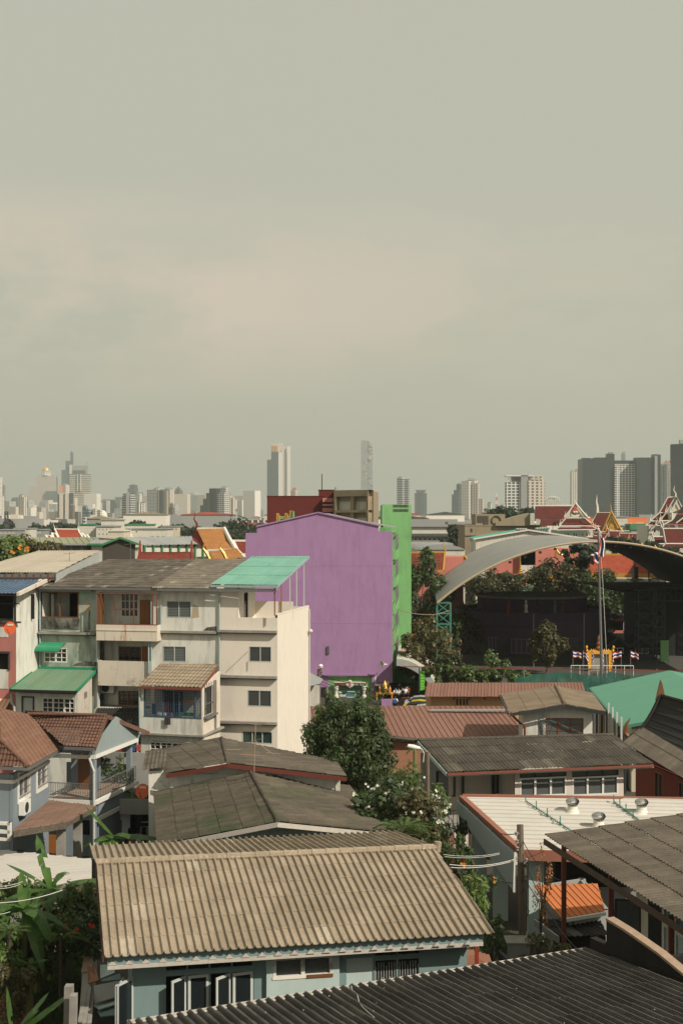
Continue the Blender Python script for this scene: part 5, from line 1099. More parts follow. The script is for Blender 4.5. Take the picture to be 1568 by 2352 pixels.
for pts in([(300,640),(330,672),(415,675),(400,580)],[(400,580),(420,635),(520,640),(432,768)],[(432,768),(425,650)],[(515,565),(540,605),(660,608),(820,605)],[(540,765),(530,610)],[(685,745),(680,635),(920,638)],[(920,708),(1095,706)],[(920,748),(1095,750)],[(945,665),(1040,668),(1060,650)],[(945,620),(948,705)]):strip(o,D-.6,pts,.28)
for x,y,h in((655,660,4.5),(815,640,6.5)):
 p=P(*gq(x,y),D-1);mb=MB();mb.prism([p+V((-1.6,0,-h)),p+V((1.6,0,-h)),p],(0,.4,0));mb.build('gold_gable',M['gold'],o)
wallbox(o,D+2,320,1095,770,9999,'w_offwhite',8);p=P(*gq(380,590),D-2)
for x,y,h in((400,582,1.5),(515,560,1.5),(870,720,1.5),(965,720,1.6),(1145,655,1.8)):finial(o,P(*gq(x,y+20),D-1.5),h)
plate(o,D-12,[(735,800),(800,755),(850,752),(835,800)],'r_darkred',tilt=.4);strip(o,D-13,[(735,800),(835,795)],.25);strip(o,D-13,[(820,780),(870,735),(890,745)],.25);strip(o,D-13,[(900,790),(960,735),(975,745)],.22);wallbox(o,D-11,740,985,800,9999,'w_offwhite',6)
D=300;o=thing('tiered_temple','tall temple with many stacked maroon roofs and white ridges at the right edge','temple',G0(1550,D))
plate(o,D+3,[(1235,345),(1340,345),(1440,145),(1350,145)],'r_maroon',tilt=.3);plate(o,D,[(1390,360),(1530,300),(1470,180)],'w_cream','gable_panel');plate(o,D+2,[(1270,465),(1400,460),(1380,365),(1330,365)],'r_maroon',tilt=.5);plate(o,D+3,[(1110,465),(1240,462),(1310,362),(1235,362)],'r_maroon',tilt=.5);plate(o,D+1,[(1045,522),(1190,520),(1240,480),(1110,480)],'r_maroon',tilt=.5);plate(o,D,[(1205,525),(1290,520),(1310,490),(1240,488)],'r_maroon',tilt=.5)
for pts in([(1235,350),(1350,140),(1455,130)],[(1330,345),(1465,110),(1550,280)],[(1385,345),(1480,180)],[(1240,455),(1330,352),(1235,352)],[(1110,465),(1235,355)],[(1110,468),(1240,468)],[(1250,465),(1395,462)],[(1190,522),(1245,470),(1310,468)],[(1045,525),(1110,478)],[(1045,528),(1190,528)],[(1200,532),(1290,530)]):strip(o,D-.6,pts,.35)
for x,y,s_ in((1462,130,1),(1108,468,-1),(1322,345,-1),(1383,340,-1),(1187,525,-1),(1238,470,-1)):finial(o,P(*gq(x,y),D-1),2.6 if x==1462 else 1.8,s=s_)
wallbox(o,D+1,1085,1300,530,9999,'w_offwhite',12,[(1110,575,1140,632),(1150,575,1190,632)]);wallbox(o,D-.5,1400,1720,360,9999,'w_offwhite',12)
strip(o,D-1,[(1410,350),(1410,445)],.5)
o=thing('hipped_temple_hall','grey and maroon hipped temple roof with white ridge cut by the right edge','temple',G0(1568,285));D=285
plate(o,D,[(1305,510),(1700,515),(1700,330),(1560,260),(1480,370),(1440,440)],'r_darkred',tilt=.4);plate(o,D-1,[(1490,500),(1700,505),(1700,420),(1590,410)],'r_maroon',tilt=.4)
for pts in([(1468,495),(1570,420),(1700,330)],[(1300,515),(1420,450)],):strip(o,D-2,pts,.35)
strip(o,D-2,[(1310,512),(1700,518)],.22,'t_red');strip(o,D-2,[(1480,372),(1700,372)],.22,'t_red')
mb=MB()
for i in range(9):p=P(*gq(1500+i*22,575),D+2);q_=P(*gq(1500+i*22,516),D+2);mb.bar(p,q_,.3)
mb.build('colonnade',M['t_white'],o);wallbox(o,D+4,1380,1760,520,9999,'w_grey',9)
o=thing('monastery_house','wide maroon roofed temple building with white edges, lowest at the right edge','temple',G0(1560,272));D=272
plate(o,D,[(1320,770),(1760,775),(1760,575),(1285,575)],'r_maroon',tilt=.8);plate(o,D-2,[(1250,850),(1760,855),(1760,792),(1310,790)],'r_maroon',tilt=.5);plate(o,D+4,[(1160,770),(1300,770),(1285,690),(1160,690)],'r_maroon',tilt=.8);plate(o,D+3,[(1180,850),(1240,850),(1290,795),(1165,795)],'r_maroon',tilt=.5)
for pts in([(1262,545),(1285,570),(1320,770)],[(1275,572),(1760,572)],[(1320,782),(1760,785)],[(1250,845),(1315,785)],[(1250,858),(1760,860)],[(1140,670),(1165,770)],[(1150,685),(1285,685)],[(1165,788),(1310,785)]):strip(o,D-2.6,pts,.35)
for x,y in((1262,560),(1140,690),(1290,545),(1105,790)):finial(o,P(*gq(x,y),D-2),2)
wallbox(o,D+.5,1300,1760,858,9999,'w_offwhite',12,[(1450,880,1470,940),(1485,880,1505,940),(1515,880,1535,940)])
o=thing('temple_annex','white annex wall with louvred window under the maroon roofs','building',G0(1530,262));wallbox(o,262,1330,1700,905,9999,'w_offwhite',6,[(1345,870+60,1400,960)])
chx=thing('gilded_roof_finial','curled golden finial rising behind the dark canopy curve, nearer the flagpole','finial',P(*gq(975,865),258));mb=MB();mb.tube([P(*gq(*p),258)for p in((975,865),(990,830),(1000,800),(985,770))],[.3,.35,.25,.08],6);mb.build('curl',M['gold'],chx)
chx=thing('gilded_roof_finial','curled golden finial rising behind the dark canopy curve, nearer the right edge','finial',P(*gq(1155,925),258));mb=MB();mb.tube([P(*gq(*p),258)for p in((1155,925),(1180,880),(1188,840),(1170,800))],[.3,.4,.25,.08],6);mb.build('curl',M['gold'],chx)
wallm('w_shop',(.62,.61,.55),(.16,.16,.13),k=.7,lo=.47,hi=.8,streak=.2);wallm('w_shop_warm',(.68,.62,.54),(.3,.27,.2),k=.3,lo=.55,hi=.9)
wallm('w_shop_green',(.4,.45,.38),(.1,.11,.09),k=.75,lo=.42,hi=.7,green=(.27,.38,.31),streak=.3);wallm('w_moldy',(.25,.25,.21),(.025,.028,.025),k=.95,lo=.36,hi=.62,streak=.5,spots=.8)
wallm('w_rust',(.6,.54,.45),(.3,.2,.12),k=.3,rust=(.45,.17,.03));wallm('w_pink',(.5,.2,.17),(.2,.1,.08),k=.3);wallm('w_speck',(.55,.5,.42),(.12,.11,.09),k=.35,spots=.4)
roofm('r_shop',(.12,.105,.085),(.17,.15,.12),dirt=(.045,.04,.035),dk=.6,pale=(.36,.32,.25),palef=.965);roofm('r_shop2',(.19,.165,.13),(.24,.21,.165),dirt=(.08,.07,.055),dk=.4,pale=(.36,.32,.25),palef=.97)
roofm('r_tealroof',(.19,.39,.31),(.21,.43,.34),dirt=(.1,.28,.22),dk=.4);roofm('r_blue',(.1,.16,.24),(.13,.2,.29),dirt=(.05,.08,.12),dk=.4);roofm('r_cream',(.38,.34,.27),(.42,.37,.3),dirt=(.3,.26,.2),dk=.3)
roofm('r_green',(.15,.26,.17),(.18,.3,.2),dirt=(.22,.24,.14),dk=.5,moss=(.12,.26,.16));roofm('r_tan',(.3,.24,.17),(.36,.29,.21),dirt=(.14,.11,.08),dk=.4);roofm('r_black',(.035,.035,.033),(.06,.055,.05),dirt=(.02,.02,.02),pale=(.2,.19,.17),palef=.95)
a=G0(92,96.7);b=G0(637,93.0);SW=Wall(a,b);e2s=V((.204,.979,0)).normalized();DEP=9.8
EAV=15.25;FB=SW.pt(SW.L,0)+e2s*DEP
o=S=thing('shophouse_row','four storey white shophouse row with dark corrugated roof and stained facade','building',SW.pt(SW.L/2,0))
def sr(k,x0,y0,x1,y1,o_=0.0):return SW.qr(k,x0,y0,x1,y1,o_)
def su(x,y=1400):return SW.hit(x,y)[0]
def sz(y,x=400):return SW.hit(x,y)[1]
holes=[]
top1=sr('N',590,605,1120,960);awn=sr('N',630,1395,962,1605)
b1=sr('B1',688,402,1062,628);b2=sr('B1',690,735,1052,860+60);b2=(b2[0],SW.hit(270,q('C1',0,183)[1])[1],b2[2],b2[3]);b3=(b2[0],SW.hit(270,q('C1',0,508)[1])[1],b2[2],SW.hit(270,q('C1',0,356)[1])[1])
tr=(su(548,1380),sz(q('B2',0,578)[1],600),SW.L,EAV-.05)
l1=sr('B1',1162,460,1333,577);l2=sr('C1',1135,78,1297,188);l3=sr('C2',168,80,323,188);l4=sr('C2',158,385,323,499);l5=sr('C2',120,672,330,757)
for i,r in enumerate((l1,l2,l3,l4)):window(S,SW,r,nx=2,louv=.11,fm=M['pvc'],lm=M['louvre']if i<2 else M['louvre_dark'],fw=.05,dep=.1)
window(S,SW,l5,nx=3,fm=M['pvc'],gm=M['glass_green'],fw=.05)
window(S,SW,awn,nx=2,ny=1,gx=2,gy=3,fw=.09,dep=.12,mun=.05)
lowr=sr('D1',1042,52,1360,132);
holes=[top1,b1,b2,b3,tr,l1,l2,l3,l4,l5,awn]
mb=MB();u1,u3=su(221),su(357);u4=su(500,1450)
wholes(mb,SW,0,u1,0,EAV,[top1,awn]);mb.build('wall',M['w_shop_green'],S)
mb=MB();wholes(mb,SW,u1,u3,0,EAV,[b1,b2,b3]);mb.build('wall',M['w_shop'],S)
mb=MB();wholes(mb,SW,u3,u4,0,EAV,[l1,l2]);mb.build('wall',M['w_shop'],S)
mb=MB();wholes(mb,SW,u4,SW.L,0,EAV,[tr,l3,l4,l5]);mb.build('wall',M['w_shop_warm'],S)
SD=Wall(SW.pt(SW.L,0),FB);zpar=SW.hit(637,1413)[1]
mb=MB();wholes(mb,SD,0,DEP,0,zpar,[],.18,ends=False);wbox(mb,SD,.003,DEP,zpar,zpar+.08,-.2,.02);mb.build('side_wall',M['w_shop_warm'],S)
mb=MB();Bk=Wall(FB,SW.pt(0,0)+e2s*DEP);wholes(mb,Bk,0,su(630)*0+SW.L-(SW.L-tr[0])*0-.001,0,zpar,[],.2);Wx=Wall(SW.pt(0,0)+e2s*DEP,SW.pt(0,0));wholes(mb,Wx,0,DEP,0,EAV,[],.2);mb.build('rear_wall',M['w_shop'],S)
mb=MB()
wbox(mb,SW,top1[0]-.2,top1[2]+.2,top1[1]-.3,top1[3]+.1,-4.2,-4.0);wbox(mb,SW,0.05,u1-.1,top1[1]-.4,top1[1]-.3,-4,-.22)
mb.build('room_back',M['dark_concrete'],S)
mb=MB();wbox(mb,SW,top1[0]+.2,top1[0]+1.6,top1[1]-.3,top1[3],-1.6,-1.4);mb.build('inner_partition',M['w_grey'],S)
mb=MB();f=.08
for u in(top1[0],(top1[0]+top1[2])/2,top1[2]):wbox(mb,SW,u-f/2,u+f/2,top1[1],top1[3],-.1,.03)
for z in(top1[1],top1[3]):wbox(mb,SW,top1[0]-.05,top1[2]+.05,z-f/2,z+f/2,-.1,.035)
mb.build('opening_frame',M['wood'],S)
mb=MB();wbox(mb,SW,.05,top1[2]+.1,sz(1450)+.05,top1[1]-.05,.004,.06);mb.build('stained_panel',M['w_moldy'],S)
for i,r in enumerate((b1,b2,b3)):
 d_=1.3;mb=MB();Wr=SW.off(-d_);hs=[]
 if i==0:w_=SW.qr('B1',843,405,966,572,-d_);dr=SW.qr('B1',975,452,1050,640,-d_)
 elif i==1:w_=SW.qr('C1',828,80,985,183,-d_);w_=(w_[0],w_[1]-.4,w_[2],w_[3]);dr=SW.qr('C1',990,80,1080,230,-d_)
 else:w_=SW.qr('C1',826,390,968,490,-d_);dr=None
 hs=[w_]+([dr]if dr else[])
 window(S,Wr,w_,nx=2,gx=2,gy=3,fm=M['white_paint']if i==0 else M['wood'],fw=.08,mun=.05)
 z0=r[1]-(1.0 if i<2 else 0)
 wholes(mb,Wr,r[0]-.1,r[2]+.1,z0,r[3]+.1,hs,.1);mb.build('recess_wall',M['w_shop'],S)
 if dr:
  mb=MB();wbox(mb,Wr,dr[0],dr[2],dr[1],dr[3],-.08,-.04);n=4
  for a_ in range(2):
   for b_ in range(n):uu=dr[0]+(dr[2]-dr[0])*(.1+.45*a_);zz_=dr[1]+(dr[3]-dr[1])*(.05+b_/n*.92);wbox(mb,Wr,uu,uu+(dr[2]-dr[0])*.35,zz_,zz_+(dr[3]-dr[1])*.18,-.04,-.02)
  mb.build('door',M['orange_wood'],S)
 mb=MB();wbox(mb,SW,r[0]-.1,r[2]+.1,z0-.15,z0,-d_,-.2);mb.build('floor_slab',M['concrete'],S)
PAR=[sr('B1',672,628,1096,738,.95),sr('C1',684,183,1046,356,.5)]
for i,r in enumerate(PAR):
 dd=(.95,.5)[i];mb=MB();wbox(mb,SW,r[0],r[2],r[1],r[3],dd-.12,dd);wbox(mb,SW,r[0],r[0]+.12,r[1],r[3],.0,dd-.12);wbox(mb,SW,r[2]-.12,r[2],r[1],r[3],0,dd-.12);wbox(mb,SW,r[0]+.12,r[2]-.12,r[1]+.02,r[1]+.18,0,dd-.12)
 if i==0:wbox(mb,SW,r[0],r[2],r[1]+.72,r[1]+.8,dd,dd+.04)
 mb.build('balcony_parapet',M['w_rust' if i==0 else 'w_speck'],S)
r=PAR[0];mb=MB();zt_=b1[3]-.05
for u in(r[0]+.06,r[0]+(r[2]-r[0])*.31,r[0]+(r[2]-r[0])*.61,r[2]-.35,r[2]-.06):wbox(mb,SW,u-.03,u+.03,r[3],zt_,.86,.92)
wbox(mb,SW,r[0],r[2],r[3],r[3]+.07,.84,.94);wbox(mb,SW,r[0],r[2],zt_,zt_+.06,.84,.94);um0,um1=r[0]+(r[2]-r[0])*.31,r[0]+(r[2]-r[0])*.61;zm=r[3]+(zt_-r[3])*.48
wbox(mb,SW,um0,um1,zm,zm+.07,.85,.93)
mb.build('red_frame',M['rusty_frame'],S)
mb=MB();r=PAR[0];wbox(mb,SW,r[0]+.1,r[0]+.2,r[3],zt_,0,.8);mb.build('mesh_panel',M['wood'],S)
for(x0,x1,y,k)in((92,222,1455,.35),(360,500,1452.5,.3),(503,637,1451,.35),(500,637,1555,.35),(500,637,1660,.4)):
 mb=MB();z=sz(y,(x0+x1)/2);wbox(mb,SW,su(x0),su(x1)-.004*k,z-.05,z+.12,.003,k);wbox(mb,SW,su(x0),su(x1)-.01,z-.12,z-.051,.003,k*.8,1);mb.build('ledge',[M['concrete'],M['dark_concrete']],S)
def pipe(par,pts,r=.06,m='pipe',nm='drain_pipe'):
 mb=MB();mb.tube(pts,r,7)
 for p in pts[1:-1]:mb.tube([V(p)-V((0,0,.06)),V(p)+V((0,0,.06))],r*1.3,7)
 return mb.build(nm,M[m],par)
for x,ya,yb in((94,1355,1538),(371,1390,1450),(505,1356,1700),(349,1460,1545),(355,1380,1545),(226,1455,1620),(364,1352,1376)):
 pipe(S,[SW.pt(su(x,ya),sz(ya,x),.12 if x not in(349,355)else.65),SW.pt(su(x,yb),sz(yb,x),.12 if x not in(349,355)else.65)])
mb=MB();wbox(mb,SW,0,su(215),sz(1361),sz(1352),.25,.4);mb.build('eave_board',M['concrete'],S)
mb=MB();wbox(mb,SW,-.1,su(352),EAV-.15,EAV,.5,.66);wbox(mb,SW,su(368),su(640),EAV-.18,EAV-.03,.5,.66);mb.build('gutter',M['grey_metal'],S)
EA=SW.pt(-.15,EAV,.55);EB=SW.pt(su(355),EAV,.55);RL=P(247,1286,110);RB=onpl(452,1284.5,EA,EB,RL)
mb=MB();sheet(mb,[EA,EB,RB,RL],.2,.06,1.1,.035,jit=.015);mb.build('roof',M['r_shop'],S,solid=.03)
EC=SW.pt(su(355),EAV-.02,.55);ED=SW.pt(su(500),EAV-.02,.55);RD_=onpl(581,1284,EA,EB,RL)
mb=MB();sheet(mb,[EC,ED,RD_-V((0,0,.02)),RB-V((0,0,.02))],.2,.06,1.1,.035,jit=.01);mb.build('roof',M['r_shop2'],S,solid=.03)
mb=MB();back=e2s*6;sheet(mb,[RD_+back-V((0,0,1.2)),RL+back-V((0,0,1.2)),RL,RD_],.2,.06,1.1);mb.build('roof',M['r_shop2'],S,solid=.03)
T0=P(484,1346,93.6);T1_=P(638,1347,92.3);T1_.z=T0 .z;T2_=P(710,1281.5,102.4);T3_=onpl(578,1282.5,T0,T1_,T2_);up=V((0,0,.12))
mb=MB();sheet(mb,[T0+up,T1_+up,T2_+up,T3_+up],.28,.035,3.2,.03,'trap');mb.build('canopy_roof',M['r_tealroof'],S,solid=.02)
mb=MB();mb.bar(T1_+V((0,0,.05)),T2_+V((0,0,.05)),.05,.16);mb.bar(T0+V((0,-.05,0)),T1_+V((0,-.05,0)),.12,.14);mb.build('canopy_edge',M['pipe'],S)
TM=T2_-T1_
for i,t_ in enumerate((.0,.19,.45,.66,.9)):
 top=T1_+TM*(t_*.97+.02);u=(V((top.x,top.y,0))-SD.a).dot(SD.d);mb=MB();mb.bar(SD.pt(u,zpar,-.08),V((SD.pt(u,0,-.08).x,SD.pt(u,0,-.08).y,top.z+.02)),.08);mb.build('canopy_post',M['rusty_frame']if i==0 else(M['orange_wood']if i==1 else M['pvc']),S)
mb=MB();wbox(mb,SW,tr[0],SW.L,tr[1]-.5,tr[1]-.35,-DEP+.3,-.25);mb.build('terrace_floor',M['w_shop_warm'],S)
mb=MB();Wt=Wall(SW.pt(tr[0],0,-.2),SW.pt(tr[0],0,-4.5));dw=(1.2,tr[1]-.3,2.2,tr[1]+1.7);wholes(mb,Wt,0,4.3,tr[1]-.4,EAV+.3,[dw],.15);mb.build('terrace_wall',M['w_shop_warm'],S);window(S,Wt,dw,nx=1,fm=M['dark_steel'],gm=M['glass'])
mb=MB();Wt2=Wall(Wt.pt(4.3,0),Wt.pt(4.3,0)+SW.d*4.2);wholes(mb,Wt2,.002,2.9,tr[1]-.4,tr[1]+.9,[],.15);mb.build('terrace_rear_parapet',M['w_salmon' if 0 else 'w_shop_warm'],S)
pipe(S,[SD.pt(DEP-.15,zpar-.2,.1),SD.pt(DEP-.15,.5,.1)],.05,'pvc');mb=MB();r=SD.rect(706,1438,712,1448);mb.lathe(SD.pt(DEP-.4,r[1],.25),[(0,-.15),(.14,-.08),(.16,.05),(0,.16)],8);mb.tube([SD.pt(DEP-.4,r[1],0),SD.pt(DEP-.4,r[1],.25)],.03,5);mb.build('wall_lamp',M['trim_white'],S)
mb=MB();a=sr('C2',8,250,165,100);mb.tube([SW.pt(su(519),sz(1541),.05),SW.pt(su(570),sz(1492),.05)],.012,4);mb.tube([SW.pt(su(569),sz(1515),.05),SW.pt(su(569),sz(1537),.05)],.02,4);mb.build('stay_wire',M['grey_metal'],S)
def aircon(p,W,s,label,solo=True):
 o=thing('air_conditioner',label,'air conditioner',p);o_=W.off(0);u,z=(V(p)-W.a).dot(W.d),p.z
 mb=MB();wbox(mb,W,u,u+.8*s,z,z+.55*s,.05,.38);mb.build('casing',M['plastic_white'],o)
 mb=MB();mb.lathe(W.pt(u+.3*s,z+.28*s,.385),[(.22*s,-.01),(.22*s,.015),(.2*s,.02),(0,.02)],16,ax=W.n);mb.build('fan_grille',M['ac_grill'],o)
 mb=MB();wbox(mb,W,u+.05,u+.75*s,z-.06,z,.0,.35);mb.build('bracket',M['grey_metal'],o);return o
r=sr('C1',702,358,778,405,-.9);pc=SW.pt(r[0],r[1],-1.25);aircon(pc,SW.off(-1.25),1.3,'white air conditioner under the speckled balcony of the shophouse row')
o=thing('window_awning','bright green curved metal awning over a white grid window','awning',SW.pt(su(101),sz(1477,125)));r=sr('N',585,1310,965,1425);plain('awn_green',(.02,.28,.14),.45,.12,3)
mb=MB();n=10;N=6
for i in range(n):
 for j in range(N):
  def ap_(i,j):t_=j/N;return SW.pt(r[0]+(r[2]-r[0])*(.04+i/n*.92)-.25*t_,r[3]-.05-(r[3]-r[1])*(t_**1.6),.02+.75*math.sin(t_*1.5))
  mb.face([ap_(i,j+1),ap_(i+.8,j+1),ap_(i+.8,j),ap_(i,j)]);mb.face([ap_(i+.8,j+1),ap_(i+1,j+1),ap_(i+1,j),ap_(i+.8,j)]);mb.tube([ap_(i+.9,j),ap_(i+.9,j+1)],.03,4)
mb.build('sheet',M['awn_green'],o,solid=.02)
mb=MB()
for u in(r[0]+.1,r[2]-.1):mb.tube([SW.pt(u,r[1]+.1,.05),SW.pt(u-.2,r[1]+.05,.7)],.025,5)
mb.build('bracket',M['rusty_frame'],o)
AN0=P(*q('N',228,2032),92.3);AN1=P(*q('N',1112,2032),91.2);AN1 .z=AN0 .z;AW=Wall(AN0,AN1);ze=AN0 .z;AF=onpl(*q('N',1385,1700),SW.pt(0,0,.05),SW.pt(1,0,.05),SW.pt(0,5,.05))
o=AX=thing('green_roofed_annex','low annex with sloping faded green metal roof against the shophouse row','building',AW.pt(AW.L/2,0))
wn=AW.qr('N',603,2105,1075,2330);dr=AW.qr('N',322,2105,485,2352)
window(AX,AW,wn,nx=3,gx=2,gy=3,fw=.1,dep=.12,mun=.05);mb=MB();wbox(mb,AW,dr[0],dr[2],dr[1],dr[3],-.1,-.05);wbox(mb,AW,dr[0]+.12,dr[2]-.12,dr[3]-.9,dr[3]-.2,-.05,-.03);mb.build('door',M['pvc'],AX)
mb=MB();f=.05
for u in(dr[0],dr[2]):wbox(mb,AW,u-f,u+f,dr[1],dr[3],0.003,.04)
wbox(mb,AW,dr[0]-f,dr[2]+f,dr[3],dr[3]+2*f,.003,.045);mb.build('door_frame',M['dark_steel'],AX)
mb=MB();wholes(mb,AW,0,AW.L,0,ze,[wn,dr]);mb.build('wall',M['w_shop'],AX)
gr0=P(*q('N',145,1990),91.6);gr1=P(*q('N',1098,1990),90.6);gr1 .z=gr0 .z;gt1=onpl(*q('N',1385,1715),SW.pt(0,0,.1),SW.pt(1,0,.1),SW.pt(0,5,.1));gt0=onpl(*q('N',525,1695),gr0,gr1,gt1)
mb=MB();sheet(mb,[gr0,gr1,gt1,gt0],.25,.03,9,.01,'trap');mb.build('roof',M['r_green'],AX,solid=.03)
mb=MB();mb.bar(gr0-V((0,.1,.05)),gr1-V((0,.1,.05)),.15,.17);mb.build('gutter',M['black'],AX);mb=MB();mb.bar(gr1,gt1,.06,.22);mb.bar(gr0,gt0,.06,.2);mb.bar(gt0+V((0,0,.05)),gt1+V((0,0,.08)),.1,.25);mb.build('flashing',M['awn_green'],AX)
SX=Wall(AW.pt(AW.L,0),V((gt1 .x-.35,gt1 .y,0)));vr=SX.qr('N',1200,2025,1245,2118);mb=MB();wholes(mb,SX,0,SX.L,0,ze-.02,[vr]);ht=SX.hit(*q('N',1368,1795))[1];mb.prism([SX.pt(0,ze-.02),SX.pt(SX.L,ze-.02),SX.pt(SX.L,gt1 .z-.25)],-SX.n*.2);mb.build('side_wall',M['w_speck'],AX);window(AX,SX,vr,nx=1,gx=3,gy=4,fm=M['concrete'],fw=.04)
pipe(AX,[AW.pt(-.25,ze-.1,.2),AW.pt(-.2,ze-.7,.2),AW.pt(.0,ze-1.0,.2),AW.pt(.0,.2,.2)],.08,'pvc')
o=DX=thing('dark_roofed_shed','lean-to with black corrugated roof below the shophouse balconies','shed',SW.pt(su(270),0,3))
k0=P(*q('C1',800,672),88);k1=P(*q('C1',968,668),87.6);k1 .z=k0 .z;k2=onpl(*q('C1',975,512),SW.pt(0,0,.1),SW.pt(1,0,.1),SW.pt(0,5,.1));k3=onpl(*q('C1',680,512),k0,k1,k2);k4=onpl(*q('C1',640,600),k0,k1,k2)
mb=MB();sheet(mb,[k0,k1,k2,k3,k4],.2,.05,1.2,.03,d=(k2-k1));mb.build('roof',M['r_black'],DX,solid=.03)
WD=Wall(P(*q('C1',772,700),88.2),P(*q('C1',975,700),87.6));zt_=WD.hit(*q('C1',880,820))[1];mb=MB();wbox(mb,WD,-2,WD.L,0,zt_,-.15,0);mb.build('low_wall',M['w_grey'],DX)
mb=MB();wbox(mb,WD,-2,WD.L,0,k0 .z,-4,-3.9);mb.build('back_wall',M['dark_concrete'],DX)
for i,(x,c_)in enumerate(((810,'cloth_red'),(838,'cloth_black'),(868,'w_maroon'),(905,'cloth_blue'),(940,'t_red'))):
 r=WD.qr('C1',x,770,x+26,815);mb=MB();mb.obox(WD.pt(r[0],r[1],-.3),WD.d*(r[2]-r[0]),WD.n*.03,V((0,0,r[3]-r[1])));mb.obox(WD.pt(r[0]-.06,r[3]-.2,-.31),WD.d*(r[2]-r[0]+.12),WD.n*.05,V((0,0,.18)));o=mb.build('hung_shirt',M[c_]);tag(o,'shirt hanging to dry under the black lean-to roof, %s one'%['bright red left end','black','dark maroon','deep blue','orange red right end'][i],'shirt')
V0=P(*q('C1',972,362),89.4);V1=P(*q('C1',1412,362),88.2);V1 .z=V0 .z;VW=Wall(V0,V1);ze=V0 .z
o=VX=thing('veranda_annex','boxy annex with brown tiled roof and a blue barred laundry veranda','building',VW.pt(VW.L/2,0))
vo=VW.qr('C1',1003,372,1405,578);zf=VW.hit(*q('C1',1200,690))[1]
c0=P(*q('C1',1120,213),93.6);q1=P(*q('C1',1522,212),92.6);q1 .z=c0 .z=(c0 .z+q1 .z)/2
A_=P(*q('C1',966,356),89.0);B_=P(*q('C1',1398,360),87.9);B_.z=A_.z
mb=MB();sheet(mb,[A_,B_,onpl(*q('C1',1522,212),A_,B_,c0),c0],.28,.06,.7,.05,'tile');mb.build('roof',M['r_tan'],VX,solid=.04)
C_=onpl(*q('C1',1522,212),A_,B_,c0);mb=MB();caps(mb,c0,C_,.09,.35);mb.build('ridge_tiles',M['r_tan'],VX);mb=MB();mb.bar(A_-V((0,.05,.08)),B_-V((0,.05,.08)),.1,.14);mb.bar(B_-V((0,0,.1)),C_-V((0,0,.1)),.06,.2);mb.build('gutter',M['rusty_frame'],VX)
mb=MB();wholes(mb,VW,0,VW.L,zf,ze,[vo],.15);mb.build('wall',M['w_shop'],VX)
mb=MB();wholes(mb,VW,0,VW.L,0,zf,[VW.qr('C1',1042,748,1360,826)],.15,o=-.25);mb.build('lower_wall',M['w_shop_green' if 0 else 'w_shop'],VX);window(VX,VW.off(-.25),VW.qr('C1',1042,748,1360,826,-.25),nx=4,gx=2,gy=3,fw=.08,mun=.05)
mb=MB();wbox(mb,VW,-.15,VW.L+.1,zf-.12,zf,-4,.12);mb.build('floor_slab',M['concrete'],VX)
VS=Wall(VW.pt(VW.L,0),VW.pt(VW.L,0)+e2s*4.2);so_=VS.qr('C1',1440,330,1478,555);so_=(.4,so_[1],2.4,so_[3]);mb=MB();wholes(mb,VS,0,4.0,zf,ze,[so_],.15);mb.prism([VS.pt(0,ze),VS.pt(4,ze),VS.pt(4,C_.z-.35)],-VS.n*.15);wholes(mb,VS,0.3,4.0,0,zf-.13,[],.15);mb.build('side_wall',M['w_rust'],VX)
mb=MB()
for i in range(5):u=so_[0]+(so_[2]-so_[0])*i/4;wbox(mb,VS,u-.02,u+.02,so_[1],so_[3],.01,.05)
wbox(mb,VS,so_[0],so_[2],so_[1]+.8,so_[1]+.84,.01,.06);wbox(mb,VS,so_[0]-.2,so_[2]+.2,so_[1]-.12,so_[1],.0,.3);mb.build('side_grille',M['grey_metal'],VX)
plain('bar_blue',(.05,.1,.16),.5,.1);mb=MB()
for i in range(29):u=vo[0]+(vo[2]-vo[0])*i/28;wbox(mb,VW,u-.01,u+.01,vo[1],vo[3],-.06,-.04)
for i in range(12):z=vo[1]+(vo[3]-vo[1])*i/11;wbox(mb,VW,vo[0],vo[2],z-.008,z+.008,-.055,-.045)
for u in(vo[0]+.04,vo[0]+.33*(vo[2]-vo[0]),vo[0]+.61*(vo[2]-vo[0]),vo[0]+.89*(vo[2]-vo[0]),vo[2]-.04):wbox(mb,VW,u-.04,u+.04,vo[1],vo[3],-.1,.0)
wbox(mb,VW,vo[0],vo[2],vo[1],vo[1]+.07,-.1,.02);mb.build('blue_bars',M['bar_blue'],VX)
mb=MB();Wi=VW.off(-2.6);wi=VW.qr('C1',1140,385,1285,560,-2.6);wholes(mb,Wi,0,VW.L,zf,ze+.3,[wi],.1);mb.build('inner_wall',M['w_grey'],VX);window(VX,Wi,wi,nx=2,gm=M['glass'],fm=M['w_grey'])
pipe(VX,[VW.pt(.05,ze-.1,.1),VW.pt(.08,zf,.1),VW.pt(-.1,zf-.5,.1),VW.pt(-.1,.3,.1)],.07)
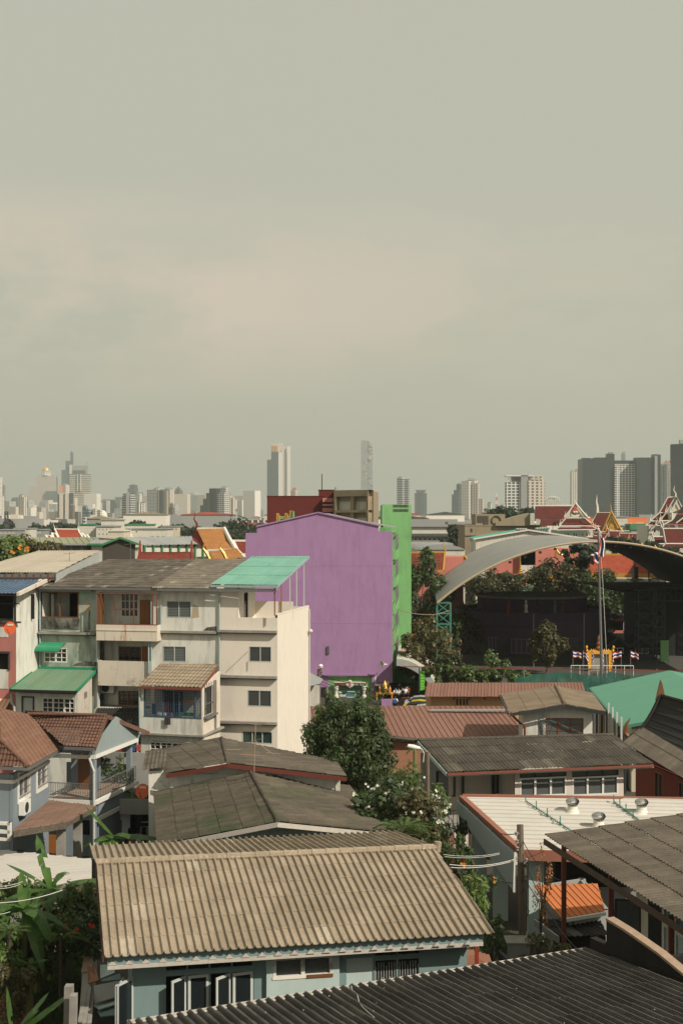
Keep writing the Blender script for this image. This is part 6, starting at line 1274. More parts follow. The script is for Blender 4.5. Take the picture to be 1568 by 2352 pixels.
for i,(x0,x1,y0,y1,m_)in enumerate(((1145,1178,468,530,'cloth_red'),(1100,1160,535,560,'cloth_white'),(1165,1205,540,575,'w_purple'),(1258,1350,540,566,'cloth_green'),(1225,1250,540,565,'cloth_blue'),(1060,1085,480,550,'cloth_blue'),(1148,1188,572,625,'dark_concrete'))):
 dd=.12 if i==6 else-.5;r=VW.qr('C1',x0,y0,x1,y1,dd);mb=MB();N=5
 for j in range(N):mb.obox(VW.pt(r[0]+(r[2]-r[0])*j/N,r[1],dd+.03*(j%2)),VW.d*((r[2]-r[0])/N+.01),VW.n*.03,V((0,0,r[3]-r[1])))
 o=mb.build('laundry_cloth',M[m_]);tag(o,['red cloth hanging in the blue barred veranda','white cloth folded over the veranda rail','purple cloth draped over the veranda rail','wide green cloth draped inside the veranda','small blue cloth beside the green one in the veranda','blue garment hanging at the left end of the veranda','grey cloth hanging outside below the veranda bars'][i],'laundry')
o=thing('clothes_hangers','row of orange hangers on a line inside the barred veranda','hangers',VW.pt(vo[2]-1,vo[1]+1.1,-.6));r=VW.qr('C1',1275,452,1400,475,-.6)
for i in range(9):mb=MB();u=r[0]+(r[2]-r[0])*i/8;mb.tube([VW.pt(u-.14,r[1],-.6),VW.pt(u,r[3],-.55),VW.pt(u+.14,r[1],-.6)],.018,4);mb.build('hanger',M['t_orange'],o)
PK1=SW.pt(-.1,0,3.7);PK0=PK1-SW.d*9;PW=Wall(PK0,PK1);ze=PW.hit(*q('N',150,640))[1]
o=PK=thing('pink_house','pink fronted house with blue tiled roof and white side wall at the left edge','house',PW.pt(PW.L-1,0))
h1=PW.qr('N',-900,650,280,1010);h2=PW.qr('N',-600,1465,130,1700);h3=PW.qr('N',-600,2120,100,2350)
mb=MB();wholes(mb,PW,0,PW.L,0,ze,[h1,h2]);mb.build('wall',M['w_pink'],PK);mb=MB();wbox(mb,PW,0,PW.L-.6,PW.hit(*q('N',100,1245))[1],PW.hit(*q('N',100,1105))[1],.004,.03);wbox(mb,PW,0,PW.L-.6,PW.hit(*q('N',100,1980))[1],PW.hit(*q('N',100,1705))[1],.004,.03);mb.build('white_panel',M['w_shop'],PK)
PS=Wall(PK1,SW.pt(-.12,0,-6));mb=MB();wholes(mb,PS,0,PS.L,0,ze,[],.2)
A_=P(*q('N',-700,625),92.2);B_=P(*q('N',240,625),91.3);B_.z=A_.z=(A_.z+B_.z)/2;C_=P(*q('N',775,375),99.5);
mb.prism([PS.pt(0,ze),PS.pt(PS.L,ze),PS.pt(PS.L,C_.z),PS.pt(PS.L*.55,C_.z+.1)],-PS.n*.2);mb.build('side_wall',M['w_shop'],PK)
mb=MB();sheet(mb,[A_,B_,C_,onpl(*q('N',-200,375),A_,B_,C_)],.3,.06,.9,.05,'tile');mb.build('roof',M['r_blue'],PK,solid=.04)
mb=MB();mb.bar(B_+V((.1,0,0)),C_+V((.1,0,0)),.2,.25);mb.build('verge',M['w_rust'],PK);mb=MB();wbox(mb,PW,h1[0],h1[2],h1[1],h1[3],-2.5,-2.4);wbox(mb,PW,h2[0],h2[2],h2[1],h2[3],-.4,-.3);mb.build('room_back',M['dark_in'],PK)
mb=MB();wbox(mb,PW,h1[0],h1[2],h1[3]-.6,h1[3]-.52,-.1,-.02);wbox(mb,PW,h1[2]-.5,h1[2]-.42,h1[1],h1[3],-.1,-.02);wbox(mb,PW,h1[0],h1[2]+.1,h1[1]-.12,h1[1],-.1,.15);wbox(mb,PW,h2[2],h2[2]+.1,h2[1],h2[3]+.1,.0,.12);wbox(mb,PW,h2[0],h2[2]+.12,h2[3],h2[3]+.14,.0,.25);mb.build('window_trim',M['dark_concrete'],PK)
o=thing('canvas_awning','yellow and orange striped canvas awning at the left edge','awning',PW.pt(PW.hit(10,1620)[0],PW.hit(10,1620)[1]));r=PW.qr('N',-400,2120,165,2240);n=18
for mi_,mm in((0,'t_orange'),(1,'t_cream')):
 mb=MB()
 for i in range(n):
  if i%2==mi_:ua=r[0]+(r[2]-r[0])*i/n;ub=r[0]+(r[2]-r[0])*(i+1)/n;mb.obox(PW.pt(ua,r[3],.02),PW.d*(ub-ua),PW.n*.9+V((0,0,-.6)),V((0,0,.02)));mb.obox(PW.pt(ua,r[3]-.75,.92),PW.d*(ub-ua),PW.n*.02,V((0,0,.18)))
 mb.build('stripes',M[mm],o)
def dish(p,r,ax,label,rect=True,m='orange_dish'):
 o=thing('satellite_dish',label,'satellite dish',p);ax=V(ax).normalized();mb=MB();mb.lathe(p,[(r*math.sin(a),-r*.07*math.cos(a)+r*.1)for a in[i*.19 for i in range(9)]][::-1],24,ax=ax);mb.build('reflector',M[m],o)
 X=ax.cross(V((0,0,1))).normalized();Y=X.cross(ax)
 if rect:mb=MB();mb.obox(p+ax*(r*.1)-X*r*.5+Y*r*.35,X*r*.95,Y*r*.28,ax*.03);mb.build('blank_plate',M['trim_white'],o)
 mb=MB();mb.tube([p-Y*r*.95,p+ax*r*.9-Y*r*.35],.02,5);mb.lathe(p+ax*r*.9-Y*r*.35,[(.05,-.05),(.05,.06),(0,.08)],7,ax=-ax);mb.tube([p-ax*.1,p-ax*.35-Y*r*.6,p-ax*.35-Y*r*1.5],.03,5);mb.build('feed_arm',M['grey_metal'],o);return o
p_=P(*q('N',150,1115),90.6);dish(p_,.45,(-.25,-.95,.2),'orange satellite dish with blank white plate on the pink house wall')
o=CR=thing('cream_roofed_house','house with wide cream corrugated roof and metal side behind the blue tiled roof','house',G0(60,104));A_=P(*q('N',-500,322),98);B_=P(*q('N',808,322),97.6);B_.z=A_.z;C_=P(*q('N',1432,12),115);Dd=onpl(*q('N',572,18),A_,B_,C_);E_=onpl(*q('N',-500,420*0+250+120),A_,B_,C_)
Dl=Dd+(A_-B_).normalized()*9
m0=onpl(*q('N',-250,322),A_,B_,C_)
mb=MB();sheet(mb,[A_,B_,C_,Dd+(A_-B_)*.0],.22,.05,8,.02);mb.build('roof',M['r_cream'],CR,solid=.03)
Wc=Wall(V((B_.x,B_.y,0)),V((C_.x,C_.y,0)));mb=MB();n=40
for i in range(n):
 u0,u1_=Wc.L*i/n,Wc.L*(i+1)/n;z_=lambda u:B_.z+(C_.z-B_.z)*u/Wc.L-.1;um_=(u0+u1_)/2
 mb.face([Wc.pt(u0,z_(u0)-1.9,-.1),Wc.pt(um_,z_(um_)-1.9,-.04),Wc.pt(um_,z_(um_),-.04),Wc.pt(u0,z_(u0),-.1)]);mb.face([Wc.pt(um_,z_(um_)-1.9,-.04),Wc.pt(u1_,z_(u1_)-1.9,-.1),Wc.pt(u1_,z_(u1_),-.1),Wc.pt(um_,z_(um_),-.04)])
mb.build('side_cladding',M['fibre'],CR,solid=.02);mb=MB();wbox(mb,Wc,0,Wc.L,0,B_.z-1.6,-.4,-.2);WA=Wall(V((A_.x,A_.y,0)),V((B_.x,B_.y,0)));wbox(mb,WA,0,WA.L-.45,0,A_.z-.7,-.8,-.6);mb.build('wall',M['w_shop'],CR)
mb=MB();mb.obox(A_-V((0,.25,.55)),B_-A_,V((0,.06,0)),V((0,0,.45)));mb.build('gutter',M['grey_metal'],CR)
mb=MB()
for i in range(14):p=A_.lerp(B_,i/13);mb.bar(p-V((0,.3,.6)),p-V((0,.3,.05)),.06)
mb.bar(A_-V((0,.3,.35)),B_-V((0,.3,.35)),.05);mb.build('gutter_strap',M['rusty_frame'],CR)
for i,(x,y,k_)in enumerate(((430,1335,1.6),(300,1330,2.1),(160,1330,1.3))):
 p_=onpl(x,y-25,EA,EB,RL);o=thing('roof_antenna',['thin television antenna on the shophouse roof, right of the middle','tallest thin antenna on the shophouse roof','short antenna near the left end of the shophouse roof'][i],'antenna',p_);mb=MB();mb.tube([p_,p_+V((0,0,k_))],.02,5);mb.bar(p_+V((-.5,0,k_*.9)),p_+V((.5,0,k_*.95)),.02)
 for j in range(6):mb.bar(p_+V((-.45+j*.18,-.2,k_*.92)),p_+V((-.45+j*.18,.2,k_*.92)),.012)
 mb.build('mast',M['grey_metal'],o)
wires_=[]
for(xa,ya,xb,yb)in((378,1452,500,1449),(505,1548,637,1553),(94,1447,222,1449)):
 mb=MB();a_=SW.pt(su(xa),sz(ya,xa),.2);b_=SW.pt(su(xb),sz(yb,xb),.2);mb.tube([a_.lerp(b_,j/8)-V((0,0,.12*math.sin(j/8*math.pi)))for j in range(9)],.015,4);mb.build('wall_cable',M['wire'],S)
r=sr('B1',1415,635,1510,668);mb=MB();mb.prism([SW.pt(r[0],r[1],.003),SW.pt(r[2],r[1],.003),SW.pt(r[2],r[3],.003),SW.pt(r[0]+.3,r[3]-.1,.003)],SW.n*.004);mb.build('mould_patch',M['w_moldy'],S)
r=sr('C1',508,188,678,218);mb=MB();mb.prism([SW.pt(r[0],r[1],.003),SW.pt(r[2],r[1],.003),SW.pt(r[2],r[3],.003),SW.pt((r[0]+r[2])/2,r[3]+.05,.003),SW.pt(r[0]+.2,r[3]-.15,.003)],SW.n*.004);mb.build('mould_patch',M['w_moldy'],S)
for(k_,x0,y0,x1,y1)in(('B1',612,520,634,668),('B1',1335,485,1388,582),('B1',575,470,625,535)):
 r=sr(k_,x0,y0,x1,y1);mb=MB();mb.prism([SW.pt(r[0],r[1],.003),SW.pt(r[2],r[1]+.1,.003),SW.pt(r[2]-.05,r[3]-.1,.003),SW.pt(r[0]+.1,r[3],.003)],SW.n*.004);mb.build('stain_patch',M['w_moldy' if x0==612 else 'w_tan_lit'],S)
roofm('r_pink',(.27,.14,.105),(.31,.165,.125),dirt=(.2,.11,.08),dk=.4);roofm('r_pink2',(.2,.115,.095),(.23,.13,.105),dirt=(.15,.085,.07),dk=.35);roofm('r_brown',(.23,.18,.125),(.28,.22,.155),dirt=(.12,.095,.07),dk=.5)
roofm('r_teal2',(.12,.3,.21),(.13,.315,.22),dirt=(.1,.25,.18),dk=.2);roofm('r_char',(.035,.034,.034),(.05,.047,.045),dirt=(.02,.02,.02),dk=.5);roofm('r_dkcorr',(.1,.088,.07),(.14,.122,.098),dirt=(.045,.04,.033),dk=.55,pale=(.22,.19,.15),palef=.95)
roofm('r_white',(.5,.48,.44),(.53,.5,.46),dirt=(.4,.36,.31),dk=.3,fd=.05);roofm('r_grybrn',(.13,.11,.085),(.175,.15,.115),dirt=(.06,.05,.04),dk=.55);roofm('r_house',(.335,.275,.2),(.39,.32,.237),dirt=(.2,.155,.11),dk=.45,pale=(.5,.44,.35),palef=.985);roofm('r_near',(.115,.107,.096),(.165,.153,.135),dirt=(.035,.033,.03),dk=.6,pale=(.17,.155,.13),palef=.96)
roofm('r_moss',(.115,.098,.075),(.16,.135,.1),dirt=(.05,.043,.033),dk=.55,moss=(.05,.08,.03));roofm('r_orange2',(.5,.165,.06),(.55,.18,.065),dirt=(.42,.15,.06),dk=.3,fd=.08);roofm('r_terra',(.24,.13,.09),(.28,.155,.105),dirt=(.16,.08,.055),dk=.4);roofm('r_terra2',(.16,.085,.062),(.22,.12,.085),dirt=(.1,.055,.04),dk=.4);roofm('r_carport',(.24,.15,.11),(.29,.18,.135),dirt=(.15,.1,.075),dk=.3)
wallm('w_apricot',(.6,.37,.18),(.4,.25,.14),k=.3);wallm('w_blush',(.58,.5,.44),(.3,.25,.22),k=.3);wallm('w_bluegrey',(.24,.28,.31),(.12,.15,.17),k=.3);wallm('w_mint',(.4,.48,.46),(.25,.3,.28),k=.3);wallm('w_aqua',(.2,.28,.28),(.12,.2,.2),k=.3);wallm('w_brick',(.2,.05,.035),(.08,.03,.025),k=.4);wallm('w_white2',(.62,.6,.54),(.3,.29,.25),k=.4,spots=.5);wallm('w_soot',(.035,.028,.024),(.018,.015,.013),k=.95,lo=.35,hi=.6,spots=.7);wallm('w_clay',(.34,.16,.1),(.2,.1,.07),k=.3)
def pl(A,B,D,*pts):return[onpl(p[0],p[1],A,B,D)for p in pts]
def roofq(o,A,B,D,C_px,m,pitch=.25,amp=.04,row=1.2,lift=.03,prof='sine',name='roof',solid=.03,jit=.01,d=None):
 C=onpl(C_px[0],C_px[1],A,B,D);mb=MB();sheet(mb,[A,B,C,D],pitch,amp,row,lift,prof,jit=jit,d=d);mb.build(name,M[m],o,solid=solid);return C
def boxw(o,A,B,back,z1,m,z0=0.0,holes=(),th=.2,nm='wall'):
 """closed four-walled body behind front wall A-B"""
 W=Wall(A,B);bv=V(back);mb=MB();wholes(mb,W,0,W.L,z0,z1,list(holes),th)
 for p,r in((W.pt(W.L,0),W.pt(W.L,0)+bv),(W.pt(W.L,0)+bv,W.pt(0,0)+bv),(W.pt(0,0)+bv,W.pt(0,0))):Wn=Wall(p,r);wholes(mb,Wn,0,Wn.L,z0,z1,[],th)
 mb.build(nm,M[m],o);return W
o=thing('long_hall','long apricot walled hall with pinkish brown ribbed metal roof','hall',G0(1150,117))
A=PZ(975,1600.5,4.7);B=PZ(1346,1600,4.7);Dd=PZ(981,1569,5.4);roofq(o,A,B,Dd,(1337,1568),'r_pink',.3,.05,20,prof='seam')
W=boxw(o,A+V((.6,.8,0)),B+V((-.6,.8,0)),(0,7,0),4.6,'w_apricot');mb=MB()
for x in(40,63,86,107):r=W.qr('C3',x,430,x+11,473);wbox(mb,W,r[0],r[2],r[1],r[3],.005,.03)
mb.build('vent_slots',M['black'],o);mb=MB()
for x in(20,122,226,330):r=W.qr('C3',x,418,x+6,432);wbox(mb,W,r[0],r[2],r[1],r[3],.0,.8)
mb.build('rafter_ends',M['black'],o)
o=thing('lower_long_hall','lower and nearer pinkish brown ribbed metal roof beside the round green tree','hall',G0(1040,108))
A=PZ(690,1705,2.8);B=PZ(1205,1692,2.8);Dd=PZ(700,1626,3.9);roofq(o,A,B,Dd,(1165,1625),'r_pink',.45,.05,40,prof='seam',d=(-.09,.98,.11));boxw(o,A+V((1,1,0)),B+V((-1,.8,0)),(0,8,0),2.6,'w_clay')
mb=MB();a=P(*q('C3',-140,508),112);b=P(*q('C3',390,505),112);mb.bar(a,b,.4,.12);mb.build('ridge_flashing',M['t_grey'],o)
o=HB=thing('brown_roofed_house','white gabled house with weathered brown roof and mesh satellite dish','house',G0(1275,96))
z=6.75;F=PZ(*q('C3',770,466),z);K=PZ(*q('C3',710,345),z);L0=P(*q('C3',400,524),F.y+.1);Rf=P(*q('C3',1046,516),F.y-.6)
Lk=onpl(*q('C3',340,400),L0,F,K);mb=MB();sheet(mb,[Lk,L0,F,K],.25,.03,1.3,.02);mb.build('roof',M['r_brown'],o,solid=.03)
Rk=onpl(*q('C3',955,392),F,Rf,K);mb=MB();sheet(mb,[Rf,Rk,K,F],.25,.03,1.3,.02);mb.build('roof',M['r_brown'],o,solid=.03)
mb=MB();mb.bar(L0-V((0,.06,.15)),F-V((0,.06,.15)),.05,.25);mb.bar(F-V((0,.06,.15)),Rf-V((0,.06,.15)),.05,.25);mb.bar(Lk-V((.1,0,.08)),L0-V((.1,0,.08)),.12,.12);mb.build('bargeboard',M['dark_steel'],o);mb=MB();caps(mb,F+V((0,0,.03)),K+V((0,0,.03)),.12,.6);mb.build('ridge_tiles',M['r_brown'],o)
W=Wall(P(*q('C3',486,600),F.y+1),P(*q('C3',956,600),F.y+.6));wn=W.qr('C3',642,560,896,690);zz_=W.hit(*q('C3',486,545))[1];bk=V(((K-F).x,(K-F).y,0))*.85
mb=MB();wholes(mb,W,0,W.L,0,zz_,[wn]);ua=W.hit(*q('C3',768,480))[0];mb.prism([W.pt(0,zz_),W.pt(W.L,zz_),W.pt(W.L,zz_+.3),W.pt(ua,F.z-.25),W.pt(0,zz_+.15)],-W.n*.2)
for p,r in((W.pt(W.L,0),W.pt(W.L,0)+bk),(W.pt(0,0)+bk,W.pt(0,0))):Wn=Wall(p,r);wholes(mb,Wn,0,Wn.L,0,zz_,[])
mb.build('wall',M['w_shop'],o);window(o,W,wn,nx=3,ny=1,gx=1,gy=3,fm=M['rusty_frame'],gm=M['louvre'],fw=.06,mun=.04)
pipe(o,[L0+V((.1,-.05,-.1)),W.pt(-.2,zz_-.5,.2),W.pt(.15,zz_-.7,.2),W.pt(.15,2,.2)],.09,'rusty_frame');pipe(o,[W.pt(W.L*.36,zz_-.3,.12),W.pt(W.L*.28,zz_-.35,.12),W.pt(W.L*.28,2.5,.12)],.08,'grey_metal')
o=thing('verandah_posts','narrow shaded side verandah with pale posts right of the brown roofed house','verandah',W.pt(W.L+.8,0))
for i in range(4):mb=MB();mb.bar(W.pt(W.L+2.1,0,-i*2.5),W.pt(W.L+2.1,zz_,-i*2.5),.12);mb.build('post',M['pvc'],o)
mb=MB();wbox(mb,W,W.L+.1,W.L+2,0,2.4,-9,-2);mb.build('stored_goods',M['dark_concrete'],o)
p_=P(*q('C3',612,636),F.y-.8);o=thing('mesh_satellite_dish','large dark mesh satellite dish before the brown roofed house window','satellite dish',p_);ax=V((.75,-.5,.35)).normalized();mb=MB();r=1.0
for k_ in range(1,6):rr_=r*k_/5;X=ax.cross(V((0,0,1))).normalized();Y=X.cross(ax);mb.tube([p_+(X*math.cos(t_)+Y*math.sin(t_))*rr_+ax*(.35*rr_*rr_)for t_ in[i*math.pi/12 for i in range(25)]],.015,4)
for i in range(16):t_=i*math.pi/8;mb.tube([p_,p_+(X*math.cos(t_)+Y*math.sin(t_))*r*.5+ax*.09,p_+(X*math.cos(t_)+Y*math.sin(t_))*r+ax*.35],.014,4)
mb.build('mesh_reflector',M['dark_steel'],o);mb=MB();mb.tube([p_,p_+V((0,.3,-2.4))],.05,6);mb.tube([p_-Y*r,p_+ax*.9,p_+Y*r*.8],.02,4);mb.build('mast',M['dark_steel'],o)
o=thing('teal_roofed_hall','large hall with smooth bright teal green roof on the right','hall',G0(1480,108))
A=PZ(*q('C3',1158,612),5);Bk=PZ(*q('C3',940,356),5);Rg=P(*q('C3',1475,240),Bk.y+.5);Rf_=onpl(1681,1617,A,Bk,Rg)
mb=MB();sheet(mb,[Bk,A,Rf_,Rg],.22,.015,60,0,'trap');mb.build('roof',M['r_teal2'],o,solid=.05)
mb=MB();R2=Rg+V((9,0,-1.7));sheet(mb,[Rf_+V((9,-.2,-1.7)),R2,Rg,Rf_],.22,.015,60,0,'trap');mb.build('roof',M['r_teal2'],o,solid=.05)
mb=MB();mb.bar(A-V((0,0,.12)),Rf_-V((0,0,.12)),.1,.22);mb.bar(A-V((.05,0,.1)),Bk-V((.05,0,.1)),.15,.18);mb.build('gutter',M['teal_steel'],o)
Wq=Wall(Bk+V((.8,0,0)),A+V((.8,.6,0)));mb=MB();wholes(mb,Wq,0,Wq.L,0,4.9,[(3,1.5,9,4),(11,1.5,18,4)]);Wf=Wall(A+V((.8,.6,0)),V((Rf_.x,Rf_.y+.6,0)));wholes(mb,Wf,0,Wf.L,0,5,[]);mb.prism([Wf.pt(0,5),Wf.pt(Wf.L,5),Wf.pt(Wf.L,Rf_.z-.1)],-Wf.n*.2);mb.build('wall',M['w_cream'],o)
mb=MB();wbox(mb,Wf,0,Wf.L,4.7,4.95,.01,.12);mb.build('orange_beam',M['w_clay'],o);pipe(o,[A+V((0,0,-.2)),A+V((.9,.3,-1.6)),A+V((1.0,.4,-3.2))],.1,'teal_steel')
for i in range(7):mb=MB();p_=Bk.lerp(A,i/6);mb.bar(V((p_.x+.2,p_.y,0)),V((p_.x+.2,p_.y,4.9)),.14);mb.build('post',M['dark_steel'],o)
o=TH=thing('charcoal_thai_house','traditional house with steep curved charcoal roof and dark red timber walls at the right edge','house',G0(1560,82))
Ra=P(*q('C3',1415,412),88.5);Rn=PZ(1640,1632,Ra.z);Rn=P(1640,1632,84);El=P(*q('C3',1200,692),88);En=P(1640,1792,77)
mb=MB();N=8
def thp(i,s_):a=Ra.lerp(El,i);b=Rn.lerp(En,i);c=math.sin(i*math.pi)*-.55;p=a.lerp(b,s_);return p+V((0,0,c))
for i in range(N):
 A_,B_,C_,D_=thp((i+1)/N,0),thp((i+1)/N,1),thp(i/N,1),thp(i/N,0);mb.face([A_+V((0,0,.03)),B_+V((0,0,.03)),C_,D_],0,[(i*.1+.05,.05)]*4)
mb.build('roof',M['r_char'],TH,solid=.12);mb=MB();mb.tube([thp(i/N,0)+V((-.05,-.1,.05))for i in range(N+1)],.12,5);mb.tube([thp(0,0)+V((0,0,.05)),thp(0,1)+V((0,0,.05))],.12,5);mb.build('verge',M['r_char'],TH)
mb=MB();p_=thp(0,0);mb.prism([p_+V((-.35,-.1,-.3)),p_+V((.35,-.1,-.3)),p_+V((.08,-.1,.9)),p_+V((-.02,-.1,1.1))],(0,.2,0));p_=thp(1,0);mb.tube([p_,p_+V((-.25,0,.3)),p_+V((-.15,0,.9)),p_+V((.1,0,1.3))],[.2,.18,.12,.03],6);mb.build('finial',M['wood'],TH)
A=P(*q('D3',1180,62),86.5);B=P(1660,1850,73);Cc=P(1660,1800,75.5);s0=P(*q('D3',1185,50),88);mb=MB();K1=P(1432,1706,87);K2=P(1650,1838,74);sheet(mb,[K1,K2,K2+V((1.2,1.5,.85)),K1+V((1.5,1.2,.85))],.22,.05,1.2,.03);mb.build('lower_roof',M['r_grybrn'],TH,solid=.03)
W=Wall(K1+V((.9,.6,0)),K2+V((.9,.4,0)));zt_=K1 .z-.2;wn=(3.0,2.2,4.2,3.9);wn2=(6.5,2.2,8.0,3.9);mb=MB();wholes(mb,W,0,W.L,1.2,K2 .z-.1,[wn,wn2]);mb.build('wall',M['w_brick'],TH);window(TH,W,wn,nx=2,fm=M['wood']);window(TH,W,wn2,nx=2,fm=M['wood']);mb=MB();wbox(mb,W,0,W.L,0,1.2,-.3,.12);mb.build('brick_base',M['w_clay'],TH)
mb=MB();wholes(mb,Wall(W.pt(0,0)+V((5,4,0)),W.pt(0,0)),0,6.4,0,zt_,[]);wholes(mb,W.off(-.5),0,W.L,K2 .z-.2,El.z-.3,[]);mb.build('wall',M['w_brick'],TH)
o=HG=thing('grey_roofed_house','wide two storey house with dark grey corrugated roof and curtained white windows','house',G0(1250,77))
A=PZ(1027,1774,5.75);B=PZ(1499,1754,5.75);Dd=PZ(961,1701,6.85);C=roofq(HG,A,B,Dd,(1408,1689),'r_dkcorr',.235,.055,1.15,.04)
bs=(B-A).normalized();bk=V((-bs.y,bs.x,0));mb=MB();sheet(mb,[C+bk*4.6-V((0,0,.9)),Dd+bk*4.6-V((0,0,.9)),Dd,C],.235,.055,1.15,.04);mb.build('roof',M['r_dkcorr'],HG,solid=.03)
mb=MB();caps(mb,Dd+V((0,0,.05)),C+V((0,0,.05)),.1,.55);mb.build('ridge_tiles',M['r_dkcorr'],HG);mb=MB();mb.bar(A-V((0,.08,.1)),B-V((0,.08,.1)),.12,.13);mb.build('gutter',M['rusty_frame'],HG);mb=MB();mb.bar(A-V((0,.02,.2)),B-V((0,.02,.2)),.06,.08);mb.bar(Dd-V((.06,0,.12)),A-V((.06,0,.12)),.06,.22);mb.build('fascia',M['w_mint'],HG)
W=Wall(A+bk*.9,B+bk*.9);x0=W.hit(*q('D3',435,300))[0];x1=W.hit(*q('D3',1166,300))[0]
w1=W.qr('D3',467,234,781,415);w2=W.qr('D3',820,228,1131,408);zt_=A.z-.25
mb=MB();wholes(mb,W,x0,x1,0,zt_,[w1,w2]);Wr_=W.off(-2.6);wr_=W.qr('D3',300,250,398,400,-2.6);u00=W.hit(*q('D3',-10,300),-2.6)[0];wholes(mb,Wr_,u00,x0+.1,0,zt_+.3,[wr_]);Wn=Wall(W.pt(x0,0),W.pt(x0,0,-2.6));wbox(mb,W,x0+.004,x0+.2,0,zt_,-2.6,-.203);wholes(mb,Wall(W.pt(x1,0),W.pt(x1,0,-9)),0,9,0,zt_,[]);mb.build('wall',M['w_blush'],HG)
for r in(w1,w2):
 zs_=r[1]+(r[3]-r[1])*.72;window(HG,W,(r[0],r[1],r[2],zs_),nx=3,gm=M['curtain'],fw=.1,dep=.1,gx=1,gy=1);window(HG,W,(r[0],zs_,r[2],r[3]),nx=3,fm=M['dark_steel'],gm=M['curtain'],fw=.04,dep=.1)
window(HG,Wr_,wr_,nx=3,fm=M['white_paint'],gm=M['glass'],fw=.07);mb=MB();r=W.qr('D3',78,240,92,410,-2.5);wbox(mb,W,r[0],r[2],.5,zt_,-2.55,-2.45);r=W.qr('D3',280,240,302,410,-2.5);wbox(mb,W,r[0],r[2],.5,zt_,-2.55,-2.45);mb.build('dark_mullion',M['dark_steel'],HG)
Wl=Wall(Dd+bk*1+bs*.4,W.pt(u00+.2,0,-2.6));mb=MB();wholes(mb,Wl,0,Wl.L,0,zt_+.4,[(1.2,3.6,2.6,5.0)]);mb.build('side_wall',M['w_grey'],HG);window(HG,Wl,(1.2,3.6,2.6,5.0),nx=1,fm=M['dark_steel'])
mb=MB();Wp=Wall(P(960,1850,73),P(1090,1850,73.5));wbox(mb,Wp,0,Wp.L,2.6,2.9,-3,0)
mb.build('balcony_slab',M['concrete'],HG);mb=MB()
for i in range(14):u=Wp.L*i/13;wbox(mb,Wp,u-.015,u+.015,2.9,3.8,-.05,-.02)
wbox(mb,Wp,0,Wp.L,3.8,3.86,-.07,0);mb.build('balcony_rail',M['dark_steel'],HG)
mb=MB();wbox(mb,Wp,.2,Wp.L-.5,0,2.6,-3,-2.8);mb.build('lower_wall',M['w_clay'],HG);mb=MB();mb.bar(PZ(960,1700,6.7),PZ(960,1700,6.7)+V((-2.3,1.5,0)),.8,.08);mb.build('rear_eave',M['r_dkcorr'],HG)
o=WR=thing('white_roofed_carport','pillared carport building with large white ribbed metal roof and red brown trim','carport',G0(1230,64))
A=PZ(1198,1953,4.6);B=PZ(1700,1968,4.6);Dd=PZ(1062,1830,5.2);C=onpl(1600,1838,A,B,Dd);n1,n2,n3=pl(A,B,Dd,(1104,1864),(1082,1865),(1190,1953))
mb=MB();sheet(mb,[A,B,C,Dd,],.3,.03,60,0,'seam',d=(B-A));mb.v=[];mb.f=[];mb.m=[];mb.uv=[]
sheet(mb,[Dd,A,B,C],.72,.07,60,0,'seam',d=(B-A));mb.build('roof',M['r_white'],WR,solid=.03)
plain('trim_clay',(.33,.13,.08),.7,.15,2);mb=MB();mb.bar(Dd+V((-.05,0,-.05)),A+V((-.05,0,-.05)),.3,.25);mb.bar(Dd+V((0,.1,.05)),C+V((0,.1,.05)),.12,.15);mb.bar(A-V((0,.06,.2)),B-V((0,.06,.2)),.12,.5);mb.build('trim',M['trim_clay'],WR)
S0,S1=A+V((-.3,0,0)),Dd+V((-.3,0,0));Wl=Wall(S1,S0);mb=MB();n=60
for i in range(14):
 f0,f1=i/14,(i+1)/14
 def sp(u,f):zt=Wl_z0+(Wl_z1-Wl_z0)*u/Wl.L-.15;return zt-f*(.6+1.25*u/Wl.L)
 Wl_z0,Wl_z1=Dd.z,A.z;mb.face([Wl.pt(0,sp(0,f1),.05),Wl.pt(Wl.L,sp(Wl.L,f1),.05),Wl.pt(Wl.L,sp(Wl.L,f0),.0),Wl.pt(0,sp(0,f0),.0)])
mb.build('side_louvre',plain('louvre_pale',(.32,.36,.36),.6,.06),WR,solid=.02);mb=MB();mb.bar(Wl.pt(Wl.L+.02,A.z-.1,.05),Wl.pt(Wl.L+.02,A.z-1.95,.1),.06);mb.build('corner_strip',M['t_white'],WR)
mb=MB();mb.bar(Dd-V((.1,0,.2)),Dd-V((0,0,2.4)),.3);mb.build('corner_post',M['teal_steel'],WR)
for x,y in((1222,1990),(1262,1990),(1090,1930)):pass
cols=[A+V((.75,.9,0)),A+V((8,.9,0)),Dd+V((.8,-1,0)),(A+Dd)/2+V((.5,0,0))]
for p_ in cols:mb=MB();mb.box(p_.x-.35,p_.y-.35,0,p_.x+.35,p_.y+.35,4.3);mb.build('pillar',M['w_mint'],WR)
mb=MB();mb.box(A.x+1.6,A.y+6.2,0,B.x,A.y+6.4,4.4);mb.build('rear_wall',M['w_grey'],WR);mb=MB();mb.box(A.x+2.6,A.y+6,1.2,B.x-3,A.y+6.19,3.6);mb.build('dark_opening',M['dark_in'],WR);mb=MB();mb.box(A.x+2.3,A.y+5.9,3.6,B.x-2,A.y+6.19,3.85);mb.build('lintel',M['w_mint'],WR)
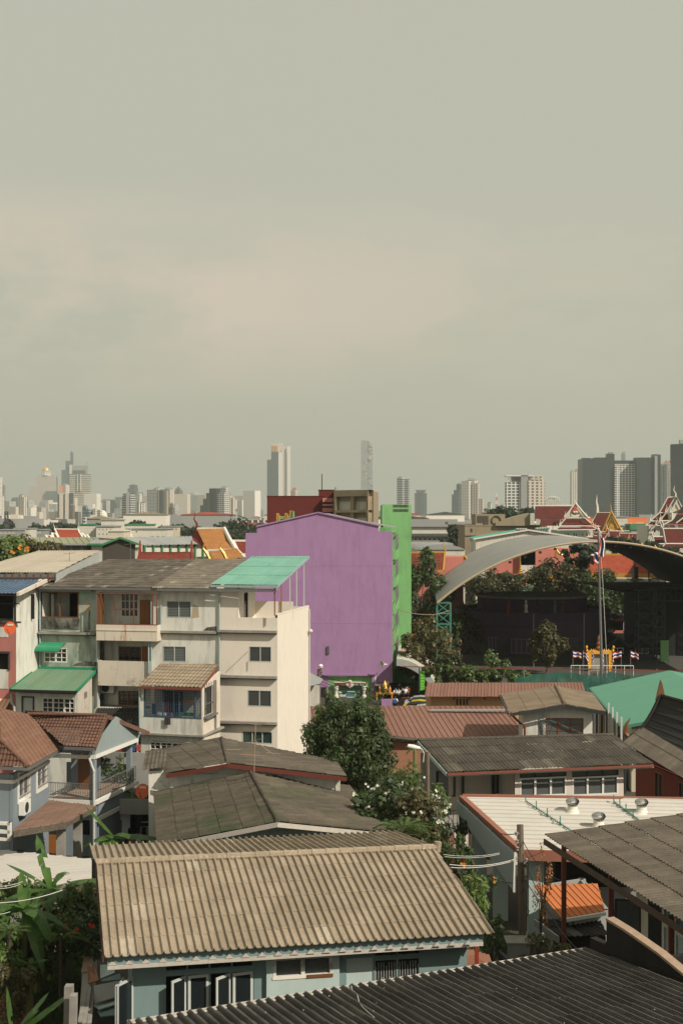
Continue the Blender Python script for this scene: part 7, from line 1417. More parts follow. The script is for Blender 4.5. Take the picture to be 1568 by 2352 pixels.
for i,(x,y,lb)in enumerate(((822,520,'left rear'),(1287,525,'right rear'),(998,622,'front'))):
 p_=onpl(*q('D3',x,y),A,B,Dd);o=thing('turbine_vent','shiny spinning turbine vent, %s of three on the white roof'%lb,'vent',p_,'turbine vents on the white roof');k=.52
 mb=MB();mb.lathe(p_+V((0,0,-.1)),[(.85*k,0),(.62*k,.25*k),(.5*k,.55*k),(.5*k,.85*k)],20);mb.build('base',M['t_white'],o,smooth=False)
 mb=MB();c_=p_+V((0,0,.75*k));nb=30
 for j in range(nb):
  a0=2*math.pi*j/nb;pr=[(.42,0),(.6,.12),(.68,.32),(.6,.5),(.42,.62),(.12,.68)]
  for m_ in range(5):
   (ra,za),(rb,zb__)=pr[m_],pr[m_+1]
   def pp(r_,z_,a_):return c_+V((r_*k*math.cos(a_),r_*k*math.sin(a_),z_*k))
   tw=.12;mb.face([pp(ra,za,a0+tw*m_),pp(ra*.93,za,a0+.2+tw*m_),pp(rb*.93,zb__,a0+.2+tw*(m_+1)),pp(rb,zb__,a0+tw*(m_+1))])
 mb.lathe(c_+V((0,0,.66*k)),[(.22*k,0),(.15*k,.03),(0,.04)],12);mb.lathe(c_,[(.52*k,-.06),(.52*k,0),(.3*k,0)],20);mb.lathe(c_,[(.35*k,0),(.5*k,.3*k),(.35*k,.6*k)],16);mb.build('rotor',M['steel'],o)
for i,(pa,pb)in enumerate((((507,455),(810,655)),((1100,462),(1268,585)))):
 a=onpl(*q('D3',*pa),A,B,Dd);b=onpl(*q('D3',*pb),A,B,Dd);o=thing('lightning_cable',['long knotted cable running down the white roof left of the vents','short knotted cable between the two right vents on the white roof'][i],'cable',a);mb=MB();mb.tube([a+V((0,0,.08)),b+V((0,0,.08))],.025,5)
 for j in range(26):p_=a.lerp(b,j/25);mb.bar(p_,p_+V((0,0,.16)),.03)
 for t_ in(0,.25,.5,.78):p_=a.lerp(b,t_);mb.bar(p_,p_+V((0,0,.45)),.05)
 mb.build('cable',M['teal_steel'],o)
o=BR=thing('louvre_window_house','brown roofed house with red posts and a row of louvred windows at the right edge','house',G0(1500,50))
A=PZ(1250,1921,8);B=PZ(1700,2207,8);Rr_2=P(1700,1851,51.8);Dd=A;mb=MB();Cn=onpl(1900,2090,A,B,Rr_2)
mb=MB();sheet(mb,[B,A,Rr_2,B+(Rr_2-A)],.235,.055,1.1,.045,jit=.012);mb.build('roof',M['r_grybrn'],BR,solid=.03)
mb=MB();mb.bar(A-V((.02,0,.2)),B-V((.02,0,.2)),.05,.22);mb.build('fascia',M['old_wood'],BR)
ed=(B-A).normalized();inn=V((ed.y*-1,ed.x,0));inn=inn if inn.x>0 else-inn
W=Wall(A+inn*1.5+ed*4.8,B+inn*1.5+ed*1);zt_=7.8;hs=[];mb=MB()
for i in range(10):
 u=2.1+i*.85
 hs.append((u,4.7,u+.7,6.6));hs.append((u,6.7,u+.7,7.4))
wholes(mb,W,0,W.L,0,zt_,hs,.12);W0=Wall(W.pt(0,0)+inn*7,W.pt(0,0));wholes(mb,W0,0,7,0,zt_,[],.15);mb.build('wall',M['w_cream'],BR)
for i,h in enumerate(hs):
 if i%2==0:window(BR,W,h,nx=1,fm=M['w_mint'],louv=.09,lm=M['louvre_pale'],fw=.05,dep=.08)
 else:window(BR,W,h,nx=1,fm=M['w_cream'],gm=[M['teal_steel'],M['bar_blue']][(i//2)%2],fw=.04,dep=.06)
mb=MB();sw_=W.pt(.35,4.9,.02);sv=W.n*.75+W.d*-.35;mb.bar(sw_,sw_+V((0,0,2)),.06);mb.bar(sw_+sv,sw_+sv+V((0,0,2)),.06);mb.bar(sw_,sw_+sv,.06);mb.bar(sw_+V((0,0,2)),sw_+sv+V((0,0,2)),.06);mb.build('open_casement',M['dark_steel'],BR);mb=MB();mb.obox(sw_,sv,W.d*.02,V((0,0,2)));mb.build('casement_pane',M['curtain'],BR)
mb=MB();wbox(mb,W,.95,1.95,3,7.6,-.14,.01);mb.build('dark_doorway',M['dark_in'],BR)
for t_,lo in((.19,0),(.47,1),(.99,2)):
 p_=A+ed*((B-A).length*t_*.8)+inn*(.35 if lo==0 else.9);p_=P(*[(1294,1960),(1402,2060),(1540,2230)][lo],A.y+[1,-4.3,-9.6][lo]);mb=MB();mb.bar(V((p_.x,p_.y,0)),V((p_.x,p_.y,7.85)),.17);mb.build('post',M['rusty_frame'],BR)
o=thing('orange_roofed_leanto','bright orange ribbed lean-to roof between the carport and the louvre window house','lean-to',G0(1330,52));zA=3.3
A=P(*q('E3',750,562),54);B=P(*q('E3',1040,545),55);Dd=P(*q('E3',558,340),57.6);A.z=B.z=zA*1.0 if 0 else A.z;C=roofq(o,A,B,Dd,q('E3',990,328),'r_orange2',.3,.035,60,0,'seam',d=None);mb=MB();mb.bar(A-V((0,.06,.08)),B-V((0,.06,.08)),.14,.14);mb.build('gutter',M['pvc'],o)
W=boxw(o,A+V((.4,.5,0)),B+V((.3,.5,0)),(-.2,5,0),A.z-.1,'w_grey')
o=thing('dark_corrugated_leanto','black corrugated roof tucked below the orange lean-to','lean-to',G0(1300,46));A=P(*q('E3',745,690),53.2);B=P(*q('E3',1060,682),53.4);Dd=P(*q('E3',585,575),55.3);roofq(o,A,B,Dd,q('E3',1000,560),'r_black',.235,.05,1.2);boxw(o,A+V((.3,.4,0)),B+V((0,.4,0)),(-.3,1.6,0),A.z-.15,'w_soot');mb=MB();mb.bar(Dd-V((.1,0,.1)),A-V((.1,0,.1)),.08,.28);mb.build('fascia',M['w_grey'],o)
o=NR=thing('near_dark_roof','nearest dark corrugated roof with white mortared tile ends along the bottom edge','roof',G0(900,34))
A=PZ(1342,2187,8);B=PZ(350,2347,8);va=V((.403,-.915,.085)).normalized();ax_=(B-A).normalized();B=B+ax_*0.6;C=B+va*18;Dd=A+va*18;A2=A-ax_*5;D2=Dd-ax_*5
pl_=[B,A2+(A-A2)*.0,D2,C];mb=MB();sheet(mb,[B,A,Dd,C],.255,.1,1.25,.022,'roman',jit=.012);mb.build('roof',M['r_near'],NR,solid=.03)
mb=MB();L_=(A-B).length;n=int(L_/.255)
for i in range(n+1):p_=B.lerp(A,min(1,(i+.5)*.255/L_));mb.tube([p_-va*.08+V((0,0,.03)),p_+va*.08+V((0,0,.04))],[.075,.07],7)
mb.bar(B+V((0,.02,.05))-va*.06,A+V((0,.02,.05))-va*.06,.06,.1);mb.build('mortar_ends',plain('mortar',(.45,.41,.36),.9,.25,9),NR)
Wn=Wall(V((B.x,B.y,0))+va*.6,V((A.x,A.y,0))+va*.6);bw=Wall(V((A.x,A.y,0))+va*.6,V((B.x,B.y,0))+va*.6);mb=MB();wholes(mb,bw,0,bw.L-1.2,0,7.9,[]);mb.build('wall',M['w_soot'],NR)
nr_n=(A-B).cross(va).normalized();nr_n=nr_n if nr_n.z>0 else-nr_n
o=thing('torn_cable','frayed pale cable lying across the nearest dark roof','cable',onpl(*q('E2',880,1090),B,A,C));mb=MB();mb.tube([onpl(*q('E2',x,y),B,A,C)+nr_n*.13 for x,y in((880,1090),(885,1115),(920,1145),(935,1205),(962,1240),(1005,1280),(1040,1310))],.014,4);mb.build('cable',M['mortar'],o)
rg=random.Random(12);mb=MB()
for i in range(90):p=B+(A-B)*rg.random()+va*rg.uniform(.3,8)+nr_n*rg.uniform(.02,.12);s_=rg.uniform(.008,.022);mb.lathe(p,[(s_,0),(0,s_)],4)
o=mb.build('roof_litter',M['mortar'],base=B);tag(o,'pale grit and leaf litter scattered over the nearest dark roof','litter',kind='stuff')
o=PW2=thing('sooty_parapet_wall','soot blackened parapet wall rising along the right side of the nearest roof','wall',G0(1420,36))
T=[q('E3',1050,575),q('E3',1180,655),q('E3',1400,810),q('E3',1568,950),(1700,2350)];Q=[A+ax_*-.25+va*s_ for s_ in(.2,1.6,4.2,6.6,11)]
pts=[onpl(x,y,Q[0],Q[4],Q[0]+V((0,0,5)))for x,y in T];low=[V((p.x,p.y,7.0+.0))for p in pts];nn=V((ax_.x,ax_.y,0))*-.22
mb=MB();mb.prism(pts+low[::-1],nn);mb.build('wall',M['w_soot'],PW2);mb=MB()
for i in range(4):mb.obox(pts[i]-nn*.1+V((0,0,.0)),pts[i+1]-pts[i],nn*1.25,V((0,0,.07)))
mb.build('coping',plain('coping',(.34,.24,.17),.9,.3,6,bmp=.5),PW2)
mb=MB();p_=onpl(*q('E3',940,690),Q[0],Q[4],Q[0]+V((0,0,5)));mb.prism([pts[0]-V((0,0,.6)),onpl(*q('E3',1036,740),Q[0],Q[4],Q[0]+V((0,0,5))),p_,p_-V((0,0,2)),pts[0]-V((0,0,3))],nn);mb.build('low_stub',M['w_soot'],PW2)
mb=MB();wbox(mb,Wall(A-ax_*5,A),0,5,0,7.6,-.4,-.2);mb.build('base_wall',M['w_soot'],PW2)
o=H1=thing('grey_tiled_house','nearest house with large ribbed tan tile roof and aqua timber walls','house',G0(640,46))
R1=PZ(222,1985,7.3);R2=PZ(1000,1950,7.3);ax_=(R2-R1).normalized();vv=V((ax_.y,-ax_.x,0));F1=P(240,2200,42.3);F2=onpl(1135,2144,F1,R1,R2)
mb=MB();sheet(mb,[F1,F2,R2,R1],.272,.1,1.12,.022,'roman',jit=.008);mb.build('roof',M['r_house'],H1,solid=.03)
K1=P(205,1944,54.5);K2=onpl(905,1912,K1,R1,R2);mb=MB();sheet(mb,[K2,K1,R1,R2],.272,.1,1.12,.022,'roman',jit=.008);mb.build('rear_roof',M['r_house'],H1,solid=.03)
mb=MB();caps(mb,R1+V((0,0,.06)),R2+V((0,0,.06)),.15,.54);mb.tube([R2+ax_*.05+V((0,0,-.1)),R2+ax_*.1+V((0,0,.28))],.14,8);mb.build('ridge_tiles',M['r_tan' if 0 else 'r_house'],H1)
fa,fb=F1+vv*-.25-V((0,0,.2)),F2+vv*-.25-V((0,0,.2));mb=MB();mb.bar(fa+ax_*.1,fb-ax_*.35,.05,.3);mb.build('fascia',M['w_aqua'],H1);mb=MB();mb.bar(fa+vv*.05-V((0,0,.2))+ax_*.1,fb+vv*.05-V((0,0,.2))-ax_*.35,.06,.12);L_=(F2-F1).length-.4
for i in range(int(L_/.544)):p_=fa+ax_*(.25+i*.544)+vv*.06-V((0,0,.12));mb.prism([p_-ax_*.14,p_+ax_*.14,p_+V((0,0,.15))],vv*-.03)
mb.build('valance',M['mortar'],H1);mb=MB();mb.bar(F1+V((-.03,0,-.06)),R1+V((-.03,0,-.06)),.05,.2);mb.build('verge',M['old_wood'],H1)
u_=V((ax_.x,ax_.y,0)).normalized();W=Wall(F1-vv*1.0+u_*.9,F2-vv*1.0);zt_=min(F1 .z,F2 .z)-.2
def hr(k,x0,y0,x1,y1,oo=0):return W.qr(k,x0,y0,x1,y1,oo)
big=hr('E1',1150,955,1790,1215);big=(big[0],2.4,big[2]-.1,big[3]);top=(big[0],big[3]+.08,big[2],zt_-.02);w2=hr('E2',330,830,745,985);wd=hr('E2',1035,855,1362,1010);wd=(wd[0],2.6,wd[2],wd[3]);wdt=(wd[0],wd[3]+.06,wd[2],zt_-.05)
dr=hr('E2',845,858,1030,1020);dr=(dr[0],2.4,dr[2],dr[3])
ux=hr('E2',285,800,790,1000);cl=big[2]+.05
mb=MB();wholes(mb,W,0,ux[0],.0,zt_,[big,top],.15);wholes(mb,W,ux[2],W.L-.7,0,zt_,[wd,wdt,dr],.15);mb.build('wall',M['w_aqua'],H1)
W2=W.off(.18);mb=MB();w2o=w2;wholes(mb,W2,ux[0],ux[2],0,zt_,[w2o],.3,ends=True);mb.build('bay_wall',M['w_mint'],H1);window(H1,W2,w2o,nx=2,fm=M['w_white2'],gm=M['curtain'],fw=.11,dep=.12)
mb=MB();wbox(mb,W2,w2[0]-.02,w2[2]-.5,w2[1]+.0,w2[1]+.1,.014,.03);mb.build('window_rail',M['t_white'],H1);mb=MB();wbox(mb,W2,(w2[0]+w2[2])/2+.1,w2[2],w2[1]-.01,w2[1]+.1,.013,.035);mb.build('bare_wood_rail',M['wood'],H1)
window(H1,W,top,nx=4,fm=M['w_aqua'],fw=.05,dep=.1);window(H1,W,wdt,nx=2,fm=M['w_aqua'],fw=.05);window(H1,W,wd,nx=2,fm=M['w_aqua'],gm=M['dark_in'],fw=.06)
mb=MB()
for i in range(17):u=wd[0]+.08+(wd[2]-wd[0]-.16)*i/16;mb.tube([W.pt(u,wd[1],-.03),W.pt(u,wd[3]-.15-.12*(i%4==0),-.03)],.012,4)
for c_ in(.27,.73):
 u=wd[0]+(wd[2]-wd[0])*c_
 for k_ in(-1,1):mb.tube([W.pt(u+k_*.18*math.sin(t_),wd[1]+1.0+t_*.3,-.02)for t_ in[j*.3 for j in range(9)]],.014,4)
mb.build('scroll_grille',M['pvc'],H1)
mb=MB();wbox(mb,W,dr[0],dr[2],dr[1],dr[3],-.08,-.03);mb.build('shutter_panel',M['w_mint'],H1)
fr=MB();wbox(fr,W,big[0],big[2],big[1],big[3],-.5,-.45);fr.build('dark_interior',M['dark_in'],H1)
def leaf(wl,u0,w_,z0,z1,ang,hinge=1):
 """open casement leaf hinged at u0"""
 d=W.d*math.cos(ang)*hinge+W.n*math.sin(ang);a_=wl.pt(u0,0,.02);f=MB();t_=.05
 def bx(s0,s1,za,zb):f.obox(V((a_.x,a_.y,za))+d*s0,d*(s1-s0),d.cross(V((0,0,1)))*.04,V((0,0,zb-za)))
 bx(0,.09,z0,z1);bx(w_-.09,w_,z0,z1);bx(.09,w_-.09,z0,z0+.1);bx(.09,w_-.09,z1-.09,z1);fo=f.build('casement_leaf',M['pvc'],H1)
 g=MB();g.obox(V((a_.x,a_.y,z0+.1))+d*.09+d.cross(V((0,0,1)))*.01,d*(w_-.18),d.cross(V((0,0,1)))*.012,V((0,0,z1-z0-.19)));g.build('pane',M['glass'],fo)
n=4;ww=(big[2]-big[0])/n
for i in range(n):
 u=big[0]+ww*(i+(1 if i%2==0 else 1));ang=(.75,.12,.7,.15)[i];leaf(W,u-.03,ww*.94,big[1],big[3]-.06,ang,-1)
mb=MB()
for i in range(n+1):u=big[0]+ww*i;wbox(mb,W,u-.04,u+.04,big[1],big[3],-.1,-.02)
wbox(mb,W,big[0],big[2],big[3]-.05,big[3]+.08,-.12,.03);mb.build('window_frame',M['w_aqua'],H1)
leaf(W,.05,.95,2.6,4.9,.9,-1);leaf(W,-.25,.8,2.8,4.9,1.3,-1)
WS=Wall(W.pt(0,0)-vv*9,W.pt(0,0));mb=MB();wholes(mb,WS,0,9,0,zt_+.2,[(4.5,2.6,8.5,4.8)],.15);WE=Wall(W.pt(W.L-.7,0),W.pt(W.L-.7,0)-vv*9);wholes(mb,WE,0,9,0,zt_,[]);mb.prism([WS.pt(0,zt_+.2),WS.pt(9,zt_+.2),WS.pt(4.6,7)],-WS.n*.15);mb.prism([WE.pt(0,zt_),WE.pt(9,zt_),WE.pt(4.6,6.9)],-WE.n*.15);wholes(mb,Wall(WE.pt(9,0),WS.pt(0,0)),0,W.L-.7,0,zt_,[]);mb.build('end_wall',M['w_aqua'],H1);window(H1,WS,(4.5,2.6,8.5,4.8),nx=3,fm=M['pvc'])
for x in(1029,1094):mb=MB();p_=P(x,2200,45.6);mb.bar(V((p_.x,p_.y,0)),V((p_.x,p_.y,5.9)),.13);mb.build('red_post',M['red_post'],H1)
o=thing('side_leanto','patched blue green sheet lean-to at the left foot of the nearest house','lean-to',G0(240,44))
for i,(pts,m_,D0)in enumerate((([(655,1050),(860,1010),(860,1110),(660,1175)],'w_grey',45),([(655,1185),(870,1125),(870,1160),(690,1215)],'w_mint',44.5),([(680,1225),(900,1160),(930,1240),(700,1265)],'w_aqua',44),([(610,910),(670,930),(690,1010),(615,1035)],'w_clay',46),([(705,1010),(838,965),(845,1005),(715,1020)],'w_aqua',46),([(700,905),(800,900),(800,960),(700,1000)],'w_mint',47.5))):
 mb=MB();mb.prism([P(*q('E1',*p),D0+(.9 if j<2 else 0))for j,p in enumerate(pts)],(0,.04,-.05));mb.build('sheet',M[m_],o)
mb=MB();a=P(*q('E1',655,1050),45.5);mb.box(a.x,45.6,0,a.x+4,47,a.z-.8);mb.build('wall',M['dark_concrete'],o)
for i,(x0,y0,x1,y1)in enumerate(((600,1060,560,1300),(625,1060,590,1310),(645,1100,625,1310))):
 o=thing('timber_plank','long weathered plank leaning in the gap beside the nearest house, %s'%['outer left one','middle one','inner right one'][i],'plank',P(*q('E1',x1,y1),43));mb=MB();mb.bar(P(*q('E1',x0,y0),46),P(*q('E1',x1,y1),42.5),.14,.05);mb.build('plank',M['concrete'],o)
o=thing('garden_wall','long low concrete garden wall between banana garden and nearest house','wall',G0(200,52));a=PZ(*q('E1',625,672),2);b=PZ(*q('E1',575,965),2);c_=PZ(*q('E1',548,1330),2);mb=MB();nn=V((.32,0,0))
for p,r in((a,b),(b,c_)):mb.obox(V((p.x,p.y,0)),V((r.x-p.x,r.y-p.y,0)),nn,V((0,0,2)))
mb.build('wall',M['concrete'],o);mb=MB();mb.bar(a+V((.16,0,.04)),b+V((.16,0,.04)),.4,.08);mb.build('coping',M['coping'],o)
o=thing('broken_pillar','two weathered concrete pillar stumps with peeling white paint at the bottom edge','pillar',G0(160,40));
for x0,x1,y,D_ in((148,166,2267,40),(160,175,2288,39.5)):mb=MB();a=P(x0,y,D_);b=P(x1,y,D_);mb.prism([a,b,V((b.x-.12,b.y,0)),V((a.x-.12,a.y,0))],(0,.3,0));mb.build('stump',M['w_rust' if 0 else 'concrete'],o)
def mossy(name,label,Kk,Fr,Lb,Lf,Rb,Rf,m,wm,gy,fm,below=1.2,caps_m=None):
 o=thing(name,label,'house',V((Fr.x,Fr.y,0)));l_b=onpl(*Lb,Lf,Fr,Kk);r_b=onpl(*Rb,Rf,Fr,Kk)
 mb=MB();sheet(mb,[l_b,Lf,Fr,Kk],.235,.035,1.15,.025,jit=.01);mb.build('roof',M[m],o,solid=.03);mb=MB();sheet(mb,[Rf,r_b,Kk,Fr],.235,.035,1.15,.025,jit=.01);mb.build('roof',M[m],o,solid=.03)
 mb=MB();caps(mb,Fr+V((0,0,.03)),Kk+V((0,0,.03)),.1,.5);mb.build('ridge_tiles',M[m],o);mb=MB();mb.bar(Lf-V((0,.04,.16)),Fr-V((0,.04,.16)),.05,.22);mb.bar(Fr-V((0,.04,.16)),Rf-V((0,.04,.16)),.05,.22);mb.build('bargeboard',M[fm],o)
 bk=V(((Kk-Fr).x,(Kk-Fr).y,0));W=Wall(Lf+bk*.07+(Fr-Lf)*.07,Rf+bk*.07+(Fr-Rf)*.05);zz_=min(Lf.z,Rf.z)-.05;mb=MB();wholes(mb,W,0,W.L,0,zz_,[]);ap=W.pt((Fr-W.a).dot(W.d),Fr.z-.2);mb.prism([W.pt(0,zz_),W.pt(W.L,zz_),W.pt(W.L,Rf.z-.1),ap,W.pt(0,Lf.z-.1)],-W.n*.15)
 b2=bk*.85
 for p,r in((W.pt(W.L,0),W.pt(W.L,0)+b2),(W.pt(0,0)+b2,W.pt(0,0))):Wn=Wall(p,r);wholes(mb,Wn,0,Wn.L,0,zz_-.1,[])
 mb.build('wall',M[wm],o)
 return o,W
mossy('mossy_roofed_house','house with dark mossy gable roof and pale gable board, just behind the nearest house',PZ(576,1775,6),PZ(637,1886,6),(352.6,1821),P(361,1940,63),(803,1805),P(892,1912,64.5),'r_moss','w_mint',0,'mortar')
o,W=mossy('red_fascia_house','house with brown gable roof and peeling red fascia over white walls',PZ(509,1695,6.5),PZ(523,1752,6.5),(334,1728),P(382,1776,74.5),(770,1747),P(796,1783,72.5),'r_brown' if 0 else 'r_grybrn','w_white2',0,'w_brick')
mb=MB();A=P(328,1769,75);B=P(383,1762,75);C=P(383,1722,79);D_=P(336,1728,79);sheet(mb,[A,B,C,D_],.235,.035,1.15,.02);mb.build('side_roof',M['r_grybrn'],o,solid=.03);mb=MB();wbox(mb,Wall(A+V((.3,.3,0)),B+V((1,.3,0))),0,2.4,0,A.z-.1,-3,0);mb.build('side_wall',M['w_white2'],o)
p_=P(*q('D2',203,262),71);o=thing('tv_antenna','thin rusty television antenna mast with several arms on the brown gable roof','antenna',p_);mb=MB();t_=P(*q('C2',213,628),71);mb.tube([p_,t_],.025,5)
def ln(k1,a_,k2,b_,w_=.018):mb.tube([P(*q(k1,*a_),71),P(*q(k2,*b_),71)],w_,4)
for i in range(2):ln('D2',(170,48),'D2',(250,28));ln('C2',(95,612),'C2',(255,632))
ln('D2',(100,135),'D2',(300,150));ln('D2',(15,105),'D2',(118,100));ln('D2',(290,125),'D2',(385,135));ln('D2',(210,40),'D2',(350,150))
for x in(25,40,60,80,95,115,295,310,325,340,360):mb.tube([P(*q('D2',x,105 if x<200 else 130),70.6),P(*q('D2',x+8,112 if x<200 else 136),71.4)],.012,4)
mb.build('mast',M['coping'],o)
o=BH=thing('blue_grey_house','two storey blue grey house with terracotta tiled hip roofs, balcony and porch','house',G0(150,80));f1=V((.979,-.204,0));f2=V((.25,.968,0)).normalized()
def hp(x,y,D_):return P(*q('H',x,y),D_)
C0=V((hp(1240,1150,77.5).x,77.5,0));WF=Wall(C0-f1*7,C0);zf=WF.hit(*q('H',940,1170))[1];zc=WF.hit(*q('H',940,605))[1];ze=WF.hit(*q('H',940,490))[1]
WR=Wall(C0,C0+f2*6.5)
B0=V((hp(175,870,71.5).x,71.5,0));B1=V((hp(640,620,77.6).x,77.6,0));WB=Wall(B0,B1);WL_=Wall(B0-f1*5,B0);zeB=WB.hit(*q('H',180,840))[1]
wa=WB.qr('H',250,800,385,1130);wb=WB.qr('H',490,690,612,1000);wc_=WB.qr('H',240,1600,375,1850)
mb=MB();wholes(mb,WB,0,WB.L,0,zeB,[wa,wb],.2);wholes(mb,WL_,0,WL_.L,0,zeB,[],.2);wbox(mb,WF,7-(C0-B1).length+.2,7,0,zf-.35,-6.2,-.6);wbox(mb,WF,2.5,7,zf-.3,zf+1.0,-6.3,-6.2);mb.build('wall',M['w_bluegrey'],BH)
for r in(wa,wb):
 window(BH,WB,r,nx=2,fw=.08,dep=.12,fm=M['white_paint']);mb=MB();k_=.22
 wbox(mb,WB,r[0]-k_,r[0],r[1]-k_,r[3]+.1,.0,.05);wbox(mb,WB,r[2],r[2]+.15,r[1]-k_,r[3]+.1,0,.05);wbox(mb,WB,r[0],r[2],r[1]-k_,r[1],0,.06);mb.build('window_surround',M['white_paint'],BH);mb=MB()
 for i in range(8):u=r[0]+(r[2]-r[0])*i/7;wbox(mb,WB,u-.01,u+.01,r[1],r[3],.05,.07)
 for z in(r[1]+.1,r[1]+.5,r[3]-.5,r[3]-.1):wbox(mb,WB,r[0]-.1,r[2]+.1,z-.012,z+.012,.05,.075)
 mb.build('window_grille',M['grey_metal'],BH)
mb=MB();u0=7-(C0-B1).length;wbox(mb,WF,u0-.6,7.05,zf-.28,zf,-6,.05);wbox(mb,WR,0,6.3,zf-.25,zf-.03,-.02,.12);wbox(mb,WR,.1,6.2,zf-1.3,zf-1.05,0,.1);wbox(mb,WF,u0,7.02,zc-.12,zc+.1,-.1,.04);wbox(mb,WR,0,6.3,zc-.1,zc+.12,-.05,.08);wbox(mb,WL_,0,WL_.L,zeB-.5,zeB-.3,.0,.08);wbox(mb,WB,0,WB.L,zeB-.5,zeB-.32,0,.08);mb.build('band',M['white_paint'],BH)
mb=MB();wbox(mb,WF,u0,6.9,zf+.002,zf+.02,-5.9,-.1);mb.build('balcony_floor',M['r_cream' if 0 else 'coping'],BH)
mb=MB();wbox(mb,WF,u0,6.98,zc+.12,ze,-.6,-.35);mb.build('shadow_beam',M['w_bluegrey'],BH)
for u,o1 in((6.7,-.3),(6.7,-6.2)):mb=MB();wbox(mb,WF,u,7,0 if o1==-.3 else zf,zc,o1,o1+.3);mb.build('corner_post',M['w_bluegrey'],BH)
mb=MB();wbox(mb,WF,u0+.02,u0+1.9,zf,zc,-3.0,-2.85);mb.build('inner_wall',M['w_bluegrey'],BH);mb=MB();wbox(mb,WF,u0+.5,u0+1.3,zf,zc-.1,-2.85,-2.8);mb.build('balcony_door',M['wood'],BH)
mb=MB()
def rail(W_,ua,ub,oo,z0_,n):
 for i in range(n+1):u=ua+(ub-ua)*i/n;wbox(mb,W_,u-.012,u+.012,z0_+.1,z0_+.95,oo-.012,oo+.012)
 for z in(z0_+.1,z0_+.95):wbox(mb,W_,ua,ub,z-.02,z+.025,oo-.025,oo+.025)
 for i in range(n//2):u=ua+(ub-ua)*(2*i+1)/n;mb.lathe(W_.pt(u,z0_+.45,oo),[(.0,-.07),(.06,0),(0,.07)],4)
rail(WF,u0-.3,6.9,-.02,zf,26);rail(WR,.35,6.0,.0,zf,24);mb.build('balcony_rail',M['grey_metal'],BH)
mb=MB();ap_=hp(1395,60,79.8);wbox(mb,WR,.1,6.3,zc+.12,ze+.1,-.2,0);mb.prism([WR.pt(.1,ze+.1),WR.pt(6.3,ze+.1),WR.pt(3.2,ap_.z-.25)],-WR.n*.15);mb.build('gable_wall',wallm('w_gable',(.27,.32,.32),(.15,.18,.18),k=.3),BH)
A=hp(845,470,77.2);B=hp(1235,478,76.6);B.z=A.z;Dd=hp(370,55,80.3);Cc=hp(1395,60,79.8);Cc.z=Dd.z;Af=A-f1*4;mb=MB();pA=onpl(*q('H',845,475),A,B,Cc);sheet(mb,[pA,B,Cc,onpl(*q('H',370,52),A,B,Cc)],.22,.05,.33,.05,'tile',d=(Cc-B));mb.build('roof',M['r_terra2'],BH,solid=.03)
mb=MB();rb=WR.pt(6.9,ze-.1,.5);sheet(mb,[rb,rb-f1*9,Dd-f1*.2,Cc],.22,.05,.33,.05,'tile');mb.build('roof',M['r_terra2'],BH,solid=.03);mb=MB();caps(mb,Dd+V((0,0,.03)),Cc+V((0,0,.03)),.09,.33);mb.bar(B+V((.05,0,-.08)),Cc+V((.05,0,-.08)),.06,.25);mb.bar(Cc+V((.05,0,-.08)),rb+V((.05,0,-.08)),.06,.25);mb.build('verge',M['r_terra2'],BH)
E0=hp(370,745,70.6);E1=hp(850,475,77.4);TP=hp(-40,-30,76.8);T2=hp(370,52,80.3);mb=MB();E1=onpl(*q('H',850,475),E0,TP,T2);TQ=hp(-450,-160,73);x0_=onpl(*q('H',0,400),E0,TP,T2);sheet(mb,[E0,E1,T2,TP,x0_],.75,.03,.36,.012,'seam',d=(T2-E1)*.4+(TP-E0)*.6);mb.build('roof',M['r_terra'],BH,solid=.03)
mb=MB();L0=E0-f1*6;sheet(mb,[L0,E0,x0_,x0_-f1*4.0+V((0,0,.0))],.22,.05,.33,.05,'tile');mb.build('roof',M['r_terra2'],BH,solid=.03);mb=MB();caps(mb,E0+V((0,0,.05)),x0_+V((0,0,.08)),.1,.35);caps(mb,x0_+V((0,0,.06)),TP+V((0,0,.06)),.1,.35);mb.build('hip_tiles',M['r_terra2'],BH)
mb=MB();mb.bar(E0-V((0,0,.12)),E1-V((0,0,.12)),.12,.16);mb.bar(L0-V((0,0,.12)),E0-V((0,0,.12)),.12,.16);mb.bar(pA-V((0,.05,.1)),B-V((0,.05,.1)),.12,.16);mb.build('gutter',M['wood' if 0 else 'grey_metal'],BH)
pipe(BH,[B-V((.15,0,.1)),WF.pt(6.7,zc,.15),WF.pt(7.0,zc-.8,.12),WF.pt(7.0,.3,.12)],.07,'pvc')
A=hp(180,1475,68.5);B=hp(880,1555,70.5);Dd=hp(655,1185,75.5);B.z=A.z=(A.z+B.z)/2;Cc=onpl(*q('H',1250,1255),A,B,Dd);mb=MB();sheet(mb,[A,B,Cc,Dd],.62,.03,.35,.012,'seam');mb.build('porch_roof',M['r_carport'],BH,solid=.05);mb=MB();mb.bar(A-V((0,.03,.2)),B-V((0,.03,.2)),.12,.3);mb.bar(B-V((0,.03,.15)),Cc-V((0,.03,.15)),.1,.25);mb.build('porch_fascia',M['r_grybrn'],BH)
for x,y,D_ in((790,1640,71),(1010,1520,73.5)):mb=MB();p_=hp(x,y,D_);mb.box(p_.x-.22,p_.y,0,p_.x+.22,p_.y+.45,A.z-.05);mb.build('porch_pillar',M['w_blush' if 0 else 'concrete'],BH)
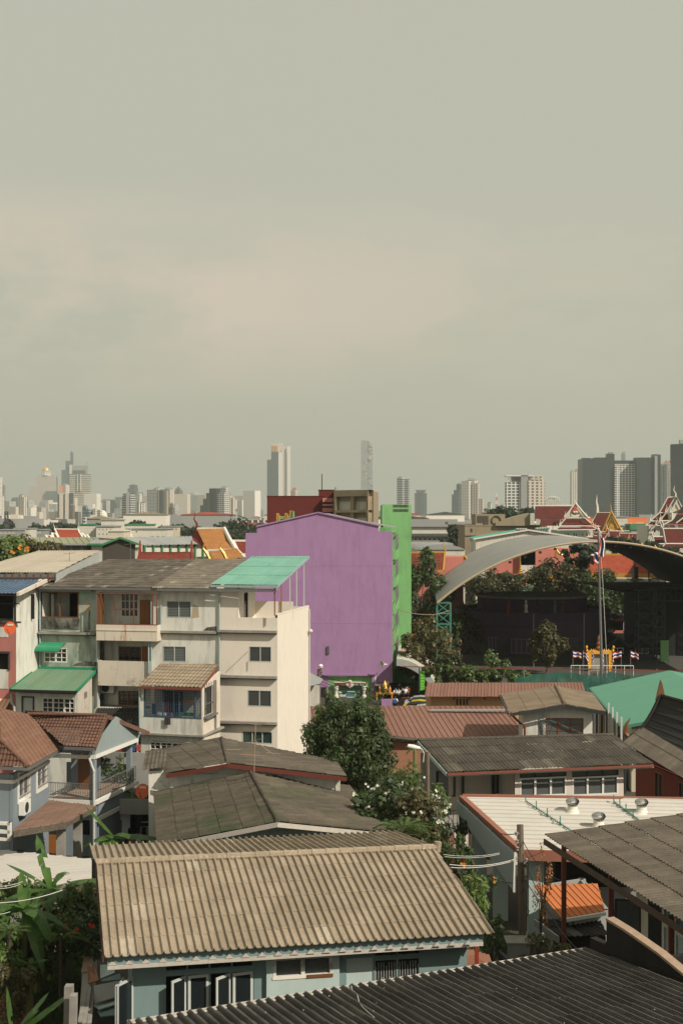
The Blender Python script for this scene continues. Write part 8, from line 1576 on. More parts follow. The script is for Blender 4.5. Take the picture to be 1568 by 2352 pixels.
r=WF.qr('H',1050,1440,1180,1625,-.6);WQ=WF.off(-.6);mb=MB();wbox(mb,WQ,r[0],r[2],r[1],r[3],.005,.04,0);mb.build('ground_window',M['glass'],BH);r=WF.qr('H',600,1630,750,1900,-.6);mb=MB();wbox(mb,WQ,r[0],r[2],.1,r[3],.006,.08);mb.build('front_door',M['orange_wood'],BH);r=WF.qr('H',430,1640,600,1850,-.6);mb=MB();wbox(mb,WQ,r[0],r[2],.1,r[3],.006,.06);mb.build('dark_opening',M['dark_in'],BH)
mb=MB();rr_=WL_.qr('H',-200,1450,165,1690);
for a_,b_,c_,d_ in((rr_[0],rr_[2],rr_[3]-.15,rr_[3]),(rr_[0],rr_[2],(rr_[1]+rr_[3])/2-.1,(rr_[1]+rr_[3])/2+.08),(rr_[0],rr_[2],rr_[1],rr_[1]+.15),(rr_[2]-.15,rr_[2],rr_[1],rr_[3])):wbox(mb,WL_,a_,b_,c_,d_,.05,.3)
mb.build('white_trellis',M['white_paint'],BH)
p_=WB.pt(WB.hit(*q('H',235,1380))[0],WB.hit(*q('H',235,1380))[1],.0);aircon(p_,WB,1.35,'white air conditioner on the side wall of the blue grey house')
o=thing('white_metal_roof','low white ribbed metal roof behind the banana leaves at the left','roof',G0(60,62));A=PZ(-200,2050,2.6);B=P(*q('E1',640,330),60);Cc=P(*q('E1',640,170),66.0);Dd=onpl(-200,1930,A,B,Cc);mb=MB();sheet(mb,[Dd,A,B,Cc],.75,.05,60,0,'seam',d=(B-A));mb.build('sheet',M['r_white'],o,solid=.03);mb=MB();wbox(mb,Wall(A+V((.2,.4,0)),B+V((-.2,.4,0))),0,(B-A).length-.3,0,2.3,-.15,0);mb.build('wall',M['w_grey'],o)
r=[onpl(*q('E1',*p),A,B,Cc)+V((0,0,.06))for p in((128,108),(173,112),(168,132),(118,126))];o2=MB();o2 .face(r);o2 .build('skylight',M['glass'],o)
o=thing('grey_balcony_house','shaded house with plain grey balcony front and cluttered terrace, left of mossy roof','house',G0(310,82));D_=80;a=P(*q('D1',835,450),D_);b=P(*q('D1',1085,555),D_);mb=MB();mb.box(a.x,D_,b.z,b.x+1,D_+.2,a.z);mb.build('balcony_front',M['w_grey'],o);mb=MB();mb.box(a.x,D_+.2,b.z,b.x+3,D_+5,b.z+.2);mb.build('floor_slab',M['concrete'],o);mb=MB();mb.box(P(254,0,D_).x,D_+5,0,b.x-.2,D_+5.2,5.0);mb.build('rear_wall',M['w_grey'],o);mb=MB();mb.box(a.x+.3,D_+4.6,.2,b.x,D_+4.9,b.z);mb.build('dark_ground_floor',M['dark_in'],o)
mb=MB();c_=P(*q('D1',1050,355),D_+3.5);d_=P(*q('D1',990,440),D_+3.5);mb.box(d_.x,D_+3.5,d_.z-.6,c_.x+.1,D_+3.6,c_.z);mb.build('orange_panel',M['orange_wood'],o);mb=MB();mb.box(c_.x+.3,D_+3.2,d_.z-.6,c_.x+2.4,D_+3.4,c_.z+.1);mb.build('dark_doorway',M['dark_in'],o)
dish(P(*q('D1',995,392),D_+.6),.46,(-.3,-.9,.3),'orange satellite dish with blank white plate on the grey balcony')
for i,(x,y,m_,s_)in enumerate(((900,615,'cloth_white',1.1),(945,612,'cloth_black',.8),(985,700,'cloth_white',.8),(1025,700,'w_grey',.9),(915,705,'w_salmon',.5))):p_=P(*q('D1',x,y),D_+1.5);mb=MB();mb.box(p_.x-.4*s_,p_.y,p_.z-.7,p_.x+.4*s_,p_.y+.04,p_.z+.5);mb.box(p_.x-.6*s_,p_.y+.01,p_.z+.2,p_.x+.6*s_,p_.y+.05,p_.z+.48);o=mb.build('hung_garment',M[m_]);tag(o,['wide white shirt hanging under the grey balcony','dark shirt hanging beside the wide white one under the grey balcony','small pale shirt on the lower line under the grey balcony','grey shirt on the lower line under the grey balcony','pink cloth low under the grey balcony'][i],'shirt')
o=thing('laundry_rack','thin white pipe rack carrying laundry under the grey balcony','rack',P(*q('D1',960,780),D_+1.6));mb=MB()
for y in(610,645,745):mb.bar(P(*q('D1',930,y),D_+1.6),P(*q('D1',1080,y-5),D_+1.6),.07)
mb.build('pipe',M['pvc'],o)
o=thing('pipe_pergola','thin pipe frame with translucent sheet above the terrace plants','pergola',P(*q('D1',850,300),84));mb=MB()
for x,y0,y1 in((833,225,420),(930,230,400)):mb.tube([P(*q('D1',x,y0),84),P(*q('D1',x,y1),84)],.05,5)
for i in range(11):mb.tube([P(*q('D1',775+i*15,240),84),P(*q('D1',845+i*11,195),86)],.025,4)
mb.bar(P(*q('D1',772,242),84),P(*q('D1',930,236),84),.06);mb.build('pipe',M['pvc'],o)
leafm('leaf_dark',(.018,.034,.012),(.07,.105,.028));leafm('leaf_mid',(.036,.066,.018),(.1,.14,.035));leafm('leaf_olive',(.04,.045,.018),(.12,.1,.035));leafm('leaf_rust',(.026,.036,.016),(.085,.08,.03))
leafm('leaf_banana',(.045,.095,.022),(.085,.15,.04),.4,.35);leafm('leaf_lime',(.06,.12,.03),(.16,.2,.05));leafm('petal_white',(.6,.58,.5),(.75,.72,.62));leafm('petal_orange',(.5,.16,.03),(.6,.25,.05));leafm('petal_red',(.5,.02,.02),(.6,.05,.03));leafm('leaf_far',(.02,.034,.02),(.035,.055,.028));leafm('leaf_dry',(.22,.09,.03),(.35,.15,.05))
def leafcloud(c,r,n,ls,rg,K=26,spread=.3,asp=.45,low=-1.0,drop=.2):
 mb=MB();cs=[]
 for i in range(K):
  while True:
   d=V((rg.gauss(0,1),rg.gauss(0,1),rg.gauss(0,1)))
   if d.length>.1:break
  d.normalize();k=rg.uniform(.35,1.0)**.6*rg.uniform(.82,1.08)
  if d.z<low:d.z=low
  cs.append((V((d.x*r[0]*k,d.y*r[1]*k,d.z*r[2]*k)),rg.uniform(.7,1.3)))
 vs,fs=mb.v,mb.f;c=V(c)
 for i in range(n):
  cc,cr=cs[rg.randrange(K)];o_=V((rg.gauss(0,1),rg.gauss(0,1),rg.gauss(0,1)));o_.normalize();o_*=rg.uniform(.55,1.0)*spread*cr
  p=c+cc+V((o_.x*r[0],o_.y*r[1],o_.z*r[2]));nrm=(o_.normalized()+V((rg.uniform(-.7,.7),rg.uniform(-.7,.7),rg.uniform(0,.9)))).normalized()
  t_=nrm.cross(V((rg.uniform(-1,1),rg.uniform(-1,1),rg.uniform(-.3,.3)))).normalized();t_.z-=drop;t_.normalize();b_=nrm.cross(t_).normalized();s_=ls*rg.uniform(.6,1.35);k=len(vs)
  vs.extend([p,p+t_*s_*.5+b_*s_*asp,p+t_*s_,p+t_*s_*.5-b_*s_*asp]);fs.append([k,k+1,k+2,k+3]);mb.m.append(0);mb.uv.append([(0,0)]*4)
 return mb,cs
def tree(name,label,px,py,D,rx,rz,n,ls,m,seed,group=None,zb=0,flowers=None,ry=None,K=26,spread=.3,trunk=True,cat='tree',asp=.45,tm='trunk',low=-1.0):
 rx*=1.14;rz*=1.14;n=int(n*1.15);rg=random.Random(seed);c=P(px,py,D);o=thing(name,label,cat,V((c.x,c.y,zb)),group);r=(rx,ry or rx,rz)
 mb,cs=leafcloud(c,r,n,ls,rg,K,spread,asp,low);mb.build('crown' if cat=='tree' else 'foliage',M[m],o)
 if trunk:
  t_=MB();base=V((c.x+rg.uniform(-.3,.3),c.y,zb));top=c+V((0,0,-rz*.25));rr=max(.07,rx*.06);t_.tube([base,base.lerp(top,.5)+V((rg.uniform(-.2,.2)*rx*.3,0,0)),top],[rr,rr*.75,rr*.4],7)
  for cc,_ in cs[:10]:e=c+cc*.85;t_.tube([base.lerp(top,rg.uniform(.55,.95)),(top+e)/2+V((0,0,-.1*rz)),e],[rr*.4,rr*.25,rr*.08],5)
  t_.build('trunk' if cat=='tree' else 'stem',M[tm],o)
 if flowers:
  nf,fs_,fm_=flowers;f=MB();
  for i in range(nf):
   cc,_=cs[rg.randrange(K)];d=cc.normalized();d=V((d.x,-abs(d.y),abs(d.z)*.8));q0=c+V((d.x*r[0]*1.15,d.y*r[1]*1.15,d.z*r[2]*1.1))+V((rg.uniform(-.25,.25)*rx,0,rg.uniform(-.8,.1)*rz*.5))
   for j in range(rg.randint(2,5)):
    p=q0+V((rg.uniform(-1,1),rg.uniform(-1,.2),rg.uniform(-1,1)))*fs_*1.4
    for a_ in range(5):a0=a_*1.257;dx=V((math.cos(a0),-.4,math.sin(a0)))*fs_;dy=V((-math.sin(a0),0,math.cos(a0)))*fs_*.4;f.face([p,p+dx*.6+dy,p+dx,p+dx*.6-dy])
  f.build('blossoms',M[fm_],o)
 return o
T=tree
T('round_tree','big round dark green tree in the centre before the purple building',800,1718,80,2.55,2.9,22000,.26,'leaf_dark',1,K=130,spread=.21,asp=.24)
T('leafy_shrub','lighter leaves of a bush reaching up at the left top of the round tree',735,1652,82,.75,.9,500,.25,'leaf_mid',81,K=10,asp=.2)
T('frangipani_tree','flowering tree with clusters of white blossoms right of the mossy roof',925,1850,70,1.9,1.75,3600,.27,'leaf_mid',2,flowers=(40,.075,'petal_white'),K=40,asp=.2)
T('leafy_shrub','olive leaved shrub with white blossoms below the frangipani, by the alley',968,1890,66,1.1,1.2,1500,.24,'leaf_olive',3,flowers=(10,.07,'petal_white'),K=18)
T('leafy_shrub','dense dark bush filling the foot of the frangipani',880,1880,68,1.5,1.6,1900,.27,'leaf_dark',4,K=20,cat='shrub')
T('orange_blossom_tree','sparse tree with orange blossoms left of the teal truss column',975,1485,152,3.1,3.1,3000,.36,'leaf_olive',5,flowers=(14,.07,'petal_orange'),K=34,spread=.24)
T('courtyard_tree','small yellowish tree standing before the round purple building',1258,1478,172,2.3,2.6,2100,.4,'leaf_olive',6,K=24,spread=.24)
for i,(x,y,D,rx,rz,m,lb)in enumerate(((1068,1372,264,8.5,5.6,'leaf_rust','broad rusty green tree seen under the left half of the canopy'),(965,1372,190,4.2,5.4,'leaf_dark','dark tree between the green stair tower and the canopy'),(1150,1345,264,5,3,'leaf_rust','smaller brownish tree top left of the round building drum'),(1274,1330,264,5.4,4.2,'leaf_rust','dark reddish tree left of the flagpole under the canopy'),(1352,1360,264,5.2,5.5,'leaf_dark','darkest tree just left of the flagpole under the canopy'),(1405,1400,262,4.6,7,'leaf_dark','tall dark tree right of the flagpole under the canopy'),(1075,1445,200,2.8,3.6,'leaf_olive','bare looking twiggy tree beside the round building'),(1005,1450,178,2.6,3,'leaf_dark','shadowed tree behind the teal truss column'))):T('schoolyard_tree',lb,x,y,D,rx,rz,3800,.55,m,20+i,'trees around the school yard',K=40,spread=.27)
for i,(x,y,rx,rz,m)in enumerate(((1010,1552,1.6,1.5,'leaf_mid'),(1052,1548,1.9,1.6,'leaf_mid'),(1092,1555,1.8,1.3,'leaf_mid'),(1130,1543,1.6,1.9,'leaf_mid'),(1160,1556,1.8,1.2,'leaf_dark'),(1195,1560,1.6,.9,'leaf_lime'),(1040,1518,1.5,1.9,'leaf_rust'))):T('hedge_bush',['leftmost bush behind the long hall roof','rounded bush right of the teal truss foot','low bush before the round building','tallest bright bush before the round building','dark bush at the left end of the net fence','pale green creeper at the corner of the net fence','brownish creeper climbing beside the teal truss'][i],x,y,141,rx,rz,1200,.3,m,40+i,'bushes along the school yard fence',K=14,trunk=False,cat='bush')
for i,(x,y,D,rx,rz,m)in enumerate(((8,1275,150,2.6,2.6,'leaf_lime'),(58,1268,170,2.6,2.0,'leaf_olive'),(108,1272,180,2.6,1.4,'leaf_olive'),(-10,1290,140,2,2,'leaf_mid'))):T('yellow_blossom_tree',['yellowish flowering tree at the left edge above the cream roof','olive tree right of the yellowish one','low olive crown beside the cream roof ridge','green crown touching the left edge'][i],x,y,D,rx,rz,1900,.4,m,50+i,K=22,flowers=(20,.2,'petal_orange')if i<1 else None)
far=[(128,1216,620,8,3.5),(100,1222,560,5,3),(150,1219,640,6,2.5),(405,1222,560,7,2.6),(435,1226,540,6,2.6),(2,1210,640,6,5),(240,1234,430,5,3),(552,1228,420,8,4),(580,1222,480,9,4),(1160,1181,420,4,1.8),(1213,1179,470,4,1.6),(1050,1238,400,3.5,3.2),(1412,1248,300,2,1.4),(1457,1258,268,2,1.2),(1488,1266,266,2.6,1.5),(1512,1280,262,2.4,1.8),(1556,1291,256,2.6,1.8),(1330,1275,262,3,2),(1540,1276,268,1.5,1.3),(310,1217,590,6,4)]
nms=['first from the left edge skyline','low one before it','beside the lattice mast blocks','behind the grey hall roof','left of the orange temple','at the very left edge','before the cream block','right of the orange temple','touching the purple gable','behind the stained tan building','left of the crest gable','right of the green stair tower','below the golden chapel','above the right canopy curve','before the wide maroon temple','before the temple annex','at the right edge below the temples','behind the flag','by the annex window','behind the white pagoda']
for i,(x,y,D,rx,rz)in enumerate(far):T('distant_tree','distant dark tree crown '+nms[i],x,y,D,rx,rz,1000,D*.0022+.2,'leaf_far',60+i,'distant trees between the buildings',K=18,spread=.35)
sh=[(30,2130,55,1.5,1.3,'leaf_dark'),(95,2110,57,1.5,1.3,'leaf_mid'),(150,2070,58,1.4,1.1,'leaf_olive'),(190,2090,56,.9,1.2,'leaf_mid'),(200,2150,54,.8,.9,'leaf_dark'),(150,2150,55,1.3,1,'leaf_mid'),(45,2205,54,1.1,.9,'leaf_olive'),(110,2190,55,1.2,.8,'leaf_olive'),(20,2060,58,1.2,1,'leaf_mid'),(5,2170,53,1,1.3,'leaf_lime'),(28,2265,51,.8,1.0,'leaf_olive')]
sl_=['dark shrub left of the banana stems','dark shrub under the banana leaves','twiggy olive bush with small red flowers','feathery green bush touching the tiled roof','low dark bush beside the garden wall top','leafy shrub with long ferny sprays','olive shrub with pink tips low at the left','shadowed low shrub before the bare soil','mid green shrub under the white metal roof','green shrub cut by the left edge','small shrub with round leaves over the dry soil']
for i,(x,y,D,rx,rz,m)in enumerate(sh):T('garden_shrub',sl_[i],x,y,D,rx,rz,1500,.2,m,90+i,'shrubs in the banana garden',K=16,trunk=i%2==0,cat='shrub',flowers=(6,.07,'petal_red')if i in(2,4)else None,asp=.25)
def frond(mb,p,d,L_,w_,arch=.5,fold=.25,n=9,mi=0,rg=random):
 d=V(d);d.normalize();sd=d.cross(V((0,0,1)));sd=sd.normalized()if sd.length>.05 else V((1,0,0));pts=[]
 for i in range(n+1):t_=i/n;pts.append(V(p)+d*L_*t_+V((0,0,-arch*L_*t_*t_))+V((d.x,d.y,0))*L_*.1*t_)
 for i in range(n):
  def wd(t_):return w_*math.sin(math.pi*min(1,.06+t_*.94))**.6 if t_<1 else 0
  w0,w1=wd(i/n),wd((i+1)/n);r0=rg.uniform(.85,1.1)
  for s_ in(-1,1):
   if i>1 and rg.random()<.06:continue
   mb.face([pts[i],pts[i]+sd*s_*w0*r0-V((0,0,fold*w0)),pts[i+1]+sd*s_*w1*r0-V((0,0,fold*w1)),pts[i+1]],mi)
 return mb
plain('stem_green',(.2,.2,.06),.6,.3,6)
def banana(label,px,py,D,L_,leaves,seed,zb=0,sc3=.33):
 rg=random.Random(seed);c=P(px,py,D);o=thing('banana_plant',label,'banana plant',V((c.x,c.y,zb)),'banana plants');mb=MB();mb.tube([V((c.x,c.y,zb)),c+V((0,0,-.4)),c],[.16,.12,.07],8);mb.build('stem',M['stem_green'],o)
 leaves=list(leaves)+[(rg.uniform(-1,1),rg.uniform(-1,.6),rg.uniform(-.1,.9),rg.uniform(.5,.85),rg.uniform(.3,.8))for i in range(4)]
 for(dx,dy,dz,k,ar)in leaves:mb=MB();frond(mb,c,(dx,dy,dz),L_*k,sc3*k,ar,.3,11,rg=rg);mb.build('leaf',M['leaf_banana'],o)
banana('banana plant with wide leaves in front of the white metal roof',118,2040,57,2.4,[(-.75,-.2,.75,1,.2),(-.25,.1,1,1.1,.1),(.9,-.1,.45,1.25,.3),(.7,-.4,.1,.8,.5),(-.9,-.3,.2,1,.5),(-.3,-.8,.1,.8,.7),(.15,-.6,.4,.8,.8)],5)
banana('banana plant with hanging torn leaf, nearest the left edge',57,2090,54,2.2,[(-.8,-.2,.55,1.1,.5),(-.35,-.5,.7,1,.7),(.5,-.5,.5,1,1.0),(.9,-.2,.2,.9,.6),(-.9,.1,.1,.9,.6),(.1,.3,1,.6,.1),(-.1,.1,1,.8,.1),(.4,-.6,-.1,.9,.9)],6)
banana('banana plant rising from below the bottom left corner',30,2380,44,2.1,[(.75,.1,.75,1.25,.15),(-.1,.0,1,.9,.1),(.9,0,.2,1.2,.25),(.55,-.2,.85,.8,.2),(-.6,0,.8,.9,.2),(.35,.1,.6,1,.2)],7)
banana('banana plant in the dark gap right of the blue grey house',262,1920,72,2.3,[(-.6,-.1,.9,1.1,.15),(.85,-.2,.25,1.2,.3),(.1,-.9,-.1,.8,.6),(.5,-.4,.5,.8,.6),(-.7,-.2,.2,.7,.6)],8,sc3=.46)
banana('young banana plant between the two larger ones',88,2130,55.5,1.5,[(-.5,-.4,.7,1,.4),(.6,-.4,.6,1,.5),(0,-.7,.5,.9,.7)],15,sc3=.24)
banana('banana plant with broad leaves under the left end of the pale cable',10,2075,55,1.9,[(.7,-.3,.6,1,.4),(.2,-.7,.4,1,.7),(.8,0,.1,.8,.5)],16,sc3=.3)
banana('low banana sucker in front of the dry soil',70,2215,52,1.1,[(-.6,-.3,.7,1,.4),(.6,-.3,.6,1,.4)],17,sc3=.2)
banana('small banana plant with one upright leaf behind the grey house left gable',952,1712,90,1.2,[(-.15,0,1,1,.1),(.5,-.3,.6,.7,.4)],9,sc3=.2)
def palm(label,px,py,D,L_,n,seed,name='fern_palm',m='leaf_mid',up=.5):
 rg=random.Random(seed);c=P(px,py,D);o=thing(name,label,'palm',V((c.x,c.y,0)));mb=MB()
 for i in range(n):
  a=rg.uniform(0,6.28);e=rg.uniform(.15,1.1)*up;d=V((math.cos(a),math.sin(a),e*1.5)).normalized();sd=d.cross(V((0,0,1))).normalized()
  for j in range(14):
   t_=.15+j/14*.85;p=c+d*L_*t_+V((0,0,-.45*L_*t_*t_));w_=L_*.28*math.sin(math.pi*(.15+.8*t_))
   for s_ in(-1,1):e_=(sd*s_+d*.8).normalized()*w_;mb.face([p,p+e_*.5+d*.03,p+e_-V((0,0,w_*.3)),p+e_*.5-d*.03])
 mb.build('fronds',M[m],o);mb=MB();mb.tube([V((c.x,c.y,0)),c],[.1,.06],6);mb.build('trunk',M['trunk'],o)
palm('spiky green palm fronds below the frangipani',925,1905,64,1.6,26,1);palm('fern sprays over the dark soil of the banana garden',140,2150,53.5,1.3,12,2,m='leaf_lime',up=.4);palm('small palm at the left edge under the banana leaves',22,2140,52,1.1,14,3,m='leaf_mid')
al=[(1040,1945,60,.9,.8,'leaf_dark','dark bush at the right end of the tiled ridge'),(1092,2060,56,.6,.9,'leaf_lime','bright mango leaves beside the tiled roof edge'),(1112,2110,55,.7,.8,'leaf_mid','drooping leafy branch over the alley'),(1070,2010,60,1.2,1,'leaf_dark','shadowed bushes with orange and pink flowers in the alley'),(1065,2190,49,.8,.9,'leaf_mid','leafy shrub under the right end of the tiled roof'),(1130,2170,52,.8,1.1,'leaf_dark','dark creeper by the red gate'),(1010,1960,62,.7,.7,'leaf_dark','bush below the balcony of the grey roofed house'),(1235,2180,49,1.2,.5,'leaf_olive','pale dry hedge at the foot of the utility pole'),(1245,2040,53,.35,1.6,'leaf_dry','tall thin dry orange shrub before the white pillar'),(1050,1880,70,1.2,.6,'leaf_dark','low bush on the terrace of the grey roofed house')]
for i,(x,y,D,rx,rz,m,lb)in enumerate(al):T('alley_shrub',lb,x,y,D,rx,rz,900 if i!=8 else 420,.2 if i!=8 else.12,m,120+i,K=12,cat='shrub',trunk=i!=8 or True,flowers=(8,.08,'petal_orange')if i==3 else None,asp=.22)
pb=[(108+0,0,0)]
for i,(k_,x,y,D,rx,rz,zb,lb)in enumerate((('H',1140,740,82.5,.7,.55,4,'potted leafy plant behind the balcony of the blue grey house'),('H',1320,720,82,.6,.55,4,'potted plant at the right rear of the blue grey balcony'),('H',1490,900,82.5,.7,1.3,2,'green climbing plant on the right side of the blue grey house'),('D1',880,400,82.5,1.2,.35,3.5,'yellow green potted plants on the cluttered terrace'),('K',400,425,142,.9,.7,0,'trimmed yellow green bush left of the school entrance'),('K',885,415,143,.7,.9,0,'bush right of the school entrance'),('K',1010,420,143,.7,1.3,0,'potted shrubs beside the orange shrine'),('K',1440,370,148,1.8,.8,0,'dark plants behind the standing students'))):
 px,py=q(k_,x,y);T('potted_plant',lb,px,py,D,rx,rz,420,.2,'leaf_lime' if i in(3,4)else 'leaf_mid',150+i,zb=zb,K=9,cat='plant',asp=.25)
mb=MB();rg=random.Random(9)
for i in range(9000):
 p=PZ(rg.uniform(75,185),rg.uniform(2190,2352),0);a=rg.uniform(0,6.28);s_=rg.uniform(.05,.16);mb.face([p,p+V((math.cos(a)*.05,math.sin(a)*.05,0)),p+V((math.cos(a+1)*.06,math.sin(a+1)*.06,s_))])
o=mb.build('grass',M['leaf_dark'],base=PZ(130,2270,0));tag(o,'short dark green grass on the garden path beside the wall','grass',kind='stuff')
mb=MB()
for i in range(2500):
 p=PZ(rg.uniform(-5,95),rg.uniform(2180,2352),.02);a=rg.uniform(0,6.28);s_=rg.uniform(.05,.13);mb.face([p,p+V((math.cos(a),math.sin(a),.3))*s_,p+V((math.cos(a+.9),math.sin(a+.9),.1))*s_])
o=mb.build('dry_leaves',M['leaf_dry'],base=PZ(40,2270,0));tag(o,'scattered dry brown leaves on bare soil at the lower left','dry leaves',kind='stuff')
def utility(label,top,bot,r,extra=()):
 o=thing('utility_pole',label,'utility pole',V((bot.x,bot.y,bot.z)));mb=MB();mb.tube([bot,top],[r*1.25,r],8);mb.build('pole',M['wood_pole'],o);return o
def wires(label,segs,m='wire',r=.018,name='cable'):
 mb=MB()
 for a,b,sag in segs:
  a,b=V(a),V(b);mb.tube([a.lerp(b,i/12)-V((0,0,sag*4*(i/12)*(1-i/12)))for i in range(13)],r,4)
 o=mb.build(name,M[m],base=segs[0][0]);tag(o,label,'cable');return o
tp=P(*q('J',905,100),51.5);bt=V((P(*q('J',955,1200),50).x,50.4,0));up_=utility('tall old concrete utility pole before the white roofed carport',tp,bt,.13)
mb=MB()
for(x,y)in((875,175),(880,240),(885,300),(880,385),(960,395),(955,440),(905,600),(945,560)):p_=P(*q('J',x,y),51.3);mb.lathe(p_,[(.0,-.1),(.07,-.06),(.05,0),(.08,.05),(0,.1)],7);mb.tube([p_,P(*q('J',920,y),51.4)],.02,4)
mb.build('insulator',M['concrete'],up_);mb=MB()
rg=random.Random(2)
for i in range(9):x=900+rg.uniform(0,45);y=330+i*85;mb.tube([P(*q('J',x,y),51.2),P(*q('J',x+rg.uniform(-35,40),y+60),51.0),P(*q('J',x+rg.uniform(-5,20),y+110),51.2)],.02,4)
mb.build('cable_tangle',M['wire'],up_)
wires('pair of pale service cables running from the utility pole to the tiled house',[(P(*q('J',880,380),51.3),P(*q('J',325,430),47),.15),(P(*q('J',880,392),51.3),P(*q('J',335,455),47),.12)],'wire_white',.014)
wires('pale service cables crossing higher over the alley',[(P(*q('J',735,335),58),P(*q('J',275,348),49),.1),(P(*q('J',735,345),58),P(*q('J',285,365),49),.1)],'wire_white',.011)
wires('thin dark cables fanning from the utility pole',[(P(*q('J',870,175),51.3),P(*q('J',560,0),66),.4),(P(*q('J',930,240),51.3),P(*q('J',1240,560),47),.3),(P(*q('J',940,400),51.3),P(*q('J',1390,1140),44),.4),(P(*q('J',845,585),52),P(*q('J',230,20),66),.8),(P(*q('J',950,560),51.3),P(*q('J',1250,900),46),.2),(P(*q('J',950,380),51.3),P(*q('J',1110,320),56),.0)])
wires('long pale cable crossing the banana leaves at the left edge',[(P(*q('L',-60,368),44),P(*q('L',815,200),47),.1)],'wire_white',.014)
wires('short pale cables at the left edge above the garden',[(P(*q('L',-60,150),44),P(*q('L',300,88),46),.05),(P(*q('L',-60,180),44),P(*q('L',270,122),46),.05),(P(*q('L',-60,520),42),P(*q('L',135,482),43),.02)],'wire_white',.011)
tp=P(*q('D2',1408,118),69);bt=V((P(*q('D2',1416,500),69).x,69,0));ut=utility('weathered street lamp pole left of the grey roofed house',tp,bt,.11);mb=MB();mb.tube([P(*q('D2',x,y),69)for x,y in((1380,190),(1385,130),(1370,100),(1345,88))],.035,6);mb.build('lamp_arm',M['pvc'],ut);mb=MB();c_=P(*q('D2',1312,84),69);mb.lathe(c_,[(0,-.35),(.1,-.3),(.13,0),(.08,.35),(0,.4)],10,ax=(1,0,-.2));mb.build('lamp_head',M['plastic_white'],ut)
tp=P(*q('K',236,85),139);bt=V((P(*q('K',233,500),139).x,139,0));ut=utility('wooden pole with round lamp before the purple building',tp,bt,.17);mb=MB();mb.lathe(P(*q('K',258,48),138.8),[(0,-.25),(.2,-.15),(.26,.05),(.16,.2),(0,.25)],10);mb.build('lamp_head',M['plastic_white'],ut);mb=MB();mb.tube([P(*q('K',258,60),138.8),P(*q('K',275,120),138.8),P(*q('K',245,145),139)],.07,5);mb.build('lamp_arm',M['trim_clay'],ut)
wires('bundle of dark street cables sagging across the school entrance',[(P(*q('K',240,y),139),P(*q('K',940,y+110),144),.5)for y in(140,190,225,262)]+[(P(*q('K',120,y+60),136),P(*q('K',240,y),139),.3)for y in(150,180,230,290,380)],'wire',.03)
wires('pale cable drooping from the green tower to the canopy column',[(P(*q('B2',1175,507),152),P(*q('B2',1400,555),160),.2),(P(*q('B2',1400,555),160),P(*q('B2',1560,525),168),.2)],'coping',.04)
o=thing('shop_awning','grey sloped awning and shutter beside the white side wall','awning',G0(705,134));mb=MB();mb.prism([P(*q('K',*p),134+k_)for p,k_ in(((95,110),4),((120,130),4),((285,215),1),((240,270),0),((95,300),0))],(0,.1,.05));mb.build('sheet',M['fibre'],o);mb=MB();a=P(*q('K',100,290),136);b=P(*q('K',245,300),136);mb.box(a.x,136,0,b.x,136.2,a.z);mb.build('shutter',M['w_offwhite'],o)
def rbox(name,label,cat,pts,m,th=.1,D=None,group=None):
 mb=MB();mb.prism([P(*p,D)for p in pts],(0,th,0));o=mb.build(name,M[m],base=P(*pts[0],D));return tag(o,label,cat,group)
plain('board_green',(.16,.55,.05),.6,.05);o=thing('notice_board','bright green striped notice board on thin posts','sign',G0(975,141));a=P(*q('K',1505,350),141);b=P(*q('K',1562,110),141);mb=MB();n=7
for i in range(n):z=a.z+(b.z-a.z)*i/n;mb.box(a.x,141,z,b.x,141.1,z+(b.z-a.z)/n-.05)
mb.build('board',M['board_green'],o);mb=MB();mb.bar((a.x-.1,141,0),(a.x-.1,141,b.z+.4),.12);mb.bar((b.x,141.15,0),(b.x,141.15,b.z),.1);mb.box(a.x,141.12,a.z,b.x,141.16,b.z-.02);mb.build('post',M['dark_steel'],o)
o=thing('orange_shrine','small orange shrine table under the corner of the purple wall','shrine',G0(883,147));c_=P(*q('K',1063,400),147);mb=MB();mb.box(c_.x-1,147,c_.z,c_.x+1,148,c_.z+.15)
for dx in(-.9,.8):mb.bar((c_.x+dx,147.1,0),(c_.x+dx,147.1,c_.z),.12)
mb.lathe(c_+V((0,.3,.15)),[(.35,0),(.25,.3),(.35,.45),(.2,.8),(.25,.9),(.06,1.3),(0,1.5)],8);mb.build('altar',M['gold_frame'],o);mb=MB()
for dx in(-.6,.55):mb.lathe(c_+V((dx,0,.15)),[(.12,0),(.15,.5),(.05,.7),(0,.9)],6)
mb.build('ornament',M['t_orange'],o)
wb=MB();a=P(*q('K',1020,480),142);b=P(*q('K',1155,560),142);wb.box(a.x,142,0,b.x,142.3,a.z*.6+.4);o=wb.build('low_purple_wall',M['w_purple'],base=(a.x,142,0));tag(o,'low purple wall beside the street near the students','wall')
